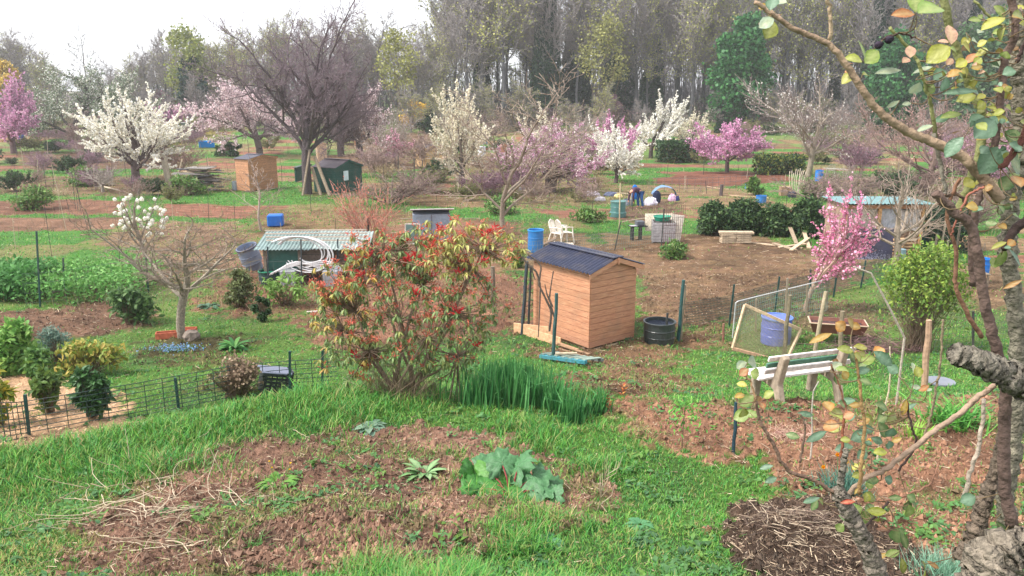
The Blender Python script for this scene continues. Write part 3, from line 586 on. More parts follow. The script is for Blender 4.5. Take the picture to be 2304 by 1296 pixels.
    for (l, r, t) in [(278, 390, 430)]:
        for i in range(74):
            x = rg.uniform(280, 388); lim = 430 + 34 * ((x - 320) / 60) ** 2; yq = rg.uniform(lim, 545 - abs(x - 335) * .5); c = np.array([(x - 332) * s, rg.normal(0, .22), (600 - yq) * s])
            k = 60; n = rdir(k, rg); cards(f, c + n * 4.2 * s * (.5 + .6 * rg.random((k, 1))), 3.6 * s, mixc(WHITE, k, rg, .05), rg, nrm=n)
    part('blossom', f, PETAL, [o for o in S.objects if o.get("label", "").startswith('narrow young pear')][0])
    # bare trees
    T, Sk, s = place('bare_tree', 'large dark bare tree held up by leaning planks beside the green cabin', 'bare tree', 692, 436, 490, 856, 14, P_BIG, 25, rgb(88, 78, 80), rgb(136, 118, 126), 11, None, L0=.75, minpx=.3, deep=8)
    base = at(692, 436); 
    for i, (x0, y0, x1, y1, lb) in enumerate([(681, 436, 697, 336, 'left grey plank leaning on the bare tree'), (722, 437, 702, 378, 'short middle plank leaning on the bare tree'), (742, 438, 708, 352, 'long right plank leaning on the bare tree')]):
        b = at(x0, y0 + (4 if i == 0 else 2)); tp = pt(x1, y1, base[1] - .12); mm = M(); beam(mm, b - b, tp - b, .10, .24 if i == 0 else .2, rgb(158, 140, 122))
        solo('prop_plank', mm, WOOD, lb, 'plank', b, group='planks propping the bare tree')
    T, Sk, s = place('bare_tree', 'grey bare fruit tree with wide low branches standing on the lawn by the terracotta trough', 'bare tree', 408, 760, 190, 572, 448,
          [dict(seg=3, kids=5, start=.82, ang=50, lr=1.25, tap=.85, wob=.04, rr=.62, lead=1, cone=0), dict(seg=7, kids=7, start=.25, ang=42, lr=.58, up=.035, wob=.13, tap=.35, rr=.55),
           dict(seg=5, kids=5, start=.15, ang=44, lr=.62, up=.07, wob=.2, rr=.6), dict(seg=4, kids=4, start=.15, ang=42, lr=.6, up=.08, wob=.22), dict(seg=3, wob=.25, up=.06)], 27, rgb(140, 130, 116), rgb(120, 102, 90), 10, None, L0=.95, minpx=.5, deep=3.2)
    place('bare_tree', 'spindly bare tree in the middle, rising in front of the white blossom', 'bare tree', 1132, 530, 985, 1330, 170,
          [dict(seg=3, kids=5, start=.3, ang=44, lr=1.7, tap=.8, wob=.05, rr=.6, lead=1, cone=0), dict(seg=6, kids=6, start=.2, ang=44, lr=.5, up=.04, wob=.12, tap=.35), dict(seg=4, kids=5, start=.15, ang=44, lr=.6, up=.06, wob=.16), dict(seg=4, kids=3, start=.1, ang=44, lr=.6, wob=.2), dict(seg=2, wob=.2)], 31, rgb(140, 126, 112), rgb(150, 134, 120), 6, None, L0=.6, minpx=.7)
    place('bare_tree', 'knotty bare tree in front of the plank hut on the right', 'bare tree', 2016, 598, 1880, 2140, 352, P_ORCH[:4], 33, rgb(150, 136, 120), rgb(140, 124, 112), 8, None, L0=2.0, minpx=.6)
    place('bare_tree', 'pale grey bare tree with a thick trunk behind the blue barrel and white table', 'bare tree', 1818, 398, 1690, 1930, 178, P_ORCH, 34, rgb(150, 138, 122), rgb(136, 122, 118), 7,
          [(500, 4, [rgb(226, 222, 214)], 3, 3, 1)], L0=1.0, minpx=.42)
    place('bare_tree', 'brown bare tree far right between the hut and the rose', 'bare tree', 2080, 440, 1930, 2210, 214, P_ORCH, 35, rgb(120, 100, 92), rgb(146, 120, 112), 7, [(700, 3.6, [rgb(206, 170, 160)], 3, 3, 1)], L0=.7, minpx=.5)
    place('bare_tree', 'brown bare tree cut off by the right edge', 'bare tree', 2270, 430, 2160, 2400, 190, P_ORCH, 36, rgb(120, 100, 92), rgb(140, 116, 108), 7, None, L0=.7, minpx=.5)
    place('bare_tree', 'slim leafless sapling in front of the brown shed', 'bare tree', 588, 520, 528, 640, 356, P_TALL[:3], 37, rgb(150, 136, 126), rgb(150, 132, 122), 3, None, L0=1, minpx=.6)
    place('bare_tree', 'short bare apple tree near the dead branches left of the timber heap', 'bare tree', 232, 432, 190, 280, 372, P_ORCH[:4], 38, C_GREY, C_GREY, 4, None, L0=.5, minpx=.5)
    place('bare_tree', 'small bare tree on the skyline gap at the left', 'bare tree', 205, 285, 150, 245, 66, P_TALL[:4], 39, rgb(120, 116, 116), rgb(140, 138, 138), 3, None, L0=1, minpx=.35)
    place('bare_tree', 'two trunked bare tree right of the propped tree', 'bare tree', 768, 352, 724, 846, 190, P_ORCH, 40, rgb(92, 80, 78), rgb(120, 104, 104), 8, None, L0=3.0, minpx=.45, stems=2, spread=.08)
    for i, (x, y, l, r, t, lb) in enumerate([(60, 300, 20, 110, 226, 'low brown thicket under the left pink tree'), (1845, 450, 1760, 1970, 385, 'tangle of thin bare branches left of the plank hut'), (2160, 520, 2090, 2230, 420, 'bare brushwood right of the plank hut'), (1065, 335, 1010, 1150, 250, 'purple brown thicket behind the upright white tree'), (880, 455, 800, 1000, 380, 'wide tangle of bramble beside the green cabin')]):
        place('bare_thicket', lb, 'shrub', x, y, l, r, t, P_BUSH, 50 + i, rgb(120, 100, 96), rgb(136, 116, 110), 2, [(500, 3.4, [rgb(130, 130, 90), rgb(160, 150, 120)], 2, 3, 1)], stems=14, spread=.7, minpx=.45, mat=LEAF)
    place('red_twig_shrub', 'shrub of thin reddish upright twigs behind the corrugated roof', 'shrub', 832, 566, 752, 912, 402, P_BUSH[:3], 60, rgb(170, 126, 110), rgb(186, 130, 116), 2, [(380, 4, [rgb(200, 120, 100)], 1, 3, 1)], stems=11, spread=.42, minpx=.4, mat=LEAF)
orchard()
# ------------------------------------------------------------ the wood on the rise behind the allotments
P_TALL2 = [dict(seg=9, kids=15, start=.22, ang=28, lr=.4, tap=.3, wob=.05, rr=.45, cone=.5, up=.02)] + P_TALL[1:]
def forest():
    rg = np.random.default_rng(77); kinds = []
    bluegrey = rgb(100, 99, 102); tw = rgb(146, 138, 136)
    def proto(kind, seed):
        Sk = fit(skeleton(seed, P_TALL if seed % 2 else P_TALL2, 1, .03), 7.5, 24, 0, .26)
        t, c = wood(Sk, .03, bluegrey if kind != 'ivy' else rgb(92, 88, 84), 1, tw)
        T = thing('wood_tree', '', 'tree', (0, 0, -60)); part('trunk', t, BARK, T)
        f = M()
        if kind == 'bare': Q, d = along(Sk, 3, 500, rg, .5); cards(c, Q, .22, mixc([rgb(150, 140, 120), rgb(120, 112, 110)], 500, rg), rg)
        part('crown', c, TWIG, T)
        if kind == 'leafing':
            Q, d = along(Sk, 3, 2300, rg, .7); cards(f, Q, .26, mixc([rgb(168, 170, 96), rgb(140, 148, 92), rgb(188, 186, 104)], 2300, rg), rg)
        if kind == 'ivy':
            h = rg.random(5200) ** .8 * 17; a = rg.random(5200) * 6.28; r = (.5 + 1.0 * fbm(h * .5, a * 1.2, seed, 3)) * (1.25 - h / 20) * 1.15; cc = np.interp(h, np.linspace(0, 24, 9), np.linspace(0, 0, 9))
            cards(f, np.stack([np.cos(a) * r, np.sin(a) * r, h], 1), .42, mixc([rgb(58, 84, 66), rgb(78, 102, 70), rgb(46, 68, 60)], 5200, rg), rg)
        if len(f.v): part('foliage', f, LEAF, T)
        return T
    lab = dict(bare='tall leafless tree of the wood with a purple grey twiggy crown', leafing='tree of the wood with thin yellow green young leaves', ivy='tree of the wood whose trunk is wrapped in dark ivy')
    PR = {k: [proto(k, 100 + i * 7 + j) for j in range(n)] for i, (k, n) in enumerate((('bare', 5), ('leafing', 2), ('ivy', 2)))}
    used = set()
    topf = lambda px: np.interp(px, [-80, 0, 60, 120, 165, 240, 300, 360, 420, 500, 560, 640, 700, 800, 900, 960, 1000, 1400, 2400], [20, 26, 34, 50, 178, 168, 112, 70, 66, 60, 40, 30, 22, 16, 24, 30, 8, -60, -60])
    for row, Yd in enumerate((142, 151, 162, 127)):
        xs = np.arange(-.70 * Yd, .70 * Yd, 4.3)
        for x0 in xs:
            x = x0 + rg.uniform(-1.8, 1.8); yv = Yd + rg.uniform(-3.5, 3.5); px = 1152 + x / yv * FPX / 1.0
            if 150 < px < 250: continue
            gz0 = gz(x, yv); d = ray(px, topf(px)); top = CAMP[2] + d[2] / d[1] * yv; hgt = max(6.0, (top - gz0) * rg.uniform(.84, 1.04))
            if px > 1000: hgt = max(hgt, rg.uniform(25, 33))
            if row == 3:
                if rg.random() < .35: continue
                hgt = rg.uniform(5, 9.5)
            k = rg.choice(['bare', 'leafing', 'ivy'], p=[.44, .38, .18] if px > 900 else [.5, .44, .06])
            if 1150 < px < 1420 and row < 3: k = rg.choice(['ivy', 'leafing', 'bare'], p=[.5, .25, .25])
            Pq = PR[k][rg.integers(0, len(PR[k]))]; w = rg.uniform(.85, 1.3) * (hgt / 24) ** (.6 if row < 3 else .55)
            if Pq.name not in used:
                used.add(Pq.name); Pq.location = (x, yv, gz0 - .3); Pq.scale = (w, w, hgt / 24); Pq.rotation_euler[2] = rg.uniform(0, 6.28); o = Pq; o["label"] = lab[k]
            else: o = dup(Pq, (x, yv, gz0 - .3), rg.uniform(0, 6.28), lab[k], (w, w, hgt / 24))
            o["group"] = {'bare': 'leafless trees of the wood', 'leafing': 'leafing trees of the wood', 'ivy': 'ivy clad trees of the wood'}[k]
    # the closed depth of the wood: trunks, twigs and undergrowth too many to count
    mm = M(); k = 6500; Yd = rg.uniform(165, 215, k); x = rg.uniform(-.74, .8, k) * Yd; z0 = zf(x, Yd); px = 1152 + x / Yd * FPX
    ok = ~((px > 150) & (px < 235)); tp = topf(px); zt = CAMP[2] + (np.tan(PITCH * -1 + np.arctan((648 - tp) / FPX))) * Yd
    hh = np.clip(zt - z0, 5, 30) * rg.uniform(.1, .42, k); A = np.stack([x, Yd, z0], 1)[ok]; hh = hh[ok]; k = len(A); B = A + np.stack([rg.normal(0, 1.2, k), rg.normal(0, 1, k), hh], 1)
    segs(mm, A, B, .10 + .12 * rg.random(k), .03, 3, mixc([rgb(116, 112, 116), rgb(130, 126, 126), rgb(100, 102, 106)], k, rg))
    k = 60000; Yd = rg.uniform(150, 215, k); x = rg.uniform(-.74, .8, k) * Yd; z0 = zf(x, Yd); px = 1152 + x / Yd * FPX; tp = topf(px)
    zt = CAMP[2] + (np.tan(-PITCH + np.arctan((648 - tp) / FPX))) * Yd; hmax = np.clip(zt - z0, 4, 28); h = hmax * rg.random(k) ** 1.7 * .38
    ok = ~((px > 150) & (px < 235) & (h > 7)); Q = np.stack([x, Yd, z0 + h], 1)[ok]; k = len(Q)
    pal = np.where((fbm(Q[:, 0] * .06, Q[:, 2] * .1, 4, 3) > .53)[:, None], mixc([rgb(104, 120, 92), rgb(128, 136, 98), rgb(92, 110, 94)], k, rg), mixc([rgb(122, 118, 122), rgb(138, 130, 130), rgb(108, 108, 112)], k, rg))
    cards(mm, Q, .35 + .4 * rg.random(k), pal, rg, asp=.35)
    k = 26000; Yd = rg.uniform(126, 150, k); x = rg.uniform(-.7, .76, k) * Yd; hh = (1.2 + 5.5 * fbm(x * .09, Yd * .05, 6, 4) ** 1.5) * sst(124, 134, Yd); px = 1152 + x / Yd * FPX
    ok = (fbm(x * .05, Yd * .08, 9, 3) > .36) ; Q = np.stack([x, Yd, zf(x, Yd) + hh * rg.random(k)], 1)[ok]; k = len(Q)
    c1 = (fbm(Q[:, 0] * .09, Q[:, 1] * .1, 14, 3) > .52)[:, None]; cards(mm, Q, .3 + .25 * rg.random(k), np.where(c1, mixc([rgb(110, 124, 84), rgb(84, 104, 70)], k, rg), mixc([rgb(138, 112, 122), rgb(124, 106, 108), rgb(150, 132, 120)], k, rg)), rg, asp=.3)
    stuff('wood_undergrowth', mm, TWIG, 'dense mass of trunks, brush and undergrowth in the depth of the wood', 'woodland')
forest()
def blob(name, label, cat, px, py, l, r, top, n, szpx, pal, seed, low=0., flat=1., stem=None, group=None, deep=None, lumps=9, mat=LEAF, up=0., asp=1., boxy=False, leafy=False):
    """leafy mass spanning l..r and up to row top, made of leaf clusters spread through its volume, on stems"""
    g = at(px, py); s = mpp(g); rg = np.random.default_rng(seed); w = (r - l) * s / 2; h = (py - top) * s; dx = ((l + r) / 2 - px) * s; dp = (deep if deep else w)
    T = thing(name, label, cat, g, 0, group); uz = (np.arange(lumps) + rg.random(lumps)) / lumps; ra_ = rg.random(lumps) * 6.283; tp_ = np.sqrt(np.clip(1 - (uz * 1.9 - .85) ** 2 * .95, .08, 1)) * np.sqrt(rg.random(lumps) * .8 + .2) * .72; rad = (.28 + .22 * rg.random(lumps)) * (1.15 - .35 * uz); rz_ = min(w, h * .55)
    cen = np.stack([np.cos(ra_) * tp_ * w, np.sin(ra_) * tp_ * dp, h * (low + (1 - low) * (.1 + .76 * uz))], 1) + np.array([dx, 0, 0])
    i = rg.integers(0, lumps, n); u = rdir(n, rg) * (rg.random((n, 1)) ** .38) * rad[i][:, None] * np.array([w, dp, rz_])
    Q = cen[i] + u
    stray = rg.random(n) < .12; Q[stray] = cen[i][stray] + (Q - cen[i])[stray] * 1.45
    if boxy: Q = np.stack([rg.uniform(-w, w, n) + dx, rg.uniform(-dp, dp, n), h * (low + (1 - low) * rg.random(n) ** .7) * (.86 + .2 * fbm(rg.random(n) * 0 + i, i * 0., 3))], 1); Q[:, 2] *= .85 + .25 * fbm(Q[:, 0] * 2 / max(w, .5), Q[:, 1], seed, 3)
    Q[:, 2] = np.abs(Q[:, 2] - .02) + .02
    cc = mixc(pal, n, rg, .12); f = M(); sz = szpx * s * (.6 + .8 * rg.random(n))
    if leafy: leaves(f, Q, unit(rdir(n, rg) + np.array([0, 0, up])), rdir(n, rg) + np.array([0, 0, 1]), sz * 1.5, sz * .62 * asp, cc, 3, .25, .5)
    else: cards(f, Q, sz, cc, rg, asp=asp)
    part('foliage', f, mat, T); st = M(); k = 16 if stem is None else stem
    j = rg.integers(0, n, k * 6); A = np.stack([rg.normal(0, w * .12, k * 6), rg.normal(0, w * .08, k * 6), np.zeros(k * 6)], 1) + (np.array([dx, 0, 0]) * .2 if not boxy else np.stack([rg.uniform(-w, w, k * 6), np.zeros(k * 6), np.zeros(k * 6)], 1))
    segs(st, A, Q[j], max(.5 * s, .006), .25 * s, 4, rgb(112, 94, 78)); part('stems', st, TWIG, T); return T
def shrubs():
    DG = [rgb(52, 80, 46), rgb(70, 100, 56), rgb(40, 64, 44)]; MG = [rgb(88, 126, 62), rgb(70, 110, 56), rgb(112, 146, 70)]; IV = [rgb(58, 110, 62), rgb(78, 134, 74), rgb(44, 92, 56)]
    blob('ivy_tree', 'tall broad evergreen covered top to bottom in ivy at the edge of the wood', 'tree', 1652, 296, 1588, 1744, 28, 12000, 7, IV, 1, .0, lumps=26, stem=8)
    blob('ivy_tree', 'second tall ivy green evergreen, behind the rose branch', 'tree', 1985, 300, 1925, 2080, 60, 10000, 7, IV, 2, .0, lumps=24, stem=8)
    blob('ivy_tree', 'evergreen mass behind the upper rose leaves at the right', 'tree', 2190, 300, 2110, 2330, 20, 10000, 8, [rgb(84, 116, 72), rgb(70, 100, 66)], 3, .0, lumps=24, stem=8)
    blob('conifer', 'dark blue green conifer in the wood left of the propped bare tree', 'tree', 440, 284, 408, 478, 118, 4200, 6, [rgb(44, 66, 62), rgb(58, 82, 70)], 4, .0, lumps=14, stem=6)
    blob('leafing_tree', 'yellow green tree top standing out above the wood on the left', 'tree', 400, 282, 370, 490, 56, 3000, 5, [rgb(158, 162, 84), rgb(138, 146, 84), rgb(118, 128, 84)], 5, .3, lumps=18, stem=3)
    blob('leafing_tree', 'yellow green tree right of the big bare tree', 'tree', 905, 284, 850, 960, 64, 1900, 5, [rgb(158, 158, 84), rgb(138, 140, 84)], 6, .35, lumps=18, stem=3)
    blob('leafing_tree', 'olive leafing tree in the middle of the wood', 'tree', 1350, 284, 1290, 1420, 30, 1900, 5, [rgb(160, 158, 92), rgb(134, 136, 88)], 7, .3, lumps=20, stem=3)
    blob('willow', 'golden yellow willow at the left edge below the tall trees', 'tree', 40, 300, -20, 74, 124, 4200, 5, [rgb(212, 182, 84), rgb(190, 160, 80), rgb(170, 150, 90)], 8, .1, lumps=12, stem=12)
    blob('forsythia', 'bright yellow forsythia bush in front of the wood', 'shrub', 932, 290, 902, 964, 222, 2200, 5, [rgb(236, 196, 50), rgb(220, 176, 50)], 9, .1)
    blob('shrub', 'dark green bush right below the yellow forsythia', 'shrub', 962, 300, 936, 990, 244, 1500, 5, DG, 10)
    blob('shrub', 'round mauve brown shrub at the foot of the wood', 'shrub', 1386, 292, 1350, 1416, 210, 2400, 3.4, [rgb(130, 104, 112), rgb(112, 88, 98)], 11, .0, asp=.4)
    blob('shrub', 'wide purple brown undergrowth shrub left of the round one', 'shrub', 1280, 282, 1180, 1370, 236, 3200, 4, [rgb(112, 88, 100), rgb(96, 84, 84)], 12, asp=.4)
    blob('shrub', 'grey brown thicket at the wood edge behind the white tree trunk', 'shrub', 1200, 292, 1040, 1250, 240, 3200, 4, [rgb(104, 92, 92), rgb(92, 96, 80)], 13, asp=.5)
    hd = [(1560, 1652, 453, 530, 'left'), (1628, 1726, 448, 527, 'second'), (1700, 1792, 458, 530, 'third'), (1768, 1866, 446, 534, 'right')]
    for i, (l, r, t, b, w) in enumerate(hd):
        blob('hedge_shrub', 'dark evergreen laurel shrub of the hedge, ' + {'left': 'nearest the white box', 'second': 'above the stacked planks', 'third': 'behind the blue netting', 'right': 'nearest the plank hut'}[w], 'shrub', (l + r) / 2, b, l, r, t, 5200, 6.5, DG + [rgb(96, 120, 70)], 30 + i, .0, group='laurel hedge beyond the ploughed field', leafy=True, deep=.8, lumps=30)
    blob('hedge', 'clipped dark green hedge under the far white blossom trees', 'hedge', 1520, 366, 1476, 1572, 312, 2600, 5, DG, 40, boxy=True, deep=1.2)
    blob('hedge', 'clipped hedge with a yellow green top right of the pink tree', 'hedge', 1752, 392, 1700, 1808, 346, 2800, 5, DG + [rgb(150, 156, 72)], 41, boxy=True, deep=1.2)
    blob('hedge', 'dark evergreen hedge behind the plank hut', 'hedge', 2112, 560, 2070, 2160, 455, 2800, 6, [rgb(44, 62, 48), rgb(56, 80, 56)], 42, boxy=True, deep=1)
    blob('shrub', 'dark round evergreen bush above the corrugated timber heap', 'shrub', 514, 352, 478, 548, 318, 1600, 5, DG, 43)
    blob('shrub', 'green bush left of the far dark green cabin', 'shrub', 410, 262, 382, 440, 212, 1500, 5, MG, 44)
    blob('privet_shrub', 'tall bright green privet bush with bare brown lower stems beside the bench', 'shrub', 2060, 790, 1950, 2180, 545, 3900, 7, [rgb(138, 164, 68), rgb(108, 142, 60), rgb(158, 176, 80), rgb(90, 118, 56)], 45, .36, lumps=34, stem=40, leafy=True, up=.8, deep=.9)
    blob('shrub', 'pale green leafy bush at the left edge by the mulch', 'shrub', 34, 842, -30, 92, 718, 2600, 11, [rgb(128, 172, 86), rgb(104, 152, 74), rgb(150, 186, 100)], 46, leafy=True, up=.4)
    blob('shrub', 'small green bush below the pale one at the left edge', 'shrub', 92, 850, 60, 130, 780, 900, 11, MG, 47, leafy=True)
    blob('juniper', 'blue grey spreading conifer beside the pale green bush', 'shrub', 128, 822, 84, 178, 728, 2600, 7, [rgb(118, 146, 134), rgb(90, 120, 112), rgb(140, 160, 140)], 48, asp=.35)
    blob('yew', 'small dark cone shaped evergreen near the lawn edge', 'shrub', 592, 720, 570, 614, 652, 1500, 7, DG, 49, asp=.5, lumps=6)
    blob('shrub', 'loose green shrub left of the grey bare tree', 'shrub', 292, 730, 238, 350, 642, 2000, 9, [rgb(88, 122, 70), rgb(74, 104, 66), rgb(110, 140, 84)], 50, .1, leafy=True)
    blob('shrub', 'thin leaved olive shrub left of the black barrel', 'shrub', 540, 692, 500, 584, 600, 1000, 7, [rgb(112, 122, 76), rgb(92, 100, 66)], 51, .1, leafy=True, stem=26)
    blob('camellia', 'dark glossy round shrub behind the lower wire fence', 'shrub', 208, 948, 170, 246, 820, 1300, 13, [rgb(56, 92, 52), rgb(72, 112, 60)], 52, .2, leafy=True, mat=GLOSS)
    blob('shrub', 'thin dark green shrub left of the glossy one behind the fence', 'shrub', 112, 930, 74, 150, 820, 700, 12, [rgb(80, 110, 56), rgb(104, 128, 60)], 53, .2, leafy=True)
    blob('shrub', 'yellow leaved shrub cut off by the left edge near the wire fence', 'shrub', 0, 960, -40, 34, 800, 900, 13, [rgb(150, 160, 60), rgb(96, 140, 56), rgb(190, 170, 60)], 54, .1, leafy=True)
    blob('shrub', 'golden leaved low shrub in front of the pale green bush', 'shrub', 190, 842, 120, 300, 762, 800, 11, [rgb(182, 162, 84), rgb(150, 150, 70), rgb(120, 150, 66)], 55, .1, leafy=True, stem=30)
    blob('dry_grass_clump', 'dead brown hydrangea like clump behind the fence by the black crate', 'shrub', 530, 892, 468, 596, 800, 500, 6, [rgb(168, 146, 122), rgb(146, 122, 104)], 56, .3, stem=130)
    blob('shrub', 'small bush with tiny green leaves between the barrels and the red shrub', 'shrub', 640, 690, 590, 700, 610, 500, 8, [rgb(124, 158, 80)], 57, .1, leafy=True, stem=14)
    blob('vegetable_row', 'mass of leafy broad beans inside the netted bed on the left', 'vegetables', 210, 655, 92, 330, 598, 3600, 7, [rgb(110, 164, 84), rgb(134, 180, 100), rgb(88, 140, 70)], 58, boxy=True, deep=1.6, leafy=True, up=.5)
    blob('vegetable_row', 'leafy crop at the left edge behind the netting', 'vegetables', 30, 660, -60, 100, 590, 3000, 10, [rgb(100, 152, 84), rgb(80, 132, 70)], 59, boxy=True, deep=1.2, leafy=True, up=.5)
    for i, (x, y, l, r, t, lb) in enumerate([(1320, 500, 1262, 1380, 470, 'dark leafy vegetable row behind the white chairs'), (1120, 480, 1080, 1170, 440, 'weedy mound left of the blossom thicket'), (1700, 440, 1680, 1716, 396, 'small cabbage bush near the blue tubs'), (1815, 440, 1795, 1846, 408, 'leafy clump beside the bean poles'), (70, 470, 20, 130, 420, 'grey green leek row at the left'), (180, 420, 130, 240, 376, 'tall weeds under the big white plum tree'), (410, 440, 330, 470, 396, 'dry brush below the timber heap'), (1500, 580, 1470, 1560, 540, 'green weeds along the field by the hedge'), (1160, 600, 1140, 1182, 560, 'green ivy on the thin post left of the shed')]):
        blob('weed_clump', lb, 'plants', x, y, l, r, t, 900, 6, MG + [rgb(130, 140, 90)], 70 + i, leafy=True, up=.4)
shrubs()

def farfill():
    """bushes, bramble and young trees crowding the far plots"""
    rg = np.random.default_rng(202); C = []
    def bush(Sk, pal, barkc, k, lv, sz, asp=1.):
        T = thing('bush', '', 'shrub', (0, 0, -50)); t, c = wood(Sk, .014, barkc, 0 if True else 1, barkc); part('branches', c, TWIG, T)
        if k: f = M(); Q, d = along(Sk, lv, k, rg, .12); cards(f, Q, sz * (.6 + .8 * rg.random(k)), mixc(pal, k, rg, .1), rg, asp=asp); part('foliage', f, LEAF, T)
        return T
    sk = lambda sd, w, h, P=P_BUSH, st=9, sp=.5: fit(skeleton(sd, P, 1, .03, (0, 0), st, sp), w, h)
    protos = [('brown leafless bush in the far plots', 'leafless bushes of the far plots', bush(sk(301, 3.2, 2.4), None, rgb(146, 124, 116), 0, 2, .1)),
              ('purplish twiggy bush in the far plots', 'purplish bushes of the far plots', bush(sk(302, 3.6, 2.6), [rgb(150, 110, 124)], rgb(140, 114, 124), 500, 2, .10)),
              ('olive green budding bush in the far plots', 'olive bushes of the far plots', bush(sk(303, 2.8, 2.2), [rgb(126, 136, 80), rgb(104, 118, 70), rgb(150, 152, 90)], rgb(126, 112, 96), 1500, 1, .13)),
              ('dark evergreen bush in the far plots', 'evergreen bushes of the far plots', bush(sk(304, 2.4, 1.8), [rgb(70, 96, 58), rgb(54, 78, 50)], rgb(100, 90, 80), 2200, 1, .14)),
              ('young leafless fruit tree in the far plots', 'young leafless trees of the far plots', bush(sk(305, 3.6, 4.2, P_ORCH[:4], 1, 0), [rgb(220, 210, 205)], rgb(146, 132, 124), 160, 2, .09)),
              ('clump of dry pale stalks in the far plots', 'dry clumps of the far plots', bush(sk(306, 1.6, 1.2, P_BUSH[:2], 40, .3), [rgb(190, 170, 130)], rgb(184, 164, 136), 100, 0, .1))]
    used = set(); n = 0
    while n < 275:
        x = rg.uniform(-60, 2360); t = rg.random(); row = 262 + 200 * t ** 1.35
        if x > 1400 and 372 < row < 460 and x < 1860: continue
        if 420 < row and 1340 < x < 1560: continue
        if 690 < x < 830 and row > 330: continue
        if 400 < x < 730 and row > 338: continue
        g = at(round(x, 1), round(row, 1))
        k = rg.choice(6, p=[.24, .14, .25, .15, .12, .10]); lb, gr, T = protos[k]; sc = rg.uniform(.55, 1.35) * (1 if g[1] > 60 else .75)
        z = (sc * rg.uniform(.8, 1.2), sc * rg.uniform(.8, 1.2), sc * rg.uniform(.7, 1.1))
        if k not in used: used.add(k); T.location = g; T.scale = z; T["label"] = lb; o = T
        else: o = dup(T, g, rg.uniform(0, 6.28), lb, z)
        if k in (0, 1, 2, 3, 4, 5): o["group"] = gr
        n += 1
    for k in range(6):
        if k not in used: bpy.data.objects.remove(protos[k][2])
    # dry stalks and tall weeds standing about the rough ground
    k = 15000; X, Y = scatter(k, 22, 125, rg=rg); c, d, kd = cover(X, Y); keep = (fbm(X * .25, Y * .25, 71, 3) > .47) & (kd != 5) & (kd != 14); X = X[keep]; Y = Y[keep]; k = len(X); h = (.12 + .5 * rg.random(k) ** 2) * (.7 + Y * .008); m = M()
    A = np.stack([X, Y, zf(X, Y)], 1); B = A + np.stack([rg.normal(0, .12, k), rg.normal(0, .12, k), h], 1); r = .00022 * Y; segs(m, A, B, r, r * .5, 3, mixc([rgb(170, 150, 124), rgb(120, 104, 90), rgb(150, 146, 96), rgb(96, 84, 78)], k, rg)); stuff('dry_weeds', m, TWIG, 'dry stalks and tall weeds standing in the rough plots', 'weeds')
farfill()
# ------------------------------------------------------------ sheds
def boards(m, x0, x1, z0f, z1f, z0, z1, hb, y, t, colf, gap=.009, axis='x'):
    """horizontal boards of a wall lying in the plane y, from x0 to x1; z1f(x) is the top edge"""
    z = z0; i = 0
    while z < z1 - .01:
        zt = min(z + hb - gap, z1); c = colf(i)
        # clip to the sloping top: shorten the board where the gable is lower
        a, b = x0, x1
        if z1f is not None:
            xs = np.linspace(x0, x1, 41); ok = xs[np.array([z1f(q) for q in xs]) >= zt - .012]
            if len(ok) < 2: z += hb; i += 1; continue
            a, b = ok[0], ok[-1]
        box(m, ((a + b) / 2, y, (z + zt) / 2), (b - a, t, zt - z), None, c, .002); z += hb; i += 1
def corrugated(m, p0, u, v, n, amp, col, th=.004, nv=6):
    """corrugated sheet from corner p0 along u (across the ribs, n ribs) and v (along the ribs)"""
    p0 = np.asarray(p0, float); u = np.asarray(u, float); v = np.asarray(v, float); nn = unit(np.cross(u, v)); k = n * 8 + 1
    a = np.linspace(0, 1, k); h = np.sin(a * n * 2 * math.pi) * amp; L = np.array([0, 1.])
    L = np.linspace(0, 1, nv); G = p0 + a[:, None, None] * u + L[None, :, None] * v + (h[:, None, None]) * nn; H = G - nn * th
    idx = np.arange(k * nv).reshape(k, nv); q = np.stack([idx[:-1, :-1], idx[1:, :-1], idx[1:, 1:], idx[:-1, 1:]], 2).reshape(-1, 4); N = k * nv
    e = []
    for A in (idx[:, 0], idx[::-1, -1], idx[-1, :], idx[0, ::-1]): e.append(np.stack([A[:-1], A[1:], A[1:] + N, A[:-1] + N], 1))
    m.add(np.vstack([G.reshape(-1, 3), H.reshape(-1, 3)]), np.vstack([q, q[:, ::-1] + N, np.concatenate(e)]), None, col)
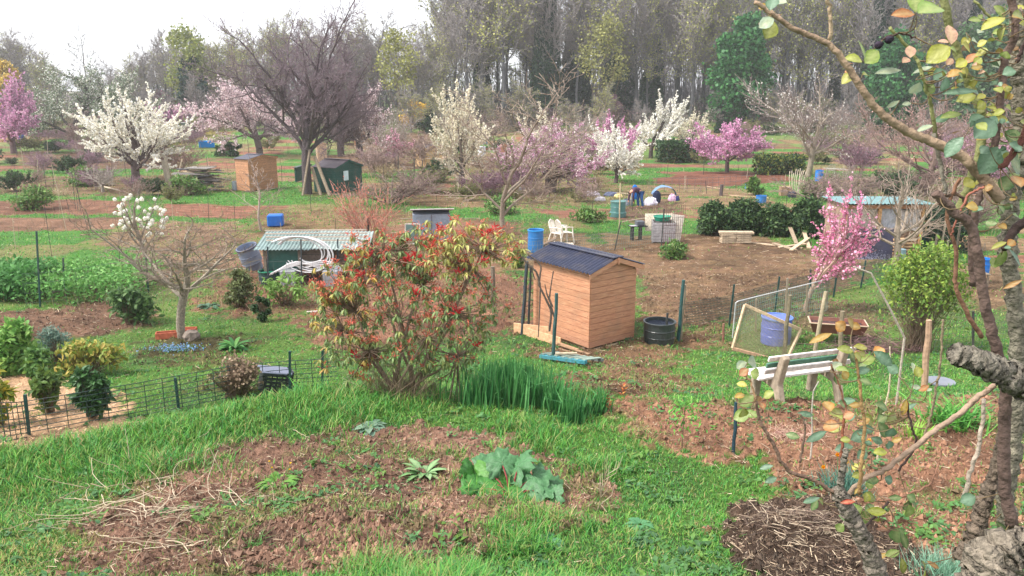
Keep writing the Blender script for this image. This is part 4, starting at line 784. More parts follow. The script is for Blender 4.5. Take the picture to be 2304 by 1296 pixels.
def shed(label, loc, yaw, a, b, h, pk, colf, roofc, mat=WOOD, hb=.14, ov=.12, ribs=None, name='wooden_shed', ridge_axis='left', trim=None, base=True, extra=None, kind='shed'):
    """gable shed whose nearest bottom corner is at loc; wall a runs along local -x (left wall), gable wall b along local +y... local axes: corner at origin, left wall towards (-a,0), right (gable) wall towards (0,b)"""
    T = thing(name, label, kind, loc, yaw); tr = trim if trim is not None else colf(0) * 1.05
    K = M(); box(K, (-a / 2, b / 2, h / 2 + .04), (a - .032, b - .032, h - .1), None, colf(0) * .4)
    if pk > 0: K.add([(x_, y_, z_) for x_ in (.006, -a - .006) for y_, z_ in ((.02, h - .02), (b - .02, h - .02), (b / 2, h + pk - .012))], [[0, 1, 4, 3], [1, 2, 5, 4], [2, 0, 3, 5]], [[0, 2, 1], [3, 4, 5]], colf(0) * .95); part('inner_lining', K, mat, T)
    A = M(); boards(A, -a, 0, None, None, .06, h, hb, 0, .025, colf); part('side_wall', A, mat, T)
    B = M(); boards(B, -a + .03, -.03, None, None, .06, h, hb, b, .025, colf); part('rear_wall', B, mat, T)
    gz_ = lambda q: h + pk * (1 - abs(q - b / 2) / (b / 2)) if pk > 0 else h
    for nm, x in (('gable_wall', 0.0), ('far_gable_wall', -a)):
        G = M(); boards(G, .013, b, None, gz_, .06, h + pk, hb, 0, .025, colf); R = rotz(math.pi / 2)
        G.xf(lambda v: v @ R.T + np.array([x, 0, 0]))
        part(nm, G, mat, T)
    for nm_, y0, y1 in (('roof', -ov, b / 2), ('roof', b + ov, b / 2)):
        Rf = M(); z0 = h + .02 - pk * (ov / (b / 2)); z1 = h + pk + .02; sl = np.array([0, y1 - y0, z1 - z0])
        if ribs: corrugated(Rf, (-a - ov, y0, z0 + .03) if y0 < y1 else (ov, y0, z0 + .03), (a + 2 * ov, 0, 0) if y0 < y1 else (-a - 2 * ov, 0, 0), sl, ribs, .022, roofc)
        else: corrugated(Rf, (-a - ov, y0, z0 + .03) if y0 < y1 else (ov, y0, z0 + .03), (a + 2 * ov, 0, 0) if y0 < y1 else (-a - 2 * ov, 0, 0), sl, 3, .004, roofc, .02)
        part(nm_, Rf, METAL, T)
    Rc = M()
    if pk > 0:
        beam(Rc, (-a - ov, b / 2 - .07, h + pk + .045), (ov, b / 2 - .07, h + pk + .045), .2, .02, roofc * .9); beam(Rc, (-a - ov, b / 2 + .07, h + pk + .043), (ov, b / 2 + .07, h + pk + .043), .2, .02, roofc * .85)
        part('ridge_cap', Rc, METAL, T)
        Bg = M(); zl = h - pk * (ov / (b / 2)) - .03
        for ys_, yb in ((-ov, b / 2 - .008), (b + ov, b / 2 + .008)): beam(Bg, (ov - .02, ys_, zl), (ov - .02, yb, h + pk - .03), .022, .11, tr, .003)
        part('bargeboard', Bg, mat, T)
        Pn = M(); box(Pn, (ov + .004, b / 2, h + pk - .05), (.03, .05, .16), None, tr * .95, .004); part('finial', Pn, mat, T)
    if base:
        Bs = M()
        for yb in (.1, b / 2, b - .1): beam(Bs, (-a + .02, yb, .0), (-.02, yb, .0), .07, .10, rgb(150, 130, 104))
        beam(Bs, (.03, -.05, -.02), (.03, b + .12, -.02), .09, .07, rgb(176, 156, 128)); part('floor_bearer', Bs, WOOD, T)
    return T
def pinec(seed=1):
    r = np.random.default_rng(seed); t = {}
    return lambda i: t.setdefault(i, np.array([1, 1, 1]) * (.88 + .24 * r.random()) * np.array([1, .97 + .06 * r.random(), .95 + .1 * r.random()]))
C0 = plane(1325, 787, 1.4); CL = plane(1200, 741, 1.4); CR = plane(1428, 762, 1.4); va = CL - C0
SHY = math.atan2(-va[1], -va[0])
shed('new varnished pine shed with a black corrugated roof standing beside the ploughed field', C0 + np.array([0, 0, -.02]), SHY, 2.13, 1.53, 1.93, .25, pinec(2), rgb(50, 55, 80) * .8, PINE, .148, .15, 20, trim=np.array([1.1, 1.08, 1.05]))
def mini(label, pl, pr, top, ridge, wleft, colr, roofc, yaw=35, seed=1, mat=WOOD, base_row=None, pk=.22, name='wooden_shed', kind='shed', deepf=.8, hb=.16):
    """far shed: nearest corner column wleft, base row base_row, spanning columns pl..pr, eaves row top"""
    g = at(wleft, base_row); s = mpp(g); y = math.radians(yaw); la = (wleft - pl) * s / math.cos(y); lb = (pr - wleft) * s / max(math.sin(y), .2); h = (base_row - top) * s
    r = np.random.default_rng(seed); d = {}
    f = lambda i: d.setdefault(i, colr * (.88 + .22 * r.random()))
    return shed(label, g, -y, la, min(lb, 2.6), h, pk * 1.0, f, roofc, mat, hb, .1, None, name=name, kind=kind), g, s
OR = rgb(188, 138, 106); ORP = rgb(210, 178, 148)
mini('orange brown shed with a dark felt roof between the timber heap and the propped tree', 528, 622, 360, 345, 563, OR, rgb(64, 62, 76), 28, 1, base_row=432)
mini('pale timber shed hidden behind the two trunked bare tree', 712, 772, 328, 322, 716, ORP, rgb(90, 84, 88), 8, 2, base_row=366)
mini('light pine shed with a dark roof left of the upright white tree', 933, 990, 333, 327, 960, rgb(222, 186, 140), rgb(70, 68, 84), 30, 3, base_row=377)
mini('small orange shed farthest off, right of the two trunked bare tree', 797, 843, 297, 291, 806, OR, rgb(170, 130, 100), 12, 4, base_row=327)
mini('reddish shed half hidden behind the pink blossom thicket', 1123, 1168, 332, 326, 1127, rgb(206, 144, 112), rgb(130, 90, 80), 12, 5, base_row=372)
mini('pale little shed under the thin white tree on the far left', 127, 156, 252, 246, 136, rgb(196, 176, 156), rgb(150, 130, 120), 25, 6, base_row=283)
def greencabin():
    T, g, s = mini('dark green cabin with a brown felt roof and a white paper in its window', 700, 804, 379, 357, 757, rgb(24, 74, 66), rgb(84, 70, 78), 30, 7, METAL, 437, pk=.42, name='garden_cabin', kind='cabin')
    w = M(); box(w, (.035, .95, 1.12), (.03, .62, .78), None, rgb(20, 70, 60), .005); f = part('window', w, METAL, T)
    p = M(); box(p, (.056, .95, 1.13), (.012, .46, .62), None, rgb(206, 222, 224)); part('pane', p, PLAS, f)
    T, g, s = mini('narrow dark green cupboard shed left of the leaning planks', 664, 692, 378, 374, 668, rgb(22, 64, 60), rgb(60, 70, 70), 10, 8, METAL, 411, pk=.05, name='garden_cabin', kind='cabin')
    T, g, s = mini('dark green flat roofed hut behind the large white plum tree', 402, 449, 278, 274, 420, rgb(22, 84, 76), rgb(150, 150, 150), 20, 9, METAL, 310, pk=.06, name='garden_cabin', kind='cabin')
greencabin()
def solo_at(px, py): g = at(px, py); return g, mpp(g)
# ------------------------------------------------------------ the long hutch with the turquoise roof
def hutch():
    g, s = solo_at(600, 636); T = thing('chicken_hutch', 'long low hutch with a turquoise corrugated roof sloping over patched panels', 'hutch', g)
    w = 225 * s; d = 1.5; h = 78 * s
    R = M(); corrugated(R, (-.35, d, h + .32), (w * .56, 0, 0), (0.1, -d - .35, -.3), 16, .018, rgb(122, 142, 140), .006)
    corrugated(R, (w * .56 - .33, d, h + .36), (w * .56, -.1, -.03), (0.1, -d - .3, -.32), 15, .018, rgb(146, 160, 156), .006); part('roof', R, METAL, T)
    for i, x in enumerate((.02, w * .35, w * .68, w * 1.0)):
        p = M(); box(p, (x, -.05, h / 2), (.09, .09, h), None, rgb(126, 112, 100)); part('post', p, WOOD, T)
    p = M(); box(p, (.62, .02, h / 2 + .02), (1.1, .03, h * .92), None, rgb(44, 92, 84)); part('side_panel', p, METAL, T, 'dark teal panel')
    p = M(); rg = np.random.default_rng(4)
    for i in range(6): box(p, (w * .62, .04 + .004 * i, h * .96 - i * .11), (w * .72, .025, .095), rotx(0) @ roty(rg.normal(0, .006)), rgb(120, 104, 94) * rg.uniform(.75, 1.2))
    part('front_boards', p, WOOD, T)
    p = M(); box(p, (w * .5, d, h / 2 + .1), (w, .03, h), None, rgb(80, 76, 70)); part('back_wall', p, WOOD, T)
    p = M()
    for i in range(4): beam(p, (-.3 + .1 * i, d * .8 - i * .3, h + .40 - i * .06), (w * .95 + .1 * i, d * .85 - i * .35, h + .42 - i * .06), .06, .035, rgb(176, 160, 146))
    part('roof_batten', p, WOOD, T)
    # white hose coils thrown over it
    rg = random.Random(5); H = M()
    for i in range(7):
        cx = w * (.50 + rg.uniform(-.05, .05)); a0 = rg.uniform(-.2, .3); pts = []
        for t in np.linspace(0, 1, 26):
            th = -2.6 + 5.0 * t + a0; pts.append((cx + math.cos(th) * (.62 + .05 * i) - .55 * t, -.32 - .03 * i, h + .02 + math.sin(th) * (.42 + .03 * i) - .02 * i))
        tube(H, pts, .021, 6, rgb(224, 222, 224))
    for i in range(5):
        pts = [(.1 + .12 * i, -.5, .30 + .05 * i), (.7 + .05 * i, -.52, .55 + .04 * i), (w * .36, -.5, .78 + .03 * i), (w * .6, -.46, .84 - .07 * i), (w * .82, -.4, .50 - .04 * i + .1)]
        P = np.array(pts); q = [np.array([np.interp(t, np.linspace(0, 1, 5), P[:, k]) for k in range(3)]) + np.array([0, 0, .05 * math.sin(t * 9)]) for t in np.linspace(0, 1, 18)]; tube(H, q, .022, 6, rgb(222, 218, 220))
    solo('hose', H, PLAS, 'tangle of stiff white hose looped over the front of the long hutch', 'hose', g)
    for i, x in enumerate((.35, w * .52)):
        b = M(); 
        box(b, (x + .55, -.45, .28), (.5, .4, .54), None, rgb(150, 152, 158), .02); solo('crate', b, PLAS, ['grey box standing under the white hoses', 'pale grey box right of the other under the hose tangle'][i], 'crate', g)
hutch()
def drum(name, label, px, py, wpx, hpx, col, cat='barrel', open_=False, tilt=0, taper=1.0, rimc=None, fillc=None, handles=0, mat=PLAS, yaw=0, sink=0):
    g, s = solo_at(px, py); r = wpx * s / 2; h = hpx * s * 1.0; T = thing(name, label, cat, g + np.array([0, 0, -sink]), yaw); R = rotx(tilt) if not isinstance(tilt, np.ndarray) else tilt
    m = M(); prof = [(0, 0), (r * .93 * taper, 0), (r * .97 * taper, h * .04), (r * (.98 * taper + .02), h * .3), (r * .99, h * .33), (r * 1.01, h * .345), (r * .99, h * .36), (r * (.99), h * .62), (r * 1.02, h * .645), (r * .99, h * .67), (r * .98, h * .95), (r, h)]
    if open_: prof += [(r * .93, h), (r * .92, h * .9), (r * .9, h * .55), (0, h * .55)]
    else: prof += [(r * .95, h * 1.0), (r * .93, h * .975), (0, h * .98)]
    lathe(m, prof, 28, col, (0, 0, 0), R); part('shell', m, mat, T, smooth=False)
    if rimc is not None:
        m = M(); lathe(m, [(r * .98, h * .95), (r * 1.05, h * .955), (r * 1.05, h * 1.0), (r * 1.0, h * 1.01), (r * .95, h * .99)], 28, rimc, (0, 0, 0), R); part('rim', m, mat, T)
    if fillc is not None:
        m = M(); lathe(m, [(0, h * .86), (r * .92, h * .86)], 28, fillc, (0, 0, 0), R); part('fill', m, GROUND, T)
    return T
BLUE = rgb(40, 112, 176); DB = rgb(36, 84, 160)
drum('blue_barrel', 'bright blue plastic barrel standing beside the white garden chairs', 1205, 566, 35, 50, BLUE, open_=True, rimc=rgb(40, 140, 210))
drum('blue_barrel', 'blue barrel hung in the air on wires between bare trees at the right', 2203, 640, 33, 34, rgb(10, 110, 200), open_=True, rimc=rgb(10, 100, 190), sink=-26 * mpp(at(2203, 640)))
g, s = solo_at(2203, 640); m = M()
for a in (-1, 1): tube(m, [(a * .18, 0, 62 * s), (a * .05, 0, 80 * s), (0, 0, 95 * s)], .006, 5, rgb(90, 90, 90))
solo('barrel_stand', M() if False else m, METAL, 'thin wires holding the hanging blue barrel', 'wire', g)
g, s = solo_at(2203, 652); m = M()
for a, b in ((-1, -1), (1, -1), (-1, 1), (1, 1)): beam(m, (a * .16, b * .16, -.05), (a * .14, b * .14, 36 * s), .05, .05, rgb(120, 106, 92))
beam(m, (-.22, 0, 37 * s), (.22, 0, 37 * s), .34, .03, rgb(130, 116, 100))
solo('wooden_stand', m, WOOD, 'rough wooden stand under the small blue barrel at the right', 'stand', g)
drum('dustbin', 'grey dustbin tipped on its side left of the long hutch', 575, 606, 46, 58, rgb(124, 134, 156), cat='bin', open_=True, tilt=rotx(.25) @ roty(-.22), taper=.82, rimc=rgb(84, 84, 104))
drum('plastic_bin', 'dark green bin with a bright green rim in front of the long hutch', 604, 640, 40, 32, rgb(34, 62, 62), cat='bin', taper=.84, rimc=rgb(10, 130, 92), open_=True, fillc=rgb(20, 100, 80))
drum('round_tank', 'squat black round water tank beside the pine shed', 1482, 772, 70, 52, rgb(52, 60, 60), cat='tank', open_=True, taper=.96, rimc=rgb(60, 66, 68), fillc=rgb(60, 66, 80))
drum('compost_bin', 'grey green conical compost bin with a domed lid in front of the gardener', 1390, 488, 34, 36, rgb(74, 118, 116), cat='bin', taper=1.12, rimc=rgb(96, 136, 130))
drum('metal_tub', 'grey metal tub by the gardener', 1413, 462, 22, 14, rgb(120, 126, 140), cat='tub', open_=True)
drum('blue_tub', 'bright blue tub in the grass above the laurel hedge', 1712, 456, 23, 16, BLUE, cat='tub', open_=True, rimc=rgb(30, 120, 200))
drum('blue_tub', 'small blue basin farther back than the other tub near the cabbages', 1685, 425, 18, 10, rgb(30, 90, 190), cat='tub', open_=True)
drum('blue_barrel', 'blue barrel next to the white trestle table', 1842, 408, 18, 25, rgb(20, 120, 200), open_=True)
drum('blue_barrel', 'turquoise blue barrel on a stand above the white cans', 1091, 330, 13, 16, rgb(30, 150, 200), sink=-.3)
drum('blue_barrel', 'deep blue barrel by the trunk at the far left', 50, 326, 17, 22, rgb(40, 64, 150))
drum('water_butt', 'white water can near the turquoise barrel', 1084, 352, 18, 22, rgb(214, 214, 220), cat='tank')
drum('water_butt', 'pale blue grey drum beside the privet bush', 2024, 590, 22, 30, rgb(130, 160, 170), cat='barrel')
drum('green_bin', 'dark green bin under the wooden window frame by the plank hut', 2068, 560, 34, 36, rgb(10, 74, 60), cat='bin', taper=.9)
drum('stone_disc', 'grey stone round disc lying in the grass behind the strap leaves', 2115, 862, 62, 6, rgb(120, 124, 136), cat='lid')
drum('barbecue', 'small black barbecue bowl behind the weeds', 1072, 428, 26, 14, rgb(40, 40, 46), cat='barbecue')
drum('flower_pot', 'white pail beside the brown shed', 545, 428, 15, 16, rgb(196, 200, 206), cat='pail', open_=True)
drum('flower_pot', 'grey bucket touching the brown shed wall', 530, 428, 14, 20, rgb(150, 160, 170), cat='pail', open_=True)
def boxthing(name, label, cat, px, py, w, h, d, col, mat=PLAS, yaw=0, bev=.01, lift=0, slope=0):
    g, s = solo_at(px, py); m = M(); box(m, (0, 0, h * s / 2 + lift * s), (w * s, d, h * s), rotx(slope), col, bev); return solo(name, m, mat, label, cat, g, yaw)
boxthing('blue_crate', 'crumpled blue plastic tank standing on the grass above the long hutch', 'tank', 621, 508, 34, 26, .6, rgb(20, 100, 190), yaw=.15, bev=.05)
boxthing('tarpaulin', 'bright blue tarpaulin bundle near the dark bush', 'tarpaulin', 466, 332, 32, 15, .8, rgb(20, 130, 214), CLOTH, .2, .06)
boxthing('small_hut', 'low white roofed hut beside the pale far shed', 'hut', 117, 281, 20, 14, 1.2, rgb(200, 206, 212), bev=.04)
boxthing('white_sheet', 'white sheeting on the ground behind the brambles', 'sheet', 1176, 430, 52, 8, .5, rgb(216, 210, 212), CLOTH, -.3, .03)
for i, (x, y, w_, h_, c, lb) in enumerate([(1330, 440, 40, 10, rgb(190, 180, 190), 'pale crumpled sheet under the mauve tree'), (1375, 441, 34, 9, rgb(90, 96, 120), 'dark blue folded cover near the gardener'), (1392, 444, 18, 8, rgb(220, 200, 140), 'yellowish sack beside the dark cover'), (1350, 452, 24, 9, rgb(196, 190, 196), 'white rubble sack left of the gardener'), (1463, 461, 30, 16, rgb(214, 208, 222), 'white and violet sack by the gardener'), (1513, 452, 18, 14, rgb(206, 170, 196), 'pink and white bag on the path'), (1524, 452, 10, 10, rgb(44, 48, 96), 'navy ball shaped bag at the end of the path'), (1846, 440, 40, 7, rgb(210, 196, 190), 'white cloth heap at the foot of the bean poles')]):
    g, s = solo_at(x, y); m = M(); rg = np.random.default_rng(i); n = 14; pr = [(0, 0), (w_ * s * .5, 0), (w_ * s * .52, h_ * s * .3), (w_ * s * .4, h_ * s * .8), (w_ * s * .2, h_ * s), (0, h_ * s * .97)]
    lathe(m, pr, n, c, (0, 0, 0), None, (1, .6)); m.v[0] = m.v[0] * (1 + rg.normal(0, .09, (len(m.v[0]), 3))); solo('sack', m, CLOTH, lb, 'sack', g)
# white roofed box hutch and its framed glass
def whitehutch():
    g, s = solo_at(930, 545); T = thing('rabbit_hutch', 'grey panelled hutch with a white sloping lid behind the red shrub', 'hutch', g, .12)
    w = 84 * s; h = 62 * s; d = 1.2; m = M(); box(m, (w / 2, d / 2, h / 2), (w, d, h), None, rgb(140, 152, 168), .01); part('body', m, METAL, T)
    m = M(); R = rotx(-.18); box(m, (w / 2 + .04, d / 2, h + .12), (w * 1.16, d * 1.25, .035), R, rgb(216, 208, 208), .006); 
    for i in range(3): box(m, (w * (.2 + .3 * i), d / 2, h + .145), (.03, d * 1.25, .02), R, rgb(190, 180, 180))
    part('lid', m, METAL, T); m = M(); box(m, (w * .5, -.02, h * .5), (.04, .03, h), None, rgb(110, 110, 120)); part('batten', m, WOOD, T)
    g, s = solo_at(929, 550); T = thing('glazed_frame', 'old white window frame leaning in front of the white lidded hutch', 'window frame', g, .05); w = 32 * s; h = 46 * s; m = M()
    for a, b in (((-w / 2, 0, 0), (-w / 2, 0.06, h)), ((w / 2, 0, 0), (w / 2, .06, h)), ((-w / 2, 0, .02), (w / 2, 0, .02)), ((-w / 2, .06, h), (w / 2, .06, h))): beam(m, a, b, .05, .05, rgb(206, 196, 186))
    part('frame', m, WOOD, T); m = M(); box(m, (0, .03, h / 2), (w * .9, .01, h * .95), None, rgb(120, 150, 146)); part('pane', m, GLOSS, T)
whitehutch()
# stacked white garden chairs
def chair():
    T = thing('garden_chair', '', 'chair'); WC = rgb(226, 218, 206); m = M(); box(m, (0, 0, .42), (.44, .42, .03), rotx(.06), WC, .01); part('seat', m, PLAS, T)
    m = M()
    for i in range(7): x = -.18 + .06 * i; tube(m, [(x, .2, .44), (x * 1.08, .27, .66), (x * 1.05, .33, .90 - abs(x) * .35)], .014, 6, WC)
    tube(m, [(-.21, .2, .42), (-.24, .27, .66), (-.2, .32, .84), (0, .345, .92), (.2, .32, .84), (.24, .27, .66), (.21, .2, .42)], .02, 6, WC); part('backrest', m, PLAS, T)
    for sx in (-1, 1):
        m = M(); tube(m, [(sx * .23, -.22, .62), (sx * .27, -.05, .65), (sx * .25, .26, .64)], .02, 6, WC); part('armrest', m, PLAS, T)
        m = M(); tube(m, [(sx * .26, -.27, 0), (sx * .24, -.21, .35), (sx * .235, -.2, .63)], [.022, .026, .02], 6, WC); part('leg', m, PLAS, T)
        m = M(); tube(m, [(sx * .25, .33, 0), (sx * .22, .24, .35), (sx * .22, .2, .45)], [.022, .026, .02], 6, WC); part('leg', m, PLAS, T)
    return T
ch = chair(); g, s = solo_at(1256, 548); ch.location = g; ch.rotation_euler[2] = math.radians(62); ch["label"] = 'left white plastic garden chair beside the blue barrel'; ch["group"] = 'white plastic garden chairs'
ch.scale = (1.1, 1.1, 1.1); c2 = dup(ch, g + np.array([.28, .02, .03]), math.radians(115), 'right white plastic garden chair turned away from the blue barrel')
m = M(); g, s = solo_at(1236, 560); R = roty(-.5); box(m, (0, 0, .3), (.6, .5, .04), R, rgb(120, 100, 84)); beam(m, (-.2, 0, 0), (-.2, 0, .2), .05, .05, rgb(150, 130, 110)); solo('board', m, WOOD, 'tilted brown board between the blue barrel and the chairs', 'board', g)
g, s = solo_at(1266, 556); m = M(); box(m, (0, 0, .12), (.9, .5, .05), None, rgb(190, 176, 160)); box(m, (-.3, 0, .05), (.1, .4, .1), None, rgb(150, 130, 110)); box(m, (.3, 0, .05), (.1, .4, .1), None, rgb(150, 130, 110)); solo('pallet', m, WOOD, 'pale wooden slab on which the white chairs stand', 'pallet', g)
# black table with grey box
g, s = solo_at(1434, 540); T = thing('barbecue_stand', 'black metal barbecue table with a grey box on top by the ploughed field', 'table', g, .2); m = M(); box(m, (0, 0, .62), (.75, .45, .03), None, rgb(40, 42, 50)); part('tabletop', m, METAL, T)
for a in (-.25, .12): m = M(); box(m, (a, 0, .31), (.06, .3, .6), None, rgb(36, 38, 46)); part('leg', m, METAL, T)
m = M(); box(m, (.08, 0, .74), (.36, .3, .2), None, rgb(96, 100, 108), .02); box(m, (-.22, -.05, .645), (.3, .25, .02), None, rgb(190, 190, 190)); part('grill_box', m, METAL, T)
# white panels and green tub
g, s = solo_at(1468, 548); T = thing('white_crate', 'whitewashed crate of grey slats beside the mesh panel', 'crate', g, -.1); m = M()
for i in range(7): box(m, (.45, 0, .12 + .12 * i), (.95, .03, .105), None, rgb(168, 164, 166) * (.9 + .03 * i)); 
part('front_slats', m, WOOD, T); m = M(); box(m, (.0, .35, .48), (.03, .7, .9), None, rgb(150, 146, 146)); box(m, (.93, .35, .48), (.03, .7, .9), None, rgb(170, 166, 160)); box(m, (.45, .7, .48), (.95, .03, .9), None, rgb(150, 146, 146)); part('sides', m, WOOD, T)
m = M(); g2 = g + np.array([1.05, .35, 0]); R = rotx(0) @ roty(.12); box(m, (.0, 0, .55), (.5, .04, 1.25), R, rgb(226, 218, 204), .004); solo('white_board', m, WOOD, 'white board leaning right of the slatted crate', 'panel', g2)
m = M(); box(m, (.42, 1.0, .75), (1.2, .04, .75), rotx(-.25), rgb(224, 212, 190), .004); solo('white_board', m, WOOD, 'cream board behind the slatted crate', 'panel', g)
m = M(); lathe(m, [(0, 0), (.3, 0), (.36, .16), (.39, .17), (.37, .19), (.3, .04), (0, .03)], 24, rgb(20, 140, 112)); solo('green_tub', m, PLAS, 'shallow green basin lying on the slatted crate', 'basin', g + np.array([.42, .3, .95]), 0)
def person():
    g, s = solo_at(1436, 468); T = thing('person', 'person in a dark top and blue jeans bending down to the soil', 'person', g, math.radians(20))
    def skin(name, V, E, R, col, mat):
        me = bpy.data.meshes.new(name); me.from_pydata(V, E, []); o = link(bpy.data.objects.new(name, me), T)
        md = o.modifiers.new("s", 'SKIN'); 
        for i, v in enumerate(me.skin_vertices[0].data): v.radius = (R[i], R[i]); v.use_root = i == 0
        o.modifiers.new("u", 'SUBSURF').levels = 1; md.use_smooth_shade = True
        a, t, p = nodes(name + '_cloth'); p.inputs["Base Color"].default_value = (*col, 1); p.inputs["Roughness"].default_value = .85
        n = t.nodes.new("ShaderNodeTexNoise"); n.inputs["Scale"].default_value = 30; b = t.nodes.new("ShaderNodeBump"); b.inputs["Strength"].default_value = .3; t.links.new(n.outputs[0], b.inputs["Height"]); t.links.new(b.outputs[0], p.inputs["Normal"]); me.materials.append(a); return o
    # facing -x, bent forward at the hips: pelvis, spine, neck, head, arms hanging to the ground, legs a little apart
    V = [(0.1, 0, .92), (-.1, 0, 1.04), (-.32, 0, 1.06), (-.46, 0, .98), (-.54, 0, .9), (-.64, 0, .82), (-.42, .17, .95), (-.5, .2, .68), (-.55, .16, .42), (-.57, .15, .33), (-.42, -.17, .95), (-.46, -.2, .66), (-.42, -.18, .4), (-.43, -.17, .31),
         (.1, .1, .86), (0.02, .14, .48), (.1, .15, .08), (-.04, .16, .04), (.1, -.1, .86), (.12, -.16, .48), (.2, -.17, .08), (.06, -.18, .04)]
    E_ = [(0, 1), (1, 2), (2, 3), (3, 4), (4, 5), (3, 6), (6, 7), (7, 8), (8, 9), (3, 10), (10, 11), (11, 12), (12, 13), (0, 14), (14, 15), (15, 16), (16, 17), (0, 18), (18, 19), (19, 20), (20, 21)]
    R = [.14, .14, .15, .13, .055, .10, .06, .045, .035, .04, .06, .045, .035, .04, .095, .06, .045, .05, .095, .06, .045, .05]
    skin('body', V, E_, R, rgb(190, 140, 116), None)
    f = 1.12; skin('jacket', V[:4] + V[6:9] + V[10:13], [(0, 1), (1, 2), (2, 3), (3, 4), (4, 5), (5, 6), (3, 7), (7, 8), (8, 9)], [.165, .175, .175, .155, .085, .065, .055, .085, .065, .055], rgb(70, 40, 62), None)
    skin('jeans', [V[0]] + V[14:17] + V[18:21], [(0, 1), (1, 2), (2, 3), (0, 4), (4, 5), (5, 6)], [.165, .12, .085, .07, .12, .085, .07], rgb(44, 84, 140), None)
    skin('hair', [(-.585, 0, .9), (-.63, 0, .89), (-.60, 0, .85)], [(0, 1), (1, 2)], [.08, .085, .09], rgb(40, 32, 30), None)
person()
g, s = solo_at(1427, 462); m = M(); beam(m, (0, .05, 0), (0, .05, 48 * s), .05, .05, rgb(120, 100, 80)); 
rg = np.random.default_rng(2); lathe(m, [(.12, .35), (.17, .5), (.15, .9), (.13, 1.12), (.05, 1.2)], 12, rgb(30, 110, 190), (0, 0, 0), None, (1, .5)); solo('jacket', m, CLOTH, 'bright blue jacket hung on a post left of the bending gardener', 'jacket', g)
g, s = solo_at(1477, 458); m = M(); lathe(m, [(0, 0), (.22, .05), (.26, .3), (.22, .62), (.1, .76), (0, .78)], 14, rgb(30, 38, 66), (0, 0, 0), None, (1, .6)); solo('backpack', m, CLOTH, 'navy blue rucksack standing on the soil right of the gardener', 'bag', g)
g, s = solo_at(1497, 440); m = M(); a = np.linspace(0, math.pi, 12); k = 6
V = np.array([[math.cos(t) * .75, y_ * .9, math.sin(t) * .55] for y_ in np.linspace(0, 1, k) for t in a]); idx = np.arange(k * 12).reshape(k, 12); m.add(V + np.random.default_rng(1).normal(0, .02, V.shape), np.stack([idx[:-1, :-1], idx[:-1, 1:], idx[1:, 1:], idx[1:, :-1]], 2).reshape(-1, 4), None, rgb(110, 140, 180)); solo('cloche', m, CLOTH, 'blue netting cloche over hoops behind the rucksack', 'cloche', g)
# plank stack, debris, netting
def planks():
    g, s = solo_at(1656, 548); rg = np.random.default_rng(6); n = 0
    for r in range(5):
        for c in range(2 if r < 4 else 1):
            m = M(); L = (.62 if r < 4 else 1.35) * rg.uniform(.95, 1.1); x = (c - .5) * .64 if r < 4 else rg.normal(0, .02); box(m, (0, 0, 0), (L, .35, .085), rotz(rg.normal(0, .04)), rgb(176, 158, 134) * rg.uniform(.85, 1.12), .006)
            solo('plank', m, WOOD, f"pale plank of the pile by the hedge, {['lowest layer', 'second layer', 'middle layer', 'layer under the top', 'single long one on top'][r]}{', ' + ['left', 'right'][c] + ' half' if r < 4 else ''}", 'plank', g + np.array([x, .1, .05 + r * .098 + .02]), group='planks of the pile by the laurel hedge')
    for i, (x0, y0, x1, y1, h0, h1, c, lb) in enumerate([(1675, 546, 1805, 560, 0, 0, 190, 'long thin plank on the ground right of the plank pile'), (1770, 530, 1792, 552, 30, 2, 150, 'short beam propped up in the debris by the field'), (1752, 560, 1812, 556, 2, 6, 180, 'flat board in the debris by the field'), (1780, 566, 1818, 548, 2, 12, 200, 'pale board lying aslant near the pink tree'), (1740, 552, 1790, 566, 3, 2, 160, 'brown stick in the debris right of the netting'), (1800, 520, 1820, 560, 22, 0, 190, 'pinkish plank leaning by the small pink tree'), (1150, 0, 0, 0, 0, 0, 0, '')]):
        if not lb: continue
        a = at(x0, y0); b = at(x1, y1); s = mpp(a); a = a + np.array([0, 0, .03 + h0 * s]); b = b + np.array([0, 0, .03 + h1 * s]); m = M(); beam(m, a - a, b - a, .16, .05, rgb(c, c * .88, c * .74), .004); solo('loose_board', m, WOOD, lb, 'board', a)
planks()
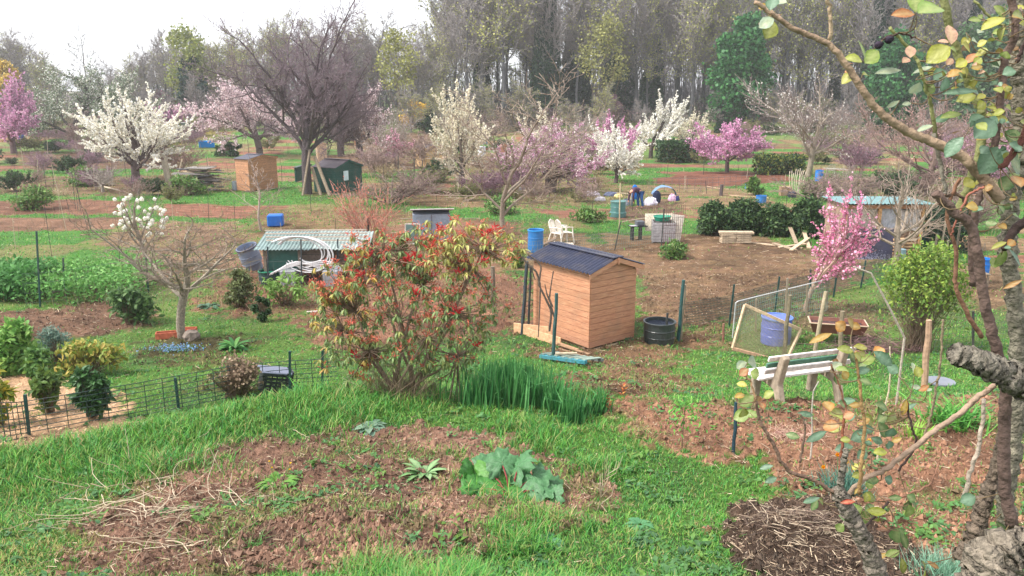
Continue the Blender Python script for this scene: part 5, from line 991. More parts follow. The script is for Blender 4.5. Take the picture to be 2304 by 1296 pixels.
# ------------------------------------------------------------ plank hut on the right
def hut():
    g = at(1890, 577); s = mpp(g); T = thing('plank_hut', 'patchwork hut with a turquoise roof edge, white sheeting and bare timber posts', 'hut', g, -.02); w = 175 * s; h = 118 * s; d = 1.9
    m = M(); corrugated(m, (-.2, d + .2, h + .03), (w + .45, 0, 0), (0, -d - .5, .02), 26, .015, rgb(96, 130, 132), .006); part('roof', m, METAL, T)
    m = M(); beam(m, (-.1, -.1, h - .08), (w + .1, -.1, h - .08), .06, .14, rgb(176, 128, 96)); part('fascia', m, WOOD, T)
    for x in (.03, w * .44, w * .98): m = M(); box(m, (x, -.05, h / 2), (.12 if x < w * .9 else .1, .1, h - .12), None, rgb(206, 160, 112), .004); part('post', m, WOOD, T)
    rg = np.random.default_rng(8)
    for i, (a, b, z0, z1, c) in enumerate([(.02, .42, .35, .92, rgb(206, 196, 182)), (.46, .72, .36, .92, rgb(202, 204, 212)), (.72, .96, .50, .90, rgb(214, 206, 204)), (.73, .96, .2, .49, rgb(150, 122, 100))]):
        m = M(); k = 14; X_, Z_ = np.meshgrid(np.linspace(a * w, b * w, k), np.linspace(z0 * h, z1 * h, 9)); Y_ = .02 + rg.normal(0, .018, X_.shape); cc = np.tile(c, (X_.size, 1)) * (.7 + .35 * fbm(X_.ravel() * 7, Z_.ravel() * 4, i, 4))[:, None]
        idx = np.arange(X_.size).reshape(X_.shape); m.add(np.stack([X_, Y_, Z_], 2).reshape(-1, 3), np.stack([idx[:-1, :-1], idx[:-1, 1:], idx[1:, 1:], idx[1:, :-1]], 2).reshape(-1, 4), None, cc); part('wall_sheet', m, CLOTH if i != 3 else WOOD, T)
    m = M(); box(m, (w / 2, d, h / 2), (w, .04, h), None, rgb(90, 80, 72)); box(m, (.0, d / 2, h / 2), (.04, d - .06, h), None, rgb(150, 130, 110)); box(m, (w, d / 2, h / 2), (.04, d - .06, h), None, rgb(130, 110, 96)); part('back_walls', m, WOOD, T)
    g = at(1957, 583); s = mpp(g); m = M(); w2 = 98 * s; h2 = 68 * s; k = 20; box(m, (0, 0, h2 / 2), (w2, .03, h2), rotx(-.14), rgb(62, 60, 84), .004)
    rg2 = np.random.default_rng(1); Q = np.stack([rg2.uniform(-.45, .45, 260) * w2, np.zeros(260), np.abs(rg2.normal(.05, .12, 260)) * h2], 1); Q[:, 1] = -.026 + (Q[:, 2] - h2 / 2) * .141; n = np.tile([0, -.99, .14], (260, 1)); cards(m, Q, .035, rgb(150, 150, 176), rg2, nrm=n)
    solo('dark_panel', m, METAL, 'large dark blue grey sheet leaning against the plank hut, scuffed white at the bottom', 'panel', g, -.05)
    for i in range(5):
        g3 = at(2026, 582); m = M(); box(m, (0, 0, 0), (.85, .3, .07), rotz(.03 * i - .05), rgb(196, 160, 122) * (.85 + .07 * i), .004); solo('plank', m, WOOD, ['lowest', 'second', 'third', 'fourth', 'topmost'][i] + ' plank stacked right of the dark sheet at the hut', 'plank', g3 + np.array([0, -.1, .25 + .13 * i]), group='planks stacked by the hut')
    g3 = at(2026, 584); m = M(); box(m, (-.3, 0, .1), (.12, .3, .2), None, rgb(120, 100, 84)); box(m, (.3, 0, .1), (.12, .3, .2), None, rgb(120, 100, 84)); box(m, (0, 0, .5), (.05, .05, .6), None, rgb(150, 120, 90)); solo('support_block', m, WOOD, 'dark blocks under the plank stack at the hut', 'block', g3 + np.array([0, -.1, 0]))
    g4 = at(2066, 560); s = mpp(g4); m = M(); w4 = 34 * s; z0 = 62 * s; z1 = 96 * s
    for a, b in (((-w4 / 2, 0, z0), (-w4 * .3, 0, z1)), ((w4 / 2, 0, z0), (w4 / 2, 0, z1 - .1)), ((-w4 * .3, 0, z1), (w4 / 2, 0, z1 - .12)), ((-w4 / 2, 0, z0), (w4 / 2, 0, z0)), ((-w4 / 2, 0, 0), (-w4 / 2, 0, z0)), ((w4 / 2, 0, 0), (w4 / 2, 0, z0))): beam(m, a, b, .06, .08, rgb(206, 176, 132))
    solo('timber_frame', m, WOOD, 'pale timber window frame standing at the right corner of the plank hut', 'frame', g4 + np.array([0, .15, 0]))
    for i, (x, yb, yt, c) in enumerate([(2112, 580, 494, 170), (2100, 585, 525, 130), (2128, 575, 540, 180), (2110, 640, 566, 200), (2148, 590, 500, 100)]):
        g5 = at(x, yb); s = mpp(g5); m = M(); beam(m, (0, 0, -.05), ((.1 if i == 0 else .02), 0, (yb - yt) * s), .06 if i != 3 else .03, .06 if i != 3 else .03, rgb(c, c * .92, c * .8)); solo('stake', m, WOOD, ['tall pale stake leaning by the dark hedge', 'short brown stake left of the leaning one', 'stubby pale stake right of the leaning one', 'thin white stake in front of the dark hedge', 'dark tall stake at the far right of the hedge'][i], 'stake', g5)
hut()
# far table, poles, long sheds and odds
g, s = solo_at(1862, 402); T = thing('trestle_table', 'white trestle table by the far brushwood', 'table', g); m = M(); box(m, (.55, 0, .78), (48 * s, .8, .05), roty(.04), rgb(214, 208, 190)); part('tabletop', m, PLAS, T)
for x in (-.05, .6, 1.6): m = M(); beam(m, (x, 0, 0), (x, 0, .76), .05, .05, rgb(206, 200, 184)); part('leg', m, PLAS, T)
c3 = dup(ch, at(1874, 398) + np.array([0, .6, 0]), math.radians(170), 'pale garden chair behind the far white trestle table'); c3["group"] = 'white plastic garden chairs'
g, s = solo_at(1790, 434); rg = np.random.default_rng(4)
for i in range(9):
    m = M(); x = (i - 4) * .09; tube(m, [(x, 0, 0), (x * 1.3 + rg.normal(0, .03), .05, 1.0), (x * 1.5 + .1, .15, 52 * s * rg.uniform(.8, 1.05))], .022, 5, rgb(200, 184, 166) * rg.uniform(.85, 1.1)); solo('bean_pole', m, WOOD, 'pale bean pole in the upright bundle beyond the laurel hedge', 'pole', g, group='bundle of pale bean poles')
for i, (x, y, w_, h_, c, lb) in enumerate([(1766, 440, 24, 20, rgb(160, 130, 104), 'brown wooden crate left of the bean poles'), (1782, 444, 14, 12, rgb(60, 62, 80), 'dark crate at the foot of the bean poles')]): boxthing('crate', lb, 'crate', x, y, w_, h_, .5, c, WOOD)
def polesheets():
    g, s = solo_at(455, 430); rg = np.random.default_rng(12)
    L = ['corrugated sheet', 'grey board', 'brown beam', 'dark board', 'pale plank']
    for i in range(22):
        a = rg.normal(0, .22) ; ln = rg.uniform(1.2, 2.9); z = .06 + i * .075; x = rg.normal(.0, .45); m = M(); yq = rg.normal(0, .35); col = [rgb(150, 144, 140), rgb(128, 116, 104), rgb(104, 90, 84), rgb(84, 84, 92), rgb(188, 172, 146)][i % 5]
        R = rotz(a) @ roty(rg.normal(0, .08))
        if i % 5 == 0: corrugated(m, R @ np.array([-ln / 2, -.4, 0]), R @ np.array([ln, 0, 0]), R @ np.array([0, .8, .05]), int(ln * 8), .02, col, .005)
        else: box(m, (0, 0, 0), (ln, .3, .06), R, col, .004)
        solo('scrap_timber', m, WOOD, f'{L[i % 5]} lying {"low down" if i < 7 else "halfway up" if i < 15 else "near the top"} in the big timber heap beside the brown shed', 'timber', g + np.array([x, yq, z]), group=f'{L[i % 5]}s of the timber heap, ' + ("low" if i < 7 else "middle" if i < 15 else "top"))
    for i, (x0, y0, x1, y1, c) in enumerate([(392, 412, 410, 358, 180), (398, 418, 470, 372, 190), (470, 420, 520, 396, 150), (440, 416, 504, 430, 130), (386, 425, 372, 352, 120), (382, 424, 366, 360, 110)]):
        a = at(x0, y0 + 12); b = pt(x1, y1, a[1] + .3); m = M(); beam(m, a - a, b - a, .22, .05, rgb(c, c * .92, c * .8)); solo('loose_board', m, WOOD, ['pale board standing at the left end of the timber heap', 'long pale board slanting over the timber heap', 'board sticking out toward the brown shed', 'dark board at the foot of the timber heap', 'grey pole leaning left of the timber heap', 'second grey pole leaning left of the timber heap'][i], 'board', a)
polesheets()
# ------------------------------------------------------------ bench
def bench():
    A = plane(1738, 902, 2.86); B = plane(1868, 884, 2.86); d = B - A; L = np.linalg.norm(d); yaw = math.atan2(d[1], d[0]); mid = (A + B) / 2; mid[2] = gz(mid[0], mid[1]) - .02
    T = thing('park_bench', 'old bench with concrete supports and white and green slats, seen from behind', 'bench', mid, yaw)
    cc = rgb(164, 148, 130)          # local: x along the bench, +y towards its front (away from the camera), -y the back leg
    for sx in (-1, 1):
        x = sx * L / 2; m = M()
        prof = [(-.30, 0), (-.19, 0), (-.06, .33), (.10, .36), (.36, .38), (.40, .0), (.52, 0), (.50, .46), (.10, .47), (-.02, .50), (-.16, .90), (-.22, .92), (-.27, .88), (-.16, .44)]
        P = np.array(prof); n = len(P); v = np.concatenate([np.stack([np.full(n, x - .055), P[:, 0], P[:, 1]], 1), np.stack([np.full(n, x + .055), P[:, 0], P[:, 1]], 1)])
        bm = bmesh.new(); vv = [bm.verts.new(q) for q in v]; f1 = bm.faces.new(vv[:n]); f2 = bm.faces.new(vv[n:][::-1])
        for i in range(n): bm.faces.new([vv[(i + 1) % n], vv[i], vv[n + i], vv[n + (i + 1) % n]])
        bmesh.ops.recalc_face_normals(bm, faces=bm.faces); bmesh.ops.bevel(bm, geom=[e for e in bm.edges], offset=.012, segments=1, affect='EDGES'); bmesh.ops.triangulate(bm, faces=bm.faces); bm.verts.index_update()
        m.add(np.array([list(q.co) for q in bm.verts]), None, [[q.index for q in f.verts] for f in bm.faces], cc); bm.free(); part('support', m, CONC, T)
    LL = L + .52
    # back slats, lying on the front side of the leaning back post
    for i, (z, c, h_) in enumerate([(.845, rgb(226, 214, 212), .085), (.73, rgb(96, 140, 122), .085), (.615, rgb(226, 216, 214), .085)]):
        y = -.1 + (.88 - z) * .36 - .05; m = M(); R = rotx(.33); box(m, (.06, y + .045, z), (LL, .035, h_), R, c, .006); part('back_slat', m, WOOD, T, 'green back slat' if i == 1 else None)
    for i in range(4): m = M(); box(m, (-.02, .04 + .12 * i, .497), (LL, .09, .035), None, rgb(230, 222, 216), .006); part('seat_slat', m, WOOD, T)
bench()
# ------------------------------------------------------------ things near the shed
def nearshed():
    for i, (x0, y0, x1, y1, h0, h1, w_, c, lb) in enumerate([
        (1156, 742, 1258, 756, 10, 12, .28, 222, 'wide pale new board leaning against the shed side'), (1164, 738, 1262, 772, 2, 8, .22, 206, 'second new board in front of the wide one by the shed'), (1262, 775, 1326, 794, 4, 2, .08, 150, 'thin batten on the ground at the shed corner'),
        (1258, 780, 1322, 800, 1, 1, .07, 130, 'second thin batten on the ground at the shed corner'), (1255, 770, 1300, 786, 5, 5, .07, 160, 'third thin batten on the ground at the shed corner')]):
        a = at(x0, y0 + 8); b = at(x1, y1 + 8); s = mpp(a); a = a + np.array([0, 0, .03 + h0 * s]); b = b + np.array([0, 0, .03 + h1 * s]); m = M(); beam(m, a - a, b - a, .03 if w_ > .2 else w_, w_ if w_ > .2 else .03, rgb(c, c * .8, c * .62), .004); solo('board', m, WOOD, lb, 'board', a, group='boards by the shed')
    # turquoise slatted gate lying on the ground
    a = plane(1216, 803, 1.75); b = plane(1318, 832, 1.75); c = plane(1356, 818, 1.75); g = a.copy(); g[2] = gz(*a[:2]) + .05
    T = thing('pallet', 'faded turquoise slatted pallet lying flat in the grass before the shed', 'pallet', g); u = b - a; v = c - b; zz = lambda p: np.array([p[0], p[1], gz(p[0] + a[0], p[1] + a[1]) - g[2] + .09])
    m = M(); beam(m, zz(u * 0), zz(u), .09, .07, rgb(60, 130, 144)); part('front_rail', m, WOOD, T)
    m = M(); beam(m, zz(v), zz(u + v), .08, .06, rgb(110, 120, 116)); part('rear_rail', m, WOOD, T)
    for i in range(7): f = .04 + i * .15; m = M(); beam(m, zz(u * f) + np.array([0, 0, .05]), zz(u * f + v) + np.array([0, 0, .05]), .09, .022, rgb(128, 146, 136) * (.8 + .06 * i)); part('slat', m, WOOD, T)
    m = M(); beam(m, zz(u * .3 + v * .1) + np.array([0, 0, .09]), zz(u * .55 + v * .7) + np.array([0, 0, .12]), .07, .03, rgb(190, 176, 150)); solo('board', m, WOOD, 'pale offcut lying across the turquoise pallet', 'board', g)
    # posts near the shed
    for i, (x, yb, x2, yt, r, c, lb) in enumerate([(1174, 752, 1186, 588, .045, rgb(56, 66, 72), 'dark blue grey post carrying the vine left of the shed'), (1188, 752, 1194, 600, .03, rgb(60, 66, 68), 'thin dark post close behind the vine post'), (1244, 812, 1252, 660, .04, rgb(52, 84, 84), 'green topped post in front of the shed side'), (1524, 770, 1538, 630, .045, rgb(46, 84, 84), 'greenish post right of the black tank'), (1499, 780, 1502, 704, .03, rgb(60, 62, 62), 'dark stake in front of the black tank'),
        (1530, 765, 1540, 640, .05, rgb(140, 126, 108), 'grey wooden post behind the greenish one'), (1764, 800, 1778, 664, .05, rgb(120, 110, 90), 'round wooden post in front of the screen panel'), (1833, 790, 1858, 656, .05, rgb(172, 156, 130), 'pale post leaning right behind the bench'), (1890, 838, 1896, 700, .05, rgb(130, 116, 96), 'mossy post right of the bench'), (2080, 880, 2090, 720, .055, rgb(170, 140, 116), 'brown cut post near the strap leaved plant'),
        (1628, 768, 1628, 728, .035, rgb(140, 100, 84), 'short reddish stub in the grass left of the screen panel'), (1650, 1022, 1656, 905, .022, rgb(40, 66, 78), 'dark blue stake in the bed before the bench'), (1110, 690, 1108, 600, .07, rgb(120, 108, 94), 'thick grey tree stake in the bare bed'), (826, 560, 829, 488, .05, rgb(74, 66, 62), 'dark square post by the red twig shrub'), (1393, 525, 1396, 412, .03, rgb(186, 170, 140), 'tall pale stake in front of the compost bin'), (984, 560, 984, 500, .02, rgb(60, 60, 66), 'thin stake by the glazed frame'), (1622, 440, 1624, 415, .12, rgb(88, 76, 76), 'dark knotty stump in the far grass')]):
        a = at(x, yb); b = pt(x2, yt, a[1]); m = M(); rg = np.random.default_rng(i); p = np.array([a * (1 - t) + b * t for t in (0, .25, .5, .75, 1)]) - a; p[1:4, :2] += rg.normal(0, .008, (3, 2)); p[0, 2] -= .1
        tube(m, p, [r * 1.05, r, r, r * .95, r * .9], 8, c, rough=.15, seed=i); solo('post', m, WOOD, lb, 'post', a)
    # vine trained on the posts
    m = M()
    for pl in ([(1246, 768), (1250, 720), (1243, 700), (1236, 672), (1240, 640), (1245, 610)], [(1236, 745), (1241, 700), (1222, 660), (1212, 640), (1218, 600), (1206, 585), (1186, 572), (1168, 568)], [(1190, 598), (1206, 610), (1216, 640), (1214, 700), (1211, 758)], [(1243, 690), (1231, 664), (1226, 640)], [(1166, 566), (1182, 588), (1194, 600), (1204, 630)]):
        Yb = at(1246, 800)[1] - .1; P = np.array([pt(x, y, Yb) for x, y in pl]); n = len(P) * 4; t = np.linspace(0, len(P) - 1, n); Q = np.stack([np.interp(t, np.arange(len(P)), P[:, k]) for k in range(3)], 1); tube(m, Q - P[0] * 0 - at(1246, 800), np.linspace(.028, .012, n), 6, rgb(96, 84, 76), rough=.4)
    solo('grape_vine', m, BARK, 'old leafless grape vine climbing the posts left of the shed', 'vine', at(1246, 800))
    # screen panel with the blue barrel behind
    Y0 = at(1745, 800)[1]; c4 = [pt(1648, 784, Y0), pt(1676, 686, Y0 + .3), pt(1802, 742, Y0 + .2), pt(1768, 816, Y0 - .1)]; g = c4[0]
    T = thing('screen_panel', 'wooden framed mesh screen leaning in front of the blue barrel', 'screen', g); m = M()
    for i in range(4): beam(m, c4[i] - g, c4[(i + 1) % 4] - g, .05, .07, rgb(196, 170, 140) if i != 3 else rgb(190, 150, 124), .003)
    part('frame', m, WOOD, T); m = M(); P0, P1, P2, P3 = [q - g for q in c4]; A_, B_ = [], []
    for i in range(1, 46): f = i / 46; A_.append(P0 * (1 - f) + P3 * f); B_.append(P1 * (1 - f) + P2 * f)
    for i in range(1, 34): f = i / 34; A_.append(P0 * (1 - f) + P1 * f); B_.append(P3 * (1 - f) + P2 * f)
    segs(m, A_, B_, .0042, .0042, 3, rgb(150, 140, 108)); part('mesh', m, METAL, T)
    drum('blue_barrel', 'blue violet barrel standing behind the wooden mesh screen', 1744, 772, 66, 62, rgb(84, 104, 190), rimc=rgb(90, 130, 200), yaw=.3)
    # brown metal trough
    a = at(1880, 768); s = mpp(a); T = thing('trough', 'rusty brown trough on trestles behind the bench', 'trough', a, .35 * 0 - .25); w = 120 * s; m = M(); h0, h1, d = .26, .52, .62
    V = np.array([[-w / 2 * .86, -d * .36, h0], [w / 2 * .86, -d * .36, h0], [w / 2 * .86, d * .36, h0], [-w / 2 * .86, d * .36, h0], [-w / 2, -d / 2, h1], [w / 2, -d / 2, h1], [w / 2, d / 2, h1], [-w / 2, d / 2, h1]])
    V2 = V * np.array([.95, .9, 1]) + np.array([0, 0, .02]); m.add(np.vstack([V, V2]), [[0, 3, 2, 1], [0, 1, 5, 4], [1, 2, 6, 5], [2, 3, 7, 6], [3, 0, 4, 7], [8, 9, 10, 11], [8, 12, 13, 9], [9, 13, 14, 10], [10, 14, 15, 11], [11, 15, 12, 8], [4, 5, 13, 12], [5, 6, 14, 13], [6, 7, 15, 14], [7, 4, 12, 15]], None, rgb(122, 76, 64)); part('basin', m, METAL, T)
    m = M(); 
    for p, q in (((-w / 2, -d / 2), (w / 2, -d / 2)), ((w / 2, -d / 2), (w / 2, d / 2)), ((w / 2, d / 2), (-w / 2, d / 2)), ((-w / 2, d / 2), (-w / 2, -d / 2))): beam(m, (*p, h1), (*q, h1), .03, .02, rgb(196, 176, 150))
    part('rim', m, METAL, T); m = M(); box(m, (0, 0, h1 - .08), (w * .88, d * .82, .02), None, rgb(84, 66, 66)); part('soil', m, GROUND, T)
    for x in (-w * .33, w * .33): m = M(); box(m, (x, 0, h0 / 2), (.07, d * .6, h0 - .004), None, rgb(90, 70, 60)); part('leg', m, WOOD, T)
    g = at(1960, 790); m = M(); rg = np.random.default_rng(3); k = 420; A = np.stack([rg.normal(0, .55, k), rg.normal(0, .25, k), np.abs(rg.normal(0, .16, k))], 1); D = rdir(k, rg) * np.array([1, 1, .25]) * rg.uniform(.1, .35, (k, 1)); segs(m, A - D, A + D, .006, .004, 3, mixc([rgb(110, 80, 84), rgb(140, 110, 104), rgb(90, 66, 70)], k, rg)); solo('twig_pile', m, TWIG, 'heap of thin purple brown prunings right of the trough', 'twig pile', g)
    # terracotta trough with stone under the bare tree
    for i, (x, y, w_, yaw, lb) in enumerate([(388, 760, 66, .28, 'long terracotta trough left of the bare tree trunk'), (424, 752, 34, .1, 'short terracotta trough right of the bare tree trunk')]):
        a = at(x, y); s = mpp(a); w = w_ * s; m = M(); 
        for sx, sy, lx, ly in ((0, -.1, w, .02), (0, .1, w, .02), (-w / 2, 0, .02, .22), (w / 2, 0, .02, .22)): box(m, (sx, sy, .09), (lx, ly, .16), None, rgb(196, 108, 82), .004)
        box(m, (0, 0, .09), (w * .96, .18, .06), None, rgb(84, 70, 60)); solo('terracotta_trough', m, CONC, lb, 'planter', a, yaw)
    a = at(432, 764); m = M(); lathe(m, [(0, 0), (.2, 0), (.22, .1), (.17, .22), (0, .24)], 9, rgb(130, 118, 108)); m.v[0] *= 1 + np.random.default_rng(2).normal(0, .1, m.v[0].shape); solo('stone', m, CONC, 'rough stone at the foot of the grey bare tree', 'stone', a)
    # black crate behind the wire fence
    a = at(622, 876); T = thing('black_crate', 'upturned black plastic crate with a cloudy lid behind the wire fence', 'crate', a, .5); m = M(); R = roty(.25)
    for i in range(5): box(m, (0, -.24, .06 + .075 * i), (.55, .02, .05), R, rgb(40, 44, 52))
    for i in range(6): box(m, (-.25 + .1 * i, -.245, .2), (.025, .02, .36), R, rgb(36, 40, 48))
    box(m, (-.27, 0, .2), (.02, .46, .36), R, rgb(38, 42, 50)); box(m, (.27, 0, .2), (.02, .46, .36), R, rgb(38, 42, 50)); part('slatted_side', m, PLAS, T); m = M(); box(m, (0, 0, .40), (.6, .5, .03), R, rgb(110, 116, 136), .01); part('lid', m, PLAS, T)
    # planks edging beds
    for i, (x0, y0, x1, y1, h, c, lb) in enumerate([(112, 668, 288, 650, .22, rgb(120, 108, 90), 'mossy board edging the netted bean bed'), (168, 656, 284, 642, .1, rgb(196, 184, 160), 'pale top board behind the mossy bed edging'), (282, 708, 318, 728, .08, rgb(206, 190, 160), 'short pale board under the loose green shrub'), (430, 612, 560, 606, .05, rgb(206, 190, 166), 'pale plank edging the path left of the long hutch'), (180, 530, 320, 522, .05, rgb(170, 140, 120), 'long plank along the brown strip'), (180, 408, 270, 430, .08, rgb(220, 206, 184), 'pale branchlike pole on the soil at the left'), (6, 418, 30, 428, .1, rgb(210, 190, 160), 'short pale board at the left edge'), (900, 493, 1080, 492, .04, rgb(150, 140, 120), 'thin edging board behind the white lidded hutch'), (1400, 500, 1520, 480, .04, rgb(190, 170, 150), 'long batten lying by the vegetable row'), (690, 705, 730, 703, .06, rgb(214, 200, 190), 'white board left of the red shrub'), (1330, 428, 1440, 440, .05, rgb(200, 184, 160), 'pale edging strip left of the gardener'), (1590, 420, 1700, 440, .05, rgb(190, 164, 140), 'long lath near the blue tubs'), (1640, 440, 1730, 446, .04, rgb(206, 180, 150), 'thin lath in front of the blue tub'), (800, 382, 930, 378, .06, rgb(200, 186, 160), 'long pale beam on the ground right of the green cabin'), (1900, 400, 2060, 412, .06, rgb(170, 160, 140), 'edging beam along the far brushwood')]):
        a = at(x0, y0); b = at(x1, y1); m = M(); a[2] += h / 2; b[2] += h / 2; beam(m, a - a, b - a, .04, h, c, .003); solo('edging_board', m, WOOD, lb, 'board', a)
nearshed()
# ------------------------------------------------------------ wire fences
def fence(label, pts, hgt, step, posts, rows, postc, wc=rgb(36, 60, 56), wr=.0025, group=None, name='wire_fence', postr=.02, wirecross=None, minr=0.0):
    G = [at(*p) for p in pts]; g = G[0]; T = thing(name, label, 'fence', g); P = np.array(G); seg = np.concatenate([[0], np.cumsum(np.linalg.norm(np.diff(P[:, :2], axis=0), axis=1))]); Lt = seg[-1]
    def pos(t): x = np.interp(t, seg, P[:, 0]); y = np.interp(t, seg, P[:, 1]); return np.array([x, y, np.interp(t, seg, P[:, 2])])
    A = []; B = []; n = int(Lt / step)
    for i in range(n + 1):
        p = pos(i * step) - g; A.append(p); B.append(p + np.array([0, 0, hgt]))
    nb = max(len(pts) * 2, n)
    for r in rows:
        for i in range(nb): p = pos(Lt * i / nb) - g; q = pos(Lt * (i + 1) / nb) - g; A.append(p + np.array([0, 0, hgt * r])); B.append(q + np.array([0, 0, hgt * r]))
    m = M(); sc = max(wr, mpp(G[len(G) // 2]) * minr); segs(m, A, B, sc, sc, 4, wc); part('wire_mesh', m, METAL, T)
    for i, (px, py, px2, ph) in enumerate(posts):
        a = at(px, py); b = pt(px2, ph, a[1]); m = M(); beam(m, a - g + np.array([0, 0, -.08]), b - g, postr * 2, postr * 2, postc); part('post', m, METAL, T)
    return T
TEAL = rgb(22, 62, 60)
fence('dark green wire border fence behind the grassy bank at the lower left', [(-60, 1010), (60, 985), (180, 962), (300, 940), (420, 915), (540, 890), (650, 880), (760, 872)], .62, .31, [(66, 985, 56, 888), (402, 918, 394, 850), (652, 885, 652, 790), (724, 880, 726, 785)], [.02, .14, .27, .4, .55, .72, .88, 1.0], TEAL, minr=.9)
fence('fine dark mesh fence along the near side of the ploughed field', [(1540, 740), (1640, 722), (1740, 690), (1860, 660), (1990, 628)], .72, .055, [(1640, 735, 1652, 640), (1742, 705, 1754, 622), (1822, 685, 1824, 606), (1875, 668, 1886, 595), (1936, 648, 1948, 586)], [.02, .12, .22, .32, .42, .52, .62, .72, .82, .92, 1.0], TEAL, minr=.38)
fence('greenish chicken wire fence with a pale top rail behind the screen panel', [(1648, 760), (1740, 728), (1800, 714), (1864, 700)], .95, .09, [(1700, 745, 1702, 672), (1766, 735, 1772, 626), (1815, 715, 1816, 640), (1860, 700, 1862, 612)], [.03, .15, .27, .4, .52, .64, .76, .88], rgb(150, 138, 118), rgb(110, 140, 130), minr=.35)
g = at(1648, 760); m = M(); b = at(1864, 700); tube(m, [(0, 0, .0), (0.02, 0, .93), (.08, 0, .97), tuple(b - g + np.array([0, 0, .97]))], .014, 6, rgb(196, 196, 196)); solo('metal_rail', m, METAL, 'pale bent tube along the top of the chicken wire', 'rail', g)
fence('chicken wire fence between the lawn and the ploughed field behind the shed', [(1180, 590), (1300, 575), (1420, 556), (1470, 548)], .75, .12, [(1382, 565, 1396, 500), (1488, 552, 1494, 470)], [.05, .3, .55, .8, 1.], rgb(60, 62, 60), rgb(110, 120, 110), minr=.28)
fence('tall rusty bar mesh panel standing beside the white crate', [(1492, 552), (1540, 552)], 1.7, .085, [], [.1, .3, .5, .7, .9], rgb(100, 60, 50), rgb(96, 62, 60), minr=.4)
fence('net fence on thin black rods around the bean bed', [(60, 690), (150, 682), (330, 650), (480, 628)], 1.0, .35, [(90, 690, 82, 520), (144, 655, 142, 580), (334, 658, 328, 575)], [.1, .4, .7, 1], TEAL, rgb(70, 90, 80), minr=.3)
fence('wire fence in front of the long hutch', [(560, 660), (700, 655), (860, 640)], 1.0, .4, [(603, 650, 602, 555), (679, 645, 677, 538), (760, 640, 760, 538), (940, 640, 936, 530)], [.3, .65, 1.], rgb(44, 56, 64), rgb(80, 90, 90), minr=.25)
fence('low net fence right of the privet bush', [(2100, 800), (2180, 790), (2260, 780)], .7, .12, [(2190, 800, 2190, 700)], [.1, .3, .5, .7, .9], rgb(60, 60, 60), rgb(70, 90, 80), minr=.3)
fence('old sagging fence before the far brown plot', [(1460, 432), (1560, 434), (1700, 425)], 1.0, .5, [], [.3, .6, .95], rgb(90, 80, 80), rgb(100, 96, 96), minr=.35)
fence('fence of dark stakes in front of the light pine shed', [(870, 398), (920, 400), (1000, 404)], 1.1, 1.6, [(896, 398, 896, 350), (932, 402, 932, 356), (952, 404, 950, 360), (972, 406, 972, 362)], [.4, .8], rgb(90, 80, 74), rgb(120, 110, 100), minr=.3, postr=.05)
def stakes():
    rg = np.random.default_rng(31); i = 0
    ex = [(rg.uniform(0, 2100), rg.uniform(320, 480), rg.uniform(18, 42)) for _ in range(70)]; ex = [e for e in ex if not (690 < e[0] < 830 and e[1] < 440)]
    for x, y, h_ in ex + [(38, 350, 30), (105, 430, 60), (170, 470, 100), (150, 520, 150), (205, 540, 130), (183, 480, 90), (212, 430, 60), (252, 420, 40), (35, 560, 70), (120, 600, 140), (250, 410, 38), (285, 400, 60), (470, 500, 60), (530, 520, 70), (700, 480, 60), (755, 540, 50), (270, 620, 90), (55, 380, 50), (395, 560, 110), (440, 610, 60), (1500, 400, 30), (1540, 430, 34), (1590, 436, 30), (1440, 370, 22), (1330, 500, 60), (1680, 400, 26), (1235, 470, 40), (1720, 380, 26), (1960, 420, 30), (2020, 440, 40), (640, 560, 60), (348, 410, 50), (310, 350, 40), (330, 345, 30), (500, 330, 30), (1010, 380, 34), (560, 345, 30)]:
        a = at(x, y); s = mpp(a); m = M(); l = rg.normal(0, .06); r = max(.008, .55 * s); dark = rg.random() < .55; c = rgb(60, 62, 60) if dark else rgb(176, 160, 140)
        tube(m, [(0, 0, -.05), (l * h_ * s, 0, h_ * s)], r, 5, c); solo('garden_stake', m, WOOD, 'thin dark garden stake standing in the far plots' if dark else 'thin pale garden cane standing in the far plots', 'stake', a, group='dark stakes in the plots' if dark else 'pale canes in the plots'); i += 1
stakes()
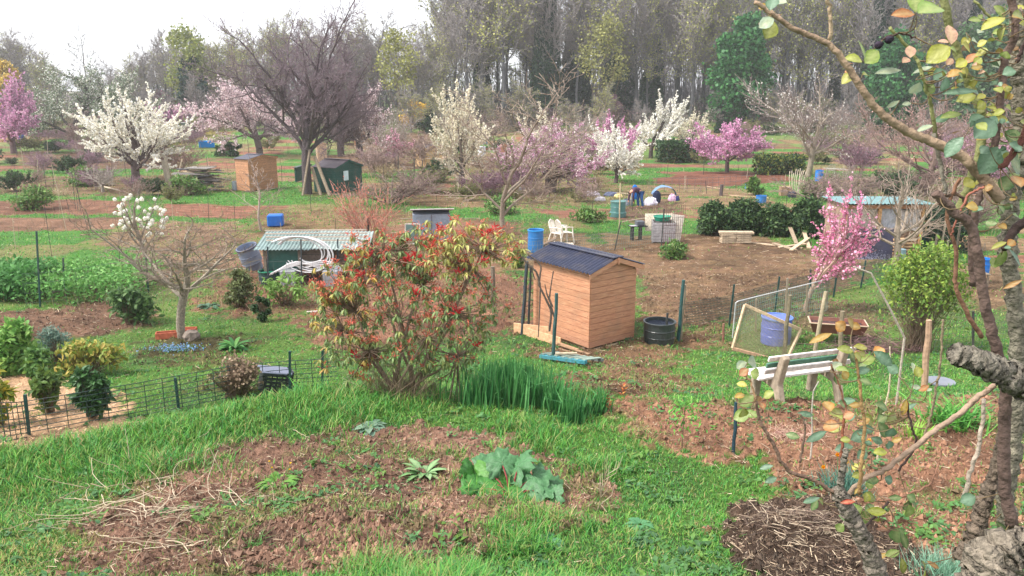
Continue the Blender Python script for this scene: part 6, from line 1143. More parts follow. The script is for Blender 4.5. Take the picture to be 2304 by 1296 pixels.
# ------------------------------------------------------------ the red photinia by the bank
def photinia():
    g, s = solo_at(905, 895); rg = np.random.default_rng(42); T = thing('red_photinia', 'large loose evergreen shrub with red new shoots in the middle of the bank', 'shrub', g)
    Yb = g[1]; W3 = []
    def local(px, py, dy): return pt(px, py, Yb + dy) - g
    lobes = [(905, 690, 205, 165, .9, 290), (800, 770, 100, 95, .6, 50), (1010, 770, 110, 100, .6, 60), (760, 640, 70, 60, .5, 40), (840, 560, 75, 45, .5, 42), (950, 560, 90, 70, .6, 60), (1040, 545, 100, 60, .5, 85), (1130, 560, 50, 45, .4, 28), (1110, 690, 40, 90, .3, 16), (1000, 930, 60, 30, .4, 9), (730, 690, 40, 60, .3, 16)]
    tips = []
    for x, y, rx, ry, dp, n in lobes:
        u = rdir(n, rg) * (rg.random((n, 1)) ** .33); 
        for q in u: tips.append((x + q[0] * rx, y + q[2] * -ry * 1.0, q[1] * dp))
    st = M(); heads = [(local(900 + rg.normal(0, 14), 885, rg.normal(0, .06))) for i in range(9)]
    mids = [local(x, y, dy) for x, y, dy in [(800, 700, 0), (850, 640, .3), (900, 720, -.2), (950, 640, .2), (1010, 700, 0), (1060, 600, .1), (960, 760, -.3), (830, 790, -.2), (1030, 800, 0), (1090, 560, 0), (860, 570, .1), (770, 740, .1)]]
    for i, mp_ in enumerate(mids):
        h = heads[i % 9].copy(); h[2] = -.05; tt = np.linspace(0, 1, 8)[:, None]; c = h * (1 - tt) + mp_ * tt; c += np.sin(tt * 3.14) * rg.normal(0, .06, 3) + rg.normal(0, .012, (8, 3)); tube(st, c, np.linspace(.03, .013, 8), 6, rgb(136, 118, 100), rough=.2, seed=i)
    P = np.array([local(*t) for t in tips]); Mi = np.array(mids)
    for p in P:
        d = np.linalg.norm(Mi - p, axis=1); a = Mi[np.argmin(d)]; m1 = (a + p) / 2 + rg.normal(0, .05, 3) + np.array([0, 0, -.04]); segs(st, [a, m1], [m1, p], [.009, .006], [.006, .0035], 4, rgb(128, 108, 92))
    part('stems', st, BARK, T)
    # leaves: whorls that droop; colours by place
    L = M(); Rd = M(); k = len(P); px = np.array([t[0] for t in tips]); py = np.array([t[1] for t in tips])
    for i in range(k):
        n = rg.integers(6, 11); a = rg.random() * 6.28 + np.arange(n) * 2.4; el = rg.uniform(-1.5, .1, n); D = np.stack([np.cos(a), np.sin(a), el], 1)
        up = px[i] > 960 and py[i] < 620; lf = px[i] < 840
        pal = ([rgb(176, 170, 84), rgb(150, 158, 78), rgb(190, 182, 110)] if up else [rgb(190, 160, 60), rgb(130, 140, 64), rgb(176, 130, 60)] if lf and rg.random() < .38 else [rgb(84, 124, 66), rgb(110, 140, 84), rgb(140, 150, 74), rgb(70, 104, 62)])
        c = mixc(pal, n, rg, .14); leaves(L, np.tile(P[i], (n, 1)) + rg.normal(0, .012, (n, 3)), D, np.array([[0, 0, 1.]]) + rdir(n, rg) * .3, rg.uniform(.09, .15, n), rg.uniform(.026, .042, n), c, 4, .3, .7, mid=rgb(190, 190, 130))
        # new growth
        if rg.random() < (.7 if py[i] < 700 else .4):
            n = rg.integers(9, 20); a = rg.random(n) * 6.28; el = rg.uniform(.1, 1.3, n); D = np.stack([np.cos(a), np.sin(a), el], 1); big = rg.random() < .06
            pal = [rgb(206, 64, 62), rgb(190, 54, 60)] if big else [rgb(206, 112, 88), rgb(196, 92, 76), rgb(218, 138, 108), rgb(178, 102, 80), rgb(208, 92, 84)]
            b = P[i] + np.array([0, 0, .02]) + rg.normal(0, .03, (n, 3)); leaves(Rd, b, D, rdir(n, rg), rg.uniform(.05, .08, n) * (1.7 if big else 1), rg.uniform(.014, .022, n) * (1.7 if big else 1), mixc(pal, n, rg, .12), 3, .3, .4)
    part('leaves', L, GLOSS, T); part('red_shoots', Rd, LEAF, T)
    m = M(); k = 520; A = np.stack([rg.normal(0, .24, k), rg.normal(0, .2, k), rg.uniform(0, .1, k)], 1); D = np.stack([rg.normal(0, .5, k), rg.normal(0, .3, k), rg.uniform(.3, 1.2, k)], 1) * rg.uniform(.15, .6, (k, 1)); segs(m, A, A + D, .0045, .002, 3, mixc([rgb(170, 150, 124), rgb(140, 120, 100), rgb(120, 110, 84)], k, rg)); part('dead_twigs', m, TWIG, T)
photinia()
def strap(name, label, cat, px, py, spread, n, L, Wd, cols, seed, bend=(.2, .9), up=.35, mat=LEAF, deep=None, tip=None):
    g, s = solo_at(px, py); rg = np.random.default_rng(seed); w = spread * s; P = np.stack([rg.normal(0, w * .3, n), rg.normal(0, (deep or w) * .3, n), np.full(n, -.03)], 1); D = np.stack([rg.normal(0, up, n), rg.normal(0, up, n), np.ones(n)], 1); m = M()
    P[:, 2] += zf(P[:, 0] + g[0], P[:, 1] + g[1]) - g[2]
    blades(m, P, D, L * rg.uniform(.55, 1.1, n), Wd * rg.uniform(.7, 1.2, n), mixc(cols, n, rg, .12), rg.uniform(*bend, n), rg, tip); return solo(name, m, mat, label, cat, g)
# iris stand: upright blades along a band
def iris():
    rg = np.random.default_rng(8)
    for i, (x0, x1, y0, y1, n, h, lb) in enumerate([(1062, 1240, 905, 912, 760, .84, 'dense stand of tall upright iris leaves right of the red shrub'), (1235, 1275, 925, 930, 130, .55, 'small clump of upright iris leaves next to the dense stand'), (1272, 1302, 950, 952, 90, .55, 'iris clump nearest the camera, right of the dense stand'), (1312, 1362, 935, 925, 150, .5, 'rightmost iris clump by the dug bed'), (1085, 1200, 850, 850, 300, .5, 'finer grey green leaves behind the iris stand')]):
        a = at(x0, y0); b = at(x1, y1); t = rg.random((n, 1)); P = a * (1 - t) + b * t; P[:, :2] += rg.normal(0, .16 if n > 500 else .05, (n, 2)) + .12 * np.round(rg.normal(0, 1, (n, 2))) * (n > 500); P[:, 2] = zf(P[:, 0], P[:, 1]) - .04; D = np.stack([rg.normal(.06, .09, n), rg.normal(0, .09, n), np.ones(n)], 1); m = M()
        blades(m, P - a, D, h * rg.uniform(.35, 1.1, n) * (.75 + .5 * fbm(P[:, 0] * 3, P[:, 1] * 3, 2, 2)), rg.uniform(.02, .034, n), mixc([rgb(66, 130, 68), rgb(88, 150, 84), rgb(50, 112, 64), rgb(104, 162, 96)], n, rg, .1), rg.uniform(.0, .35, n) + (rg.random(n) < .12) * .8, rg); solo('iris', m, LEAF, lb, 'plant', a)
iris()
strap('day_lily', 'big clump of bright green arching strap leaves at the right', 'plant', 2140, 960, 75, 240, .62, .026, [rgb(96, 160, 66), rgb(120, 184, 84), rgb(76, 140, 66)], 3, (.5, 1.4), .5)
strap('day_lily', 'small yellow green clump of strap leaves left of the big one', 'plant', 2062, 988, 40, 90, .38, .016, [rgb(130, 180, 66), rgb(150, 190, 84)], 4, (.3, 1.1), .4)
strap('lavender', 'grey green tuft of thin leaves at the bottom right corner', 'plant', 2120, 1300, 95, 420, .34, .008, [rgb(124, 166, 140), rgb(150, 186, 160), rgb(96, 140, 116)], 5, (.1, .6), .6)
strap('grass_tuft', 'bright grass tuft on the brown bed at the lower left', 'grass', 566, 1232, 40, 130, .22, .007, [rgb(110, 170, 84), rgb(90, 150, 76)], 6, (.4, 1.2), .6)
strap('grass_tuft', 'pale bright grass tuft at the bottom edge right of the dug soil', 'grass', 1020, 1276, 50, 150, .16, .006, [rgb(130, 190, 84), rgb(110, 168, 76)], 7, (.4, 1.2), .7)
T0 = strap('dry_grass_clump', 'straw coloured tuft among the far left plots', 'grass', 135, 440, 30, 160, .7, .02, [rgb(200, 180, 150), rgb(170, 150, 120)], 8, (.3, 1.), .4)
strap('dry_grass_clump', 'dead bleached stems left of the brown crate behind the fence', 'grass', 395, 1000, 10, 12, .2, .008, [rgb(200, 180, 150)], 9)
def daff():
    o = strap('daffodil', 'blue green daffodil leaves with two yellow flowers behind the rose', 'flower', 1905, 1112, 70, 300, .42, .014, [rgb(96, 140, 124), rgb(120, 160, 140), rgb(74, 116, 104)], 10, (.1, .7), .4)
    for i, (x, y, c) in enumerate([(1852, 1050, (240, 180, 30)), (1955, 990, (244, 226, 120)), (1884, 1022, (240, 160, 40)), (1828, 1108, (240, 190, 60))]):
        q = pt(x, y, o.location[1]) - np.array(o.location); m = M(); segs(m, [(q[0] * .6, 0, 0)], [q], .004, .003, 5, rgb(110, 150, 90)); a = np.arange(6) * 1.047; leaves(m, np.tile(q, (6, 1)), np.stack([np.cos(a), np.full(6, -.3), np.sin(a)], 1), np.tile([0, -1., 0.], (6, 1)), .032, .024, rgb(*c), 2); lathe(m, [(.006, 0), (.012, .02), (.015, .024)], 10, rgb(240, 150, 20), q, rotx(1.5)); part('flower', m, PETAL, o)
daff()
def rhubarb():
    g, s = solo_at(1150, 1128); rg = np.random.default_rng(12); T = thing('rhubarb', 'large crinkled rhubarb plant with broad green leaves on the dug bed', 'plant', g)
    # leaf centres in the photograph, size, colour kind
    for i, (x, y, r, k, h) in enumerate([(1080, 1095, 40, 0, .12), (1120, 1115, 38, 0, .08), (1062, 1068, 34, 0, .16), (1100, 1060, 36, 1, .2), (1130, 1040, 36, 2, .3), (1165, 1050, 40, 2, .28), (1200, 1072, 38, 2, .22), (1232, 1085, 34, 2, .16), (1180, 1100, 36, 0, .12), (1150, 1125, 30, 0, .04), (1240, 1115, 26, 2, .08), (1115, 1085, 34, 0, .14), (1090, 1035, 24, 2, .22), (1215, 1100, 28, 2, .14)]):
        c = plane(x, y, g[2] + h) - g; R = r * s * 1.15; nr, na = 7, 36; an = np.linspace(0, 2 * math.pi, na, endpoint=False); rr = np.linspace(0.02, 1, nr)
        lob = 1 + .12 * np.cos(an * 5) + .10 * np.cos(an * 11 + i) - .55 * np.exp(-((an - math.pi) / .22) ** 2); tilt = rotx(rg.uniform(.2, .75)) @ roty(rg.normal(0, .4)) @ rotz(rg.uniform(0, 6.28))
        V = []; C = []
        base = [rgb(70, 128, 56), rgb(92, 146, 66), rgb(82, 128, 84)][k]
        for q in rr:
            z = .09 * R * np.sin(an * 7 + q * 9 + i * 2) * q + .13 * R * np.sin(an * 19 + i + q * 5) * q ** 2.5 - .22 * R * q ** 2 + rg.normal(0, .035 * R, na) * q
            V.append(np.stack([np.cos(an) * lob * q * R, np.sin(an) * lob * q * R, z], 1)); C.append(np.outer(1 + .16 * np.sin(an * 19 + q * 5 + i) * q + rg.normal(0, .08, na), base))
        V = np.concatenate(V) @ tilt.T + c; idx = np.arange(nr * na).reshape(nr, na); j = np.roll(idx, -1, 1); m = M(); m.add(V, np.stack([idx[:-1], j[:-1], j[1:], idx[1:]], 2).reshape(-1, 4), None, np.concatenate(C)); part('leaf', m, GLOSS, T, smooth=True)
        m = M(); tube(m, [(rg.normal(0, .03), rg.normal(0, .03), -.03), tuple(c * .5 + np.array([0, 0, .05])), tuple(c - np.array([0, 0, .02]))], [.011, .009, .007], 6, rgb(150, 70, 70)); part('stalk', m, LEAF, T)
rhubarb()
def rosette(name, label, px, py, spread, n, cols, seed, el=(.1, 1.2), wr=.3, flowers=None, mid=None, cat='plant', mat=LEAF, lr=1.):
    g, s = solo_at(px, py); rg = np.random.default_rng(seed); L = spread * s * lr; a = np.arange(n) * 2.4; e = rg.uniform(*el, n); D = np.stack([np.cos(a), np.sin(a), e], 1); T = thing(name, label, cat, g); m = M(); P = np.stack([np.cos(a) * .02, np.sin(a) * .02, np.full(n, .01)], 1)
    leaves(m, P, D, np.tile([0, 0, 1.], (n, 1)) + rdir(n, rg) * .15, L * rg.uniform(.6, 1.1, n), L * wr * rg.uniform(.8, 1.2, n), mixc(cols, n, rg, .12), 6, .35, .9, .55, mid=mid); part('leaves', m, mat, T, smooth=True)
    for i, (x, y) in enumerate(flowers or []):
        q = pt(x, y, g[1]) - g; m = M(); segs(m, [(q[0] * .4, 0, 0)], [q], .003, .003, 4, rgb(130, 150, 80)); a = rg.random(26) * 6.28; leaves(m, np.tile(q, (26, 1)), np.stack([np.cos(a), np.sin(a), rg.uniform(0, .8, 26)], 1), np.tile([0, 0, 1.], (26, 1)), .016, .006, rgb(246, 206, 30), 2); part('flower', m, PETAL, T)
    return T
rosette('teasel', 'pointed leaved green rosette on the dug bed left of the rhubarb', 955, 1072, 62, 26, [rgb(116, 156, 104), rgb(90, 140, 84), rgb(140, 176, 128)], 2, (.15, 1.8), .22, mid=rgb(190, 210, 150))
rosette('cabbage', 'small silvery leaved plant at the grass edge behind the dug bed', 832, 966, 42, 46, [rgb(130, 158, 134), rgb(150, 176, 150), rgb(100, 130, 110)], 3, (.1, .9), .42)
rosette('dandelion', 'dandelion patch with four yellow flower heads on the left bed', 626, 1090, 50, 60, [rgb(100, 150, 64), rgb(130, 170, 76), rgb(84, 128, 66)], 4, (.1, .8), .22, [(606, 1038), (612, 1052), (654, 1042), (652, 1056)])
rosette('foxglove', 'leafy dark green clump on the lawn right of the bare tree', 528, 786, 46, 60, [rgb(84, 140, 70), rgb(60, 116, 60), rgb(110, 160, 84)], 5, (.1, 1.5), .2)
rosette('lettuce', 'low blue green rosette in the lower lawn of broad leaves', 1225, 1222, 60, 44, [rgb(110, 160, 120), rgb(90, 140, 100)], 6, (.1, .6), .4, lr=.8)
rosette('lettuce', 'blue green broad leaved weed in the grass right of the rhubarb', 1440, 1182, 40, 36, [rgb(96, 150, 100), rgb(80, 130, 90)], 7, (.1, .6), .4, lr=.8)
rosette('cabbage', 'small grey green leafy plant behind the dug left bed of the far lawn', 470, 692, 30, 34, [rgb(110, 140, 116), rgb(84, 116, 90)], 8, (.1, .9), .4)
def fmn():
    rg = np.random.default_rng(3)
    g, s = solo_at(392, 792); k = 300; m = M(); P = np.stack([rg.normal(0, .32, k), rg.normal(0, .14, k), rg.uniform(.02, .14, k)], 1); P[:, 2] += zf(P[:, 0] + g[0], P[:, 1] + g[1]) - g[2]
    T = thing('forget_me_not', 'pale blue forget-me-nots flowering at the foot of the bare tree', 'flower', g); cards(m, P + np.array([0, 0, .03]), .035, mixc([rgb(130, 170, 220), rgb(160, 190, 232), rgb(110, 150, 210)], k, rg), rg); part('flowers', m, PETAL, T)
    m = M(); leaves(m, P, rdir(k, rg) + np.array([0, 0, .6]), np.tile([0, 0, 1.], (k, 1)), .06, .022, mixc([rgb(84, 130, 84), rgb(70, 110, 66)], k, rg), 2); part('leaves', m, LEAF, T)
    # small sapling with fern like leaves in the bed by the stake
    g, s = solo_at(1534, 1010); T = thing('peony', 'young plant with bright green divided leaves in the bed before the bench', 'plant', g); m = M(); segs(m, [(0, 0, -.03), (0, 0, .3)], [(0, 0, .3), (.01, 0, .55)], [.012, .008], [.008, .005], 6, rgb(130, 104, 84)); part('stem', m, BARK, T)
    m = M(); k = 190; P = np.stack([rg.normal(0, .14, k), rg.normal(0, .1, k), rg.normal(.58, .06, k)], 1); j = rg.random(k) < .2; P[j, 2] = rg.uniform(.25, .4, j.sum()); leaves(m, P, rdir(k, rg) + np.array([0, 0, .2]), rdir(k, rg) * .5 + np.array([0, 0, 1]), .08, .022, mixc([rgb(96, 160, 62), rgb(76, 140, 60), rgb(120, 176, 76)], k, rg), 3); part('leaves', m, LEAF, T)
    # orange leaved shoots
    for i, (x, y, lb) in enumerate([(1368, 925, 'low shoot with orange brown leaves at the front of the bed'), (1402, 905, 'taller orange leaved shoot in the bed near the shed')]):
        g, s = solo_at(x, y); m = M(); k = 16; leaves(m, np.stack([rg.normal(0, .02, k), rg.normal(0, .02, k), rg.uniform(.05, .22 + .06 * i, k)], 1), rdir(k, rg) + np.array([0, 0, .8]), rdir(k, rg), .07, .025, mixc([rgb(196, 110, 70), rgb(170, 84, 60), rgb(210, 150, 80)], k, rg), 3); segs(m, [(0, 0, -.02)], [(0, 0, .25)], .004, .003, 4, rgb(150, 90, 70)); solo('shoot', m, LEAF, lb, 'plant', g)
fmn()
def deadstems():
    rg = np.random.default_rng(17); C = [rgb(182, 164, 140), rgb(156, 136, 116), rgb(198, 182, 158)]
    def stem(m, p, yaw, L, r, c, rise=.15, lift=0.0):
        n = 9; d = np.array([math.cos(yaw), math.sin(yaw), rise]); P = [np.array([0, 0, lift])]; 
        for i in range(n): d = d + rg.normal(0, .16, 3) * np.array([1, 1, .8]); d[2] -= rise * .18; d /= np.linalg.norm(d); P.append(P[-1] + d * L / n)
        P = np.array(P); zz = zf(P[:, 0] + p[0], P[:, 1] + p[1]) - p[2] + .015; P[:, 2] = np.maximum(P[:, 2], zz); tube(m, P, np.linspace(r, r * .45, n + 1), 5, c); return P
    for cx, cy, n, ya, sd, L, lb in [(300, 1170, 64, .25, .7, .7, 'pile of bleached dead stems on the lower left of the bed'), (310, 1110, 34, -.9, .6, .6, 'upper tangle of bleached dead stems leaning towards the lower left pile'), (520, 1140, 40, .1, .8, .5, 'thin fan of dead stalks in the middle of the left bed'), (330, 1250, 36, 0.2, .7, .6, 'bottom heap of pale dead stalks at the lower left')]:
        g, s = solo_at(cx, cy); m = M()
        for i in range(n): stem(m, g, ya + rg.normal(0, sd) + (math.pi if rg.random() < .4 else 0), L * rg.uniform(.4, 1.2), rg.uniform(.002, .0062), C[rg.integers(3)], rg.uniform(0, .5))
        # scatter the roots of the stems a little
        for j in range(len(m.v)): m.v[j] = m.v[j] + np.array([rg.normal(0, .3), rg.normal(0, .2), rg.uniform(0, .04)])
        solo('dry_stalks', m, TWIG, lb, 'dead stems', g)
    for i, (pl, r, lb) in enumerate([([(505, 1075), (486, 1040), (472, 1008), (464, 1015), (458, 1050)], .007, 'bent pale stem arching over on the left bed'), ([(500, 1068), (512, 1030), (522, 1010), (498, 1000)], .004, 'thin curled stem beside the bent arching one'), ([(292, 1040), (288, 1000), (282, 965)], .006, 'pale upright dead stem in the long grass'), ([(435, 990), (465, 975), (476, 962), (455, 985)], .004, 'thin looped dry stem in the grass'), ([(770, 1004), (792, 1036), (838, 1072)], .007, 'long pale stick lying on the bed by the teasel'), ([(880, 1000), (920, 990), (948, 984)], .004, 'short dry stick at the back of the bed'), ([(660, 970), (690, 985), (740, 995), (810, 1010)], .004, 'thin bleached stalk lying from the grass onto the bed'), ([(120 + 320, 1296), (446, 1262), (436, 1250)], .006, 'pale hooked stick at the bottom edge'), ([(915, 1296), (922, 1278)], .01, 'pale stub of wood at the bottom edge'), ([(600, 1220), (640, 1212), (700, 1190)], .005, 'thin stalk low on the left bed'), ([(1345, 1150), (1352, 1120), (1360, 1080), (1362, 1030)], .006, 'main stem of a bleached branching twig right of the rhubarb')]):
        Y0 = at(*pl[0])[1]; g = at(*pl[0]); P = np.array([pt(x, y, Y0 + (0 if i in (0, 1, 2, 3, 10) else 0)) if i in (0, 1, 2, 3, 10) else at(x, y) + np.array([0, 0, .02]) for x, y in pl]); m = M(); n = len(P) * 4; t = np.linspace(0, len(P) - 1, n); Q = np.stack([np.interp(t, np.arange(len(P)), P[:, k]) for k in range(3)], 1) + rg.normal(0, .003, (n, 3)); tube(m, Q - g, np.linspace(r, r * .5, n), 5, C[i % 3])
        if i == 10:
            for j in range(16):
                f = rg.uniform(.1, .8); b = Q[int(f * (n - 1))] - g; e = b + np.array([rg.normal(.0, .14), rg.normal(0, .05), rg.uniform(.12, .3)]); mdl = (b + e) / 2 + np.array([(e - b)[0] * .3, 0, -.02]); tube(m, [b, mdl, e], [.004, .003, .002], 4, C[j % 3])
            lb = 'bleached branching dead twig standing in the bare patch right of the rhubarb'
        solo('dry_twig', m, TWIG, lb, 'dead stem', g)
    g, s = solo_at(1800, 1215); m = M()
    for i in range(420): stem(m, g, rg.uniform(0, 6.28), rg.uniform(.04, .26), rg.uniform(.0015, .005), [rgb(150, 130, 112), rgb(110, 92, 82), rgb(186, 168, 146), rgb(84, 70, 62)][rg.integers(4)], rg.uniform(0, .5)); k = len(m.v) - 1; m.v[k] = m.v[k] + np.array([rg.normal(0, .32), rg.normal(0, .22), .0]); 
    for k in range(len(m.v)): c = m.v[k].mean(0); m.v[k] = m.v[k] + np.array([0, 0, .24 * math.exp(-(c[0] / .6) ** 2 - (c[1] / .4) ** 2)])
    solo('compost_heap', m, TWIG, 'heap of dry stalks and roots rotting on dark compost at the lower right', 'compost heap', g)['kind'] = 'stuff'
    g, s = solo_at(1780, 985); m = M()
    for i in range(120): stem(m, g, rg.uniform(0, 6.28), rg.uniform(.1, .35), .003, [rgb(190, 150, 140), rgb(160, 120, 108), rgb(200, 176, 150)][rg.integers(3)], .5); k = len(m.v) - 1; m.v[k] = m.v[k] + np.array([rg.normal(0, .14), rg.normal(0, .08), .04])
    solo('dry_stalks', m, TWIG, 'reddish dry root tangle on the bed behind the rose', 'dead stems', g)
    # leaning bare sapling and cut canes in the bed
    for i, (pl, Yd, r, c, lb) in enumerate([([(2035, 760), (2000, 690), (1960, 615), (1920, 600)], 11.5, .02, (170, 160, 146), 'long bare pole slanting up left in front of the privet bush'), ([(1828, 985), (1826, 930), (1830, 880), (1842, 858)], 9.2, .012, (180, 172, 160), 'thin grey cane with a forked top below the bench'), ([(1985, 940), (2000, 880), (2004, 830), (2002, 780)], 9.0, .014, (190, 176, 150), 'straight pale cane in the bed right of the bench')]):
        P = np.array([pt(x, y, Yd) for x, y in pl]); g = P[0].copy(); g[2] = gz(g[0], g[1]); m = M(); P2 = np.vstack([g - np.array([0, 0, .05]), P]); tube(m, P2 - g, np.linspace(r, r * .6, len(P2)), 6, rgb(*c)); solo('bare_cane', m, BARK, lb, 'cane', g)
deadstems()
# ------------------------------------------------------------ the old rose close to the camera
def curve(pts, n):
    P = np.asarray(pts, float); k = len(P); t = np.linspace(0, k - 1, n); i = np.clip(t.astype(int), 0, k - 2); f = (t - i)[:, None]
    p0 = P[np.maximum(i - 1, 0)]; p1 = P[i]; p2 = P[i + 1]; p3 = P[np.minimum(i + 2, k - 1)]
    return .5 * ((2 * p1) + (p2 - p0) * f + (2 * p0 - 5 * p1 + 4 * p2 - p3) * f ** 2 + (3 * p1 - p0 - 3 * p2 + p3) * f ** 3)
GREENS = dict(g=[rgb(66, 104, 54), rgb(82, 118, 64)], b=[rgb(78, 108, 80), rgb(92, 122, 94)], y=[rgb(140, 146, 44), rgb(156, 152, 52), rgb(126, 138, 50)], o=[rgb(172, 116, 50), rgb(158, 92, 52), rgb(166, 132, 54)], p=[rgb(184, 142, 122), rgb(172, 124, 106)], w=[rgb(140, 158, 136), rgb(154, 170, 148)], r=[rgb(176, 50, 38)], l=[rgb(124, 146, 66), rgb(106, 134, 62)])
def rose():
    rg = np.random.default_rng(99); Y0 = 1.75; base = np.array([1.18, 1.6, float(zf(1.18, 1.6))])
    T = thing('rose_bush', 'old climbing rose with mossy stems and coppery leaves close to the camera', 'shrub', base); org = base
    def Q(x, y, dy=0.): return pt(x, y, Y0 + dy) - org
    RB = rgb(100, 82, 74); BR = rgb(112, 92, 78); GY = rgb(122, 116, 104); GN = rgb(128, 130, 84); DK = rgb(72, 58, 54)
    S_ = [  # centre line in the photograph, depth offset, radius px start, end, colour, lichen?, name
        ([(2262, -40), (2285, 60), (2258, 150), (2248, 260), (2235, 340), (2210, 420), (2195, 480), (2185, 560), (2190, 640)], 0, 8, 8, RB, 0),
        ([(2118, -40), (2140, 80), (2185, 200), (2208, 260), (2210, 320), (2180, 420), (2150, 480)], .12, 9, 11, GN, 0),
        ([(2290, -40), (2290, 100), (2296, 200), (2300, 330), (2280, 420), (2268, 560), (2285, 700), (2290, 860), (2280, 1000), (2262, 1130), (2280, 1330)], .1, 16, 22, rgb(128, 122, 106), 1),
        ([(1700, 5), (1738, 30), (1790, 68), (1850, 92), (1890, 125), (1925, 180), (1965, 235), (2000, 270), (2050, 300), (2100, 320), (2160, 350), (2210, 400), (2250, 450)], .0, 4.5, 13, rgb(150, 128, 106), 0),
        ([(1855, -20), (1868, 30), (1868, 90)], .0, 4, 4.5, rgb(160, 140, 114), 0),
        ([(2104, 433), (2140, 470), (2185, 510), (2200, 580), (2215, 680), (2235, 760), (2255, 840), (2262, 900), (2258, 1000), (2262, 1100), (2278, 1180)], -.05, 10, 15, RB, 0),
        ([(2330, 480), (2280, 520), (2258, 560)], .0, 12, 8, DK, 0), ([(2330, 250), (2290, 330), (2250, 380)], -.05, 9, 6, rgb(90, 56, 48), 0),
        ([(2152, 800), (2175, 806), (2200, 812), (2230, 830), (2260, 838), (2300, 862), (2340, 880)], -.12, 22, 34, GY, 1),
        ([(2340, 1232), (2290, 1232), (2250, 1250), (2220, 1275), (2195, 1340)], -.2, 34, 50, rgb(130, 120, 106), 1),
        ([(2170, 1250), (2190, 1215), (2205, 1160), (2222, 1105), (2244, 1040), (2265, 930)], .0, 24, 10, rgb(120, 106, 92), 1),
        ([(1885, 1105), (1905, 1145), (1935, 1200), (1962, 1260), (1985, 1340)], -.1, 15, 22, rgb(132, 122, 110), 1),
        ([(1888, 1110), (1896, 1060), (1902, 1010)], -.1, 8, 6, GY, 1),
        ([(1905, 1120), (1940, 1080), (1985, 1060), (2040, 1020), (2100, 970), (2160, 930), (2205, 890), (2240, 868)], -.02, 6, 7, rgb(150, 128, 110), 0),
        ([(1880, 1110), (1830, 1080), (1775, 1060), (1740, 1000), (1712, 950), (1700, 905)], -.1, 5, 3.5, rgb(112, 90, 76), 0),
        ([(1932, 1110), (1940, 1030), (1945, 960), (1938, 900), (1930, 840), (1925, 790)], -.05, 5, 3, rgb(150, 120, 80), 0),
        ([(1890, 1075), (1895, 1000), (1900, 930)], -.05, 4, 3, rgb(130, 80, 60), 0),
        ([(1990, 1128), (2040, 1115), (2090, 1090), (2110, 1050), (2120, 1010)], .05, 3, 2, rgb(150, 110, 90), 0),
        ([(2120, 720), (2118, 790), (2108, 860), (2096, 930), (2080, 980)], .08, 3, 3, rgb(140, 124, 100), 0),
        ([(2160, 400), (2130, 480), (2150, 560), (2150, 640), (2175, 700), (2210, 760)], .05, 4, 6, rgb(130, 96, 76), 0),
        ([(2168, 1120), (2185, 1060), (2205, 990), (2215, 900)], .1, 6, 5, rgb(170, 156, 140), 0), ([(2100, 300), (2125, 420), (2120, 440)], .05, 5, 3, GY, 0),
        ([(2000, 60), (2060, 130), (2085, 200), (2100, 260), (2105, 310)], .06, 3.5, 5, GN, 0), ([(1985, 90), (2020, 75), (2060, 85)], .03, 2.5, 2, DK, 0),
        ([(2190, 0), (2230, 40), (2260, 60)], .1, 3, 3, GN, 0), ([(2330, 60), (2300, 110), (2290, 140)], .05, 5, 4, DK, 0), ([(2304, 1000), (2270, 1050), (2240, 1100)], .1, 7, 6, rgb(160, 140, 120), 0),
        ([(2104, 440), (2130, 440), (2160, 440), (2185, 480)], .05, 3, 4, BR, 0), ([(2215, 420), (2180, 440), (2150, 500), (2140, 530)], -.02, 3, 2, rgb(150, 96, 80), 0), ([(1800, 1040), (1812, 970), (1800, 930)], -.08, 3, 2, BR, 0), ([(1905, 930), (1890, 870), (1870, 820)], -.06, 2.5, 2, rgb(130, 90, 70), 0),
        ([(1700, 905), (1690, 860), (1668, 842)], -.1, 2.5, 2, rgb(150, 120, 90), 0), ([(2000, 1128), (1960, 1170), (1940, 1190)], -.05, 3, 3, DK, 0), ([(2040, 900), (2052, 960), (2060, 1000), (2020, 1060)], 0, 2.5, 3, DK, 0)]
    sp = mpp(pt(2200, 600, Y0)); stems = []
    for i, (pl, dy, r0, r1, c, li) in enumerate(S_):
        n = len(pl) * (12 if li else 6); P = curve([Q(x, y, dy) for x, y in pl], n); P += rg.normal(0, .0012, P.shape); m = M(); k = 22 if li else 8; rad = np.linspace(r0, r1, n) * sp * .98 * (1 + (.12 if li else .015) * rg.normal(0, 1, n)); tube(m, P, rad, k, c, rough=.28 if li else .05, seed=i)
        # thorns on the red stems
        if not li and r0 > 4:
            th = rg.integers(0, n, n // 3); A = P[th]; D = rdir(len(th), rg) * np.array([1, .4, .4]); segs(m, A, A + D * (.010 + rad[th][:, None]), .0024, .0004, 4, rgb(170, 130, 110))
        if i == 8: beam(m, P[0] - np.array([.004, .0, .004]), P[0] + np.array([.012, -.006, -.016]), .014, .02, rgb(176, 112, 70))
        part('branch' if r1 > 12 else 'stem', m, BARKN if li else BARK, T, smooth=True); stems.append(P)
    # rooted trunks going down to the soil out of the frame
    for i, (x, y, dy, r) in enumerate([(2215, 1300, -.1, 50), (1985, 1330, -.1, 22), (2280, 1320, .1, 24)]):
        a = Q(x, y, dy); b = np.array([a[0] * .4 + .0, a[1] * .5 - .05, -.1]); m = M(); tube(m, curve([a, (a + b) / 2 + np.array([.02, .03, 0]), b], 10), np.linspace(r, r * 1.3, 10) * sp, 12, rgb(140, 130, 116), rough=.3, seed=i); part('trunk', m, BARKN, T, smooth=True)
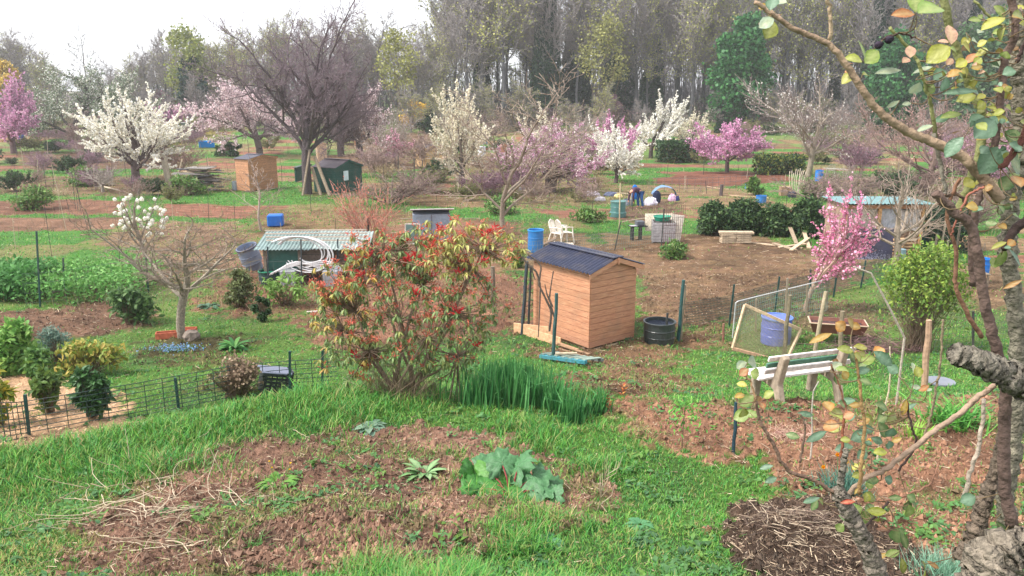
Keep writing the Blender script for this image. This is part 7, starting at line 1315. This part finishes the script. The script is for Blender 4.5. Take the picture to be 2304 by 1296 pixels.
    # leaves seen one by one: tip x,y ; stalk x,y ; width px ; colour
    Lf = [(1705, 60, 1742, 42, 24, 'w'), (1722, 88, 1742, 48, 32, 'y'), (1706, 14, 1728, 20, 22, 'o'), (1745, -6, 1732, 24, 26, 'b'), (1772, 0, 1745, 8, 20, 'w'), (2005, 28, 2058, 32, 26, 'o'), (2125, 10, 2065, 30, 50, 'l'), (2062, -25, 2060, 28, 34, 'l'), (2082, 140, 2138, 105, 38, 'y'), (2140, 48, 2140, 100, 28, 'p'), (2108, 90, 2134, 96, 12, 'p'), (1900, 122, 1940, 140, 30, 'y'), (1980, 112, 1945, 142, 30, 'l'), (1936, 85, 1948, 138, 16, 'l'), (2048, 100, 2048, 130, 20, 'p'), (2030, 140, 2046, 132, 16, 'p'),
          (1890, 188, 1925, 165, 28, 'y'), (1916, 155, 1900, 162, 16, 'o'), (1960, 165, 1940, 168, 14, 'y'), (1968, 162, 2028, 158, 18, 'w'), (2050, 162, 2100, 150, 14, 'w'), (2048, 218, 2070, 185, 28, 'w'), (2080, 214, 2100, 188, 26, 'l'), (1992, 244, 2024, 226, 10, 'w'), (2030, 234, 2050, 232, 10, 'w'), (2100, 178, 2130, 160, 30, 'b'), (2118, 208, 2130, 172, 24, 'b'),
          (2120, 206, 2200, 205, 16, 'b'), (2150, 225, 2196, 215, 26, 'y'), (2190, 115, 2165, 98, 24, 'y'), (2204, 62, 2262, 40, 30, 'y'), (2240, 8, 2262, 40, 24, 'l'), (2240, 95, 2262, 60, 26, 'y'), (2150, 150, 2175, 135, 22, 'y'), (2130, 172, 2165, 160, 22, 'o'), (2180, 180, 2170, 150, 20, 'y'), (2172, 140, 2200, 120, 22, 'o'), (2290, 155, 2255, 168, 26, 'b'), (2255, 225, 2270, 205, 22, 'y'), (2285, 250, 2262, 240, 22, 'y'),
          (2100, 270, 2140, 262, 18, 'b'), (2115, 258, 2165, 256, 22, 'l'), (2060, 295, 2100, 282, 14, 'w'), (2192, 310, 2240, 270, 44, 'b'), (2120, 355, 2168, 308, 28, 'b'), (2180, 270, 2215, 262, 26, 'b'), (2250, 275, 2220, 270, 24, 'b'), (2205, 395, 2245, 330, 52, 'b'), (2240, 375, 2262, 335, 40, 'b'), (2300, 385, 2270, 355, 50, 'g'), (2252, 430, 2278, 395, 34, 'g'), (2300, 420, 2280, 395, 36, 'o'), (2270, 320, 2300, 340, 34, 'b'), (2290, 290, 2270, 320, 36, 'g'), (2168, 416, 2192, 408, 30, 'y'), (2205, 412, 2195, 408, 14, 'y'),
          (2205, 345, 2225, 330, 24, 'b'), (2140, 300, 2165, 295, 16, 'o'), (2145, 325, 2160, 312, 16, 'o'),
          (2230, 555, 2265, 545, 12, 'y'), (2240, 605, 2262, 560, 30, 'l'), (2232, 600, 2240, 580, 20, 'l'), (2300, 600, 2270, 560, 20, 'b'), (2255, 650, 2300, 630, 10, 'o'),
          (1655, 830, 1680, 815, 22, 'w'), (1705, 815, 1682, 815, 28, 'w'), (1712, 845, 1688, 838, 26, 'l'), (1662, 845, 1684, 830, 18, 'o'), (1652, 892, 1676, 888, 14, 'o'), (1660, 915, 1696, 890, 28, 'l'), (1740, 880, 1718, 895, 22, 'y'), (1706, 905, 1708, 890, 16, 'o'), (1722, 920, 1710, 905, 14, 'o'),
          (1885, 782, 1920, 790, 20, 'y'), (1960, 800, 1925, 792, 16, 'y'), (2015, 825, 1965, 790, 26, 'b'), (1965, 800, 1990, 785, 30, 'o'), (1905, 745, 1880, 725, 26, 'o'), (1818, 770, 1872, 750, 16, 'o'), (1940, 740, 1910, 728, 18, 'o'), (1865, 830, 1895, 818, 20, 'w'), (1880, 870, 1900, 840, 30, 'g'), (1910, 855, 1895, 835, 18, 'o'), (2048, 835, 2060, 822, 26, 'w'), (2070, 850, 2062, 824, 24, 'y'), (2050, 870, 2072, 872, 12, 'w'), (2068, 878, 2090, 868, 14, 'o'), (2100, 872, 2085, 880, 8, 'w'),
          (1885, 905, 1925, 900, 18, 'b'), (1795, 928, 1830, 935, 14, 'b'), (1842, 955, 1890, 960, 30, 'o'), (1880, 930, 1910, 950, 16, 'y'), (1860, 970, 1895, 960, 20, 'y'), (1905, 945, 1925, 935, 14, 'b'), (1875, 1010, 1920, 1005, 24, 'b'), (1812, 995, 1860, 970, 18, 'b'), (1765, 975, 1800, 985, 18, 'g'), (1960, 940, 1930, 955, 16, 'o'), (2000, 930, 1975, 950, 24, 'g'), (2005, 990, 1975, 950, 26, 'g'), (1950, 985, 1935, 960, 18, 'b'), (2030, 985, 2005, 995, 12, 'o'), (1955, 1005, 1935, 1000, 14, 'g'), (2065, 905, 2030, 925, 12, 'b'), (2040, 900, 2030, 935, 14, 'o'),
          (1706, 1054, 1740, 1048, 14, 'b'), (1720, 1085, 1748, 1075, 16, 'b'), (1800, 1130, 1845, 1120, 14, 'b'), (1825, 1150, 1840, 1125, 16, 'g'), (1858, 1135, 1840, 1122, 14, 'l'), (1912, 1052, 1935, 1050, 18, 'y'), (1950, 1045, 1930, 1050, 20, 'y'), (1918, 1072, 1936, 1066, 16, 'y'), (1916, 1110, 1936, 1100, 14, 'o'), (1978, 1080, 1958, 1068, 16, 'r'), (2010, 1085, 1990, 1075, 22, 'b'), (1942, 1185, 1946, 1148, 36, 'l'), (1972, 1165, 1948, 1145, 26, 'l'), (1920, 1148, 1942, 1144, 22, 'l'), (1955, 1108, 1946, 1130, 20, 'y'), (1998, 1120, 2030, 1120, 14, 'g'), (2035, 1150, 2045, 1126, 28, 'g'), (2050, 1175, 2045, 1135, 24, 'l'), (2072, 1148, 2048, 1126, 14, 'g'),
          (2015, 1225, 2020, 1188, 34, 'g'), (2045, 1240, 2026, 1195, 18, 'g'), (2046, 1210, 2022, 1190, 14, 'g'), (1990, 1250, 2025, 1240, 18, 'l'), (1968, 1256, 2000, 1245, 14, 'o'), (2040, 1300, 2028, 1255, 18, 'y'), (2095, 1300, 2075, 1262, 22, 'y'), (2115, 1280, 2085, 1262, 12, 'o'), (2160, 1130, 2195, 1118, 30, 'b'), (2238, 1165, 2200, 1115, 44, 'g'), (2272, 1205, 2240, 1172, 14, 'g'), (2240, 1230, 2265, 1205, 26, 'g'), (2275, 1210, 2292, 1205, 12, 'r'), (1890, 1130, 1925, 1128, 10, 'r')]
    # many small ones among the stems at the upper right
    for cx, cy, rx, ry, n, kk in [(2160, 160, 50, 50, 22, 'yyolp'), (2250, 200, 50, 110, 26, 'yybo'), (2270, 330, 40, 60, 18, 'bgyo'), (2230, 470, 60, 70, 10, 'bgyo'), (2220, 90, 60, 60, 12, 'ylw'), (2200, 240, 40, 40, 9, 'yb'), (2290, 60, 30, 60, 8, 'oyp'), (1930, 980, 60, 60, 9, 'obyg'), (2285, 460, 30, 60, 6, 'ogl')]:
        for i in range(n):
            x = cx + rg.normal(0, rx * .6); y = cy + rg.normal(0, ry * .6); a = rg.uniform(0, 6.28); l = rg.uniform(16, 34); Lf.append((x + math.cos(a) * l, y + math.sin(a) * l * .6, x, y, l * rg.uniform(.5, .75), kk[rg.integers(len(kk))]))
    for cx, cy, rx, ry, n, kk in [(1915, 800, 60, 50, 12, 'ogylb'), (1910, 950, 70, 60, 14, 'gboy'), (1960, 1120, 70, 60, 12, 'gly'), (1690, 880, 40, 50, 5, 'yl')]:
        for i in range(n):
            x = cx + rg.normal(0, rx * .7); y = cy + rg.normal(0, ry * .7); a = rg.uniform(0, 6.28); l = rg.uniform(26, 46); Lf.append((x + math.cos(a) * l, y + math.sin(a) * l * .6, x, y, l * rg.uniform(.45, .7), kk[rg.integers(len(kk))]))
    for i, (x1, y1, x0, y0, w, c) in enumerate(Lf):
        w *= .95
        dy = rg.normal(0, .07); a = Q(x0, y0, dy); b = Q(x1, y1, dy + rg.normal(0, .012)); d = b - a; L = np.linalg.norm(d); nrm = np.array([rg.normal(0, .35), -.8, .75 + rg.normal(0, .3)]); m = M(); mid = rgb(206, 200, 150) if c != 'b' else rgb(170, 196, 170)
        leaves(m, a[None], d[None], nrm[None], L, w * sp * 1.15, mixc(GREENS[c], 1, rg, .12), 8, rg.uniform(.12, .4), rg.uniform(.1, .5), .5, mid=mid)
        # finely notched rim
        v = m.v[0].reshape(-1, 3, 3); k = len(v); nz_ = (np.arange(k) % 2)[:, None] * .06; v[:, 0] += (v[:, 1] - v[:, 0]) * nz_; v[:, 2] += (v[:, 1] - v[:, 2]) * nz_; m.v[0] = v.reshape(-1, 3)
        if rg.random() < .8:      # a stalk to the nearest stem
            best = None
            for P in stems:
                dd = np.linalg.norm(P - a, axis=1); j = int(np.argmin(dd))
                if best is None or dd[j] < best[0]: best = (dd[j], P[j])
            if best[0] < .10:
                tt = np.linspace(0, 1, 6)[:, None]; bow = np.sin(tt * 3.14) * best[0] * .18 * np.array([rg.normal(0, 1), 0, -1]); tube(m, a * (1 - tt) + best[1] * tt + bow, np.linspace(.0009, .0015, 6), 4, rgb(124, 104, 74))
        part('leaf', m, GLOSS, T, smooth=True) if i < 96 else None
        if i >= 96: part_more.append(m)
    if part_more:
        mm = M()
        for q in part_more:
            for v, c_ in zip(q.v, q.c): pass
            off = mm.n; mm.v += q.v; mm.c += q.c; mm.q += [k + off for k in q.q]; mm.t += [k + off for k in q.t]; mm.n += q.n
        o = part('small_leaves', mm, GLOSS, T, smooth=True); o["kind"] = "stuff"
    for x, y in ((1998, 90), (1975, 102)):
        m = M(); c = Q(x, y, .03); lathe(m, [(0, -.008), (.007, -.004), (.009, .002), (.006, .008), (.003, .012)], 10, rgb(50, 42, 54), c, roty(1.2)); part('rose_hip', m, BARK, T)
part_more = []
rose()
# ------------------------------------------------------------ the thin spring haze over the allotments
hm = bpy.data.materials.new("haze"); hm.use_nodes = True; ht = hm.node_tree
for n_ in list(ht.nodes):
    if n_.type != 'OUTPUT_MATERIAL': ht.nodes.remove(n_)
hv = ht.nodes.new("ShaderNodeVolumePrincipled"); hv.inputs["Color"].default_value = (.95, .97, 1.0, 1); hv.inputs["Density"].default_value = .0005; hv.inputs["Anisotropy"].default_value = .2
ht.links.new(hv.outputs[0], ht.nodes["Material Output"].inputs["Volume"])
mm = M(); box(mm, (0, 130, 20), (800, 318, 44)); ho = part("haze", mm, hm, None); ho["kind"] = "stuff"; ho["label"] = "thin pale haze over the allotments and the wood"
S.cycles.volume_step_rate = 10; S.cycles.volume_max_steps = 32
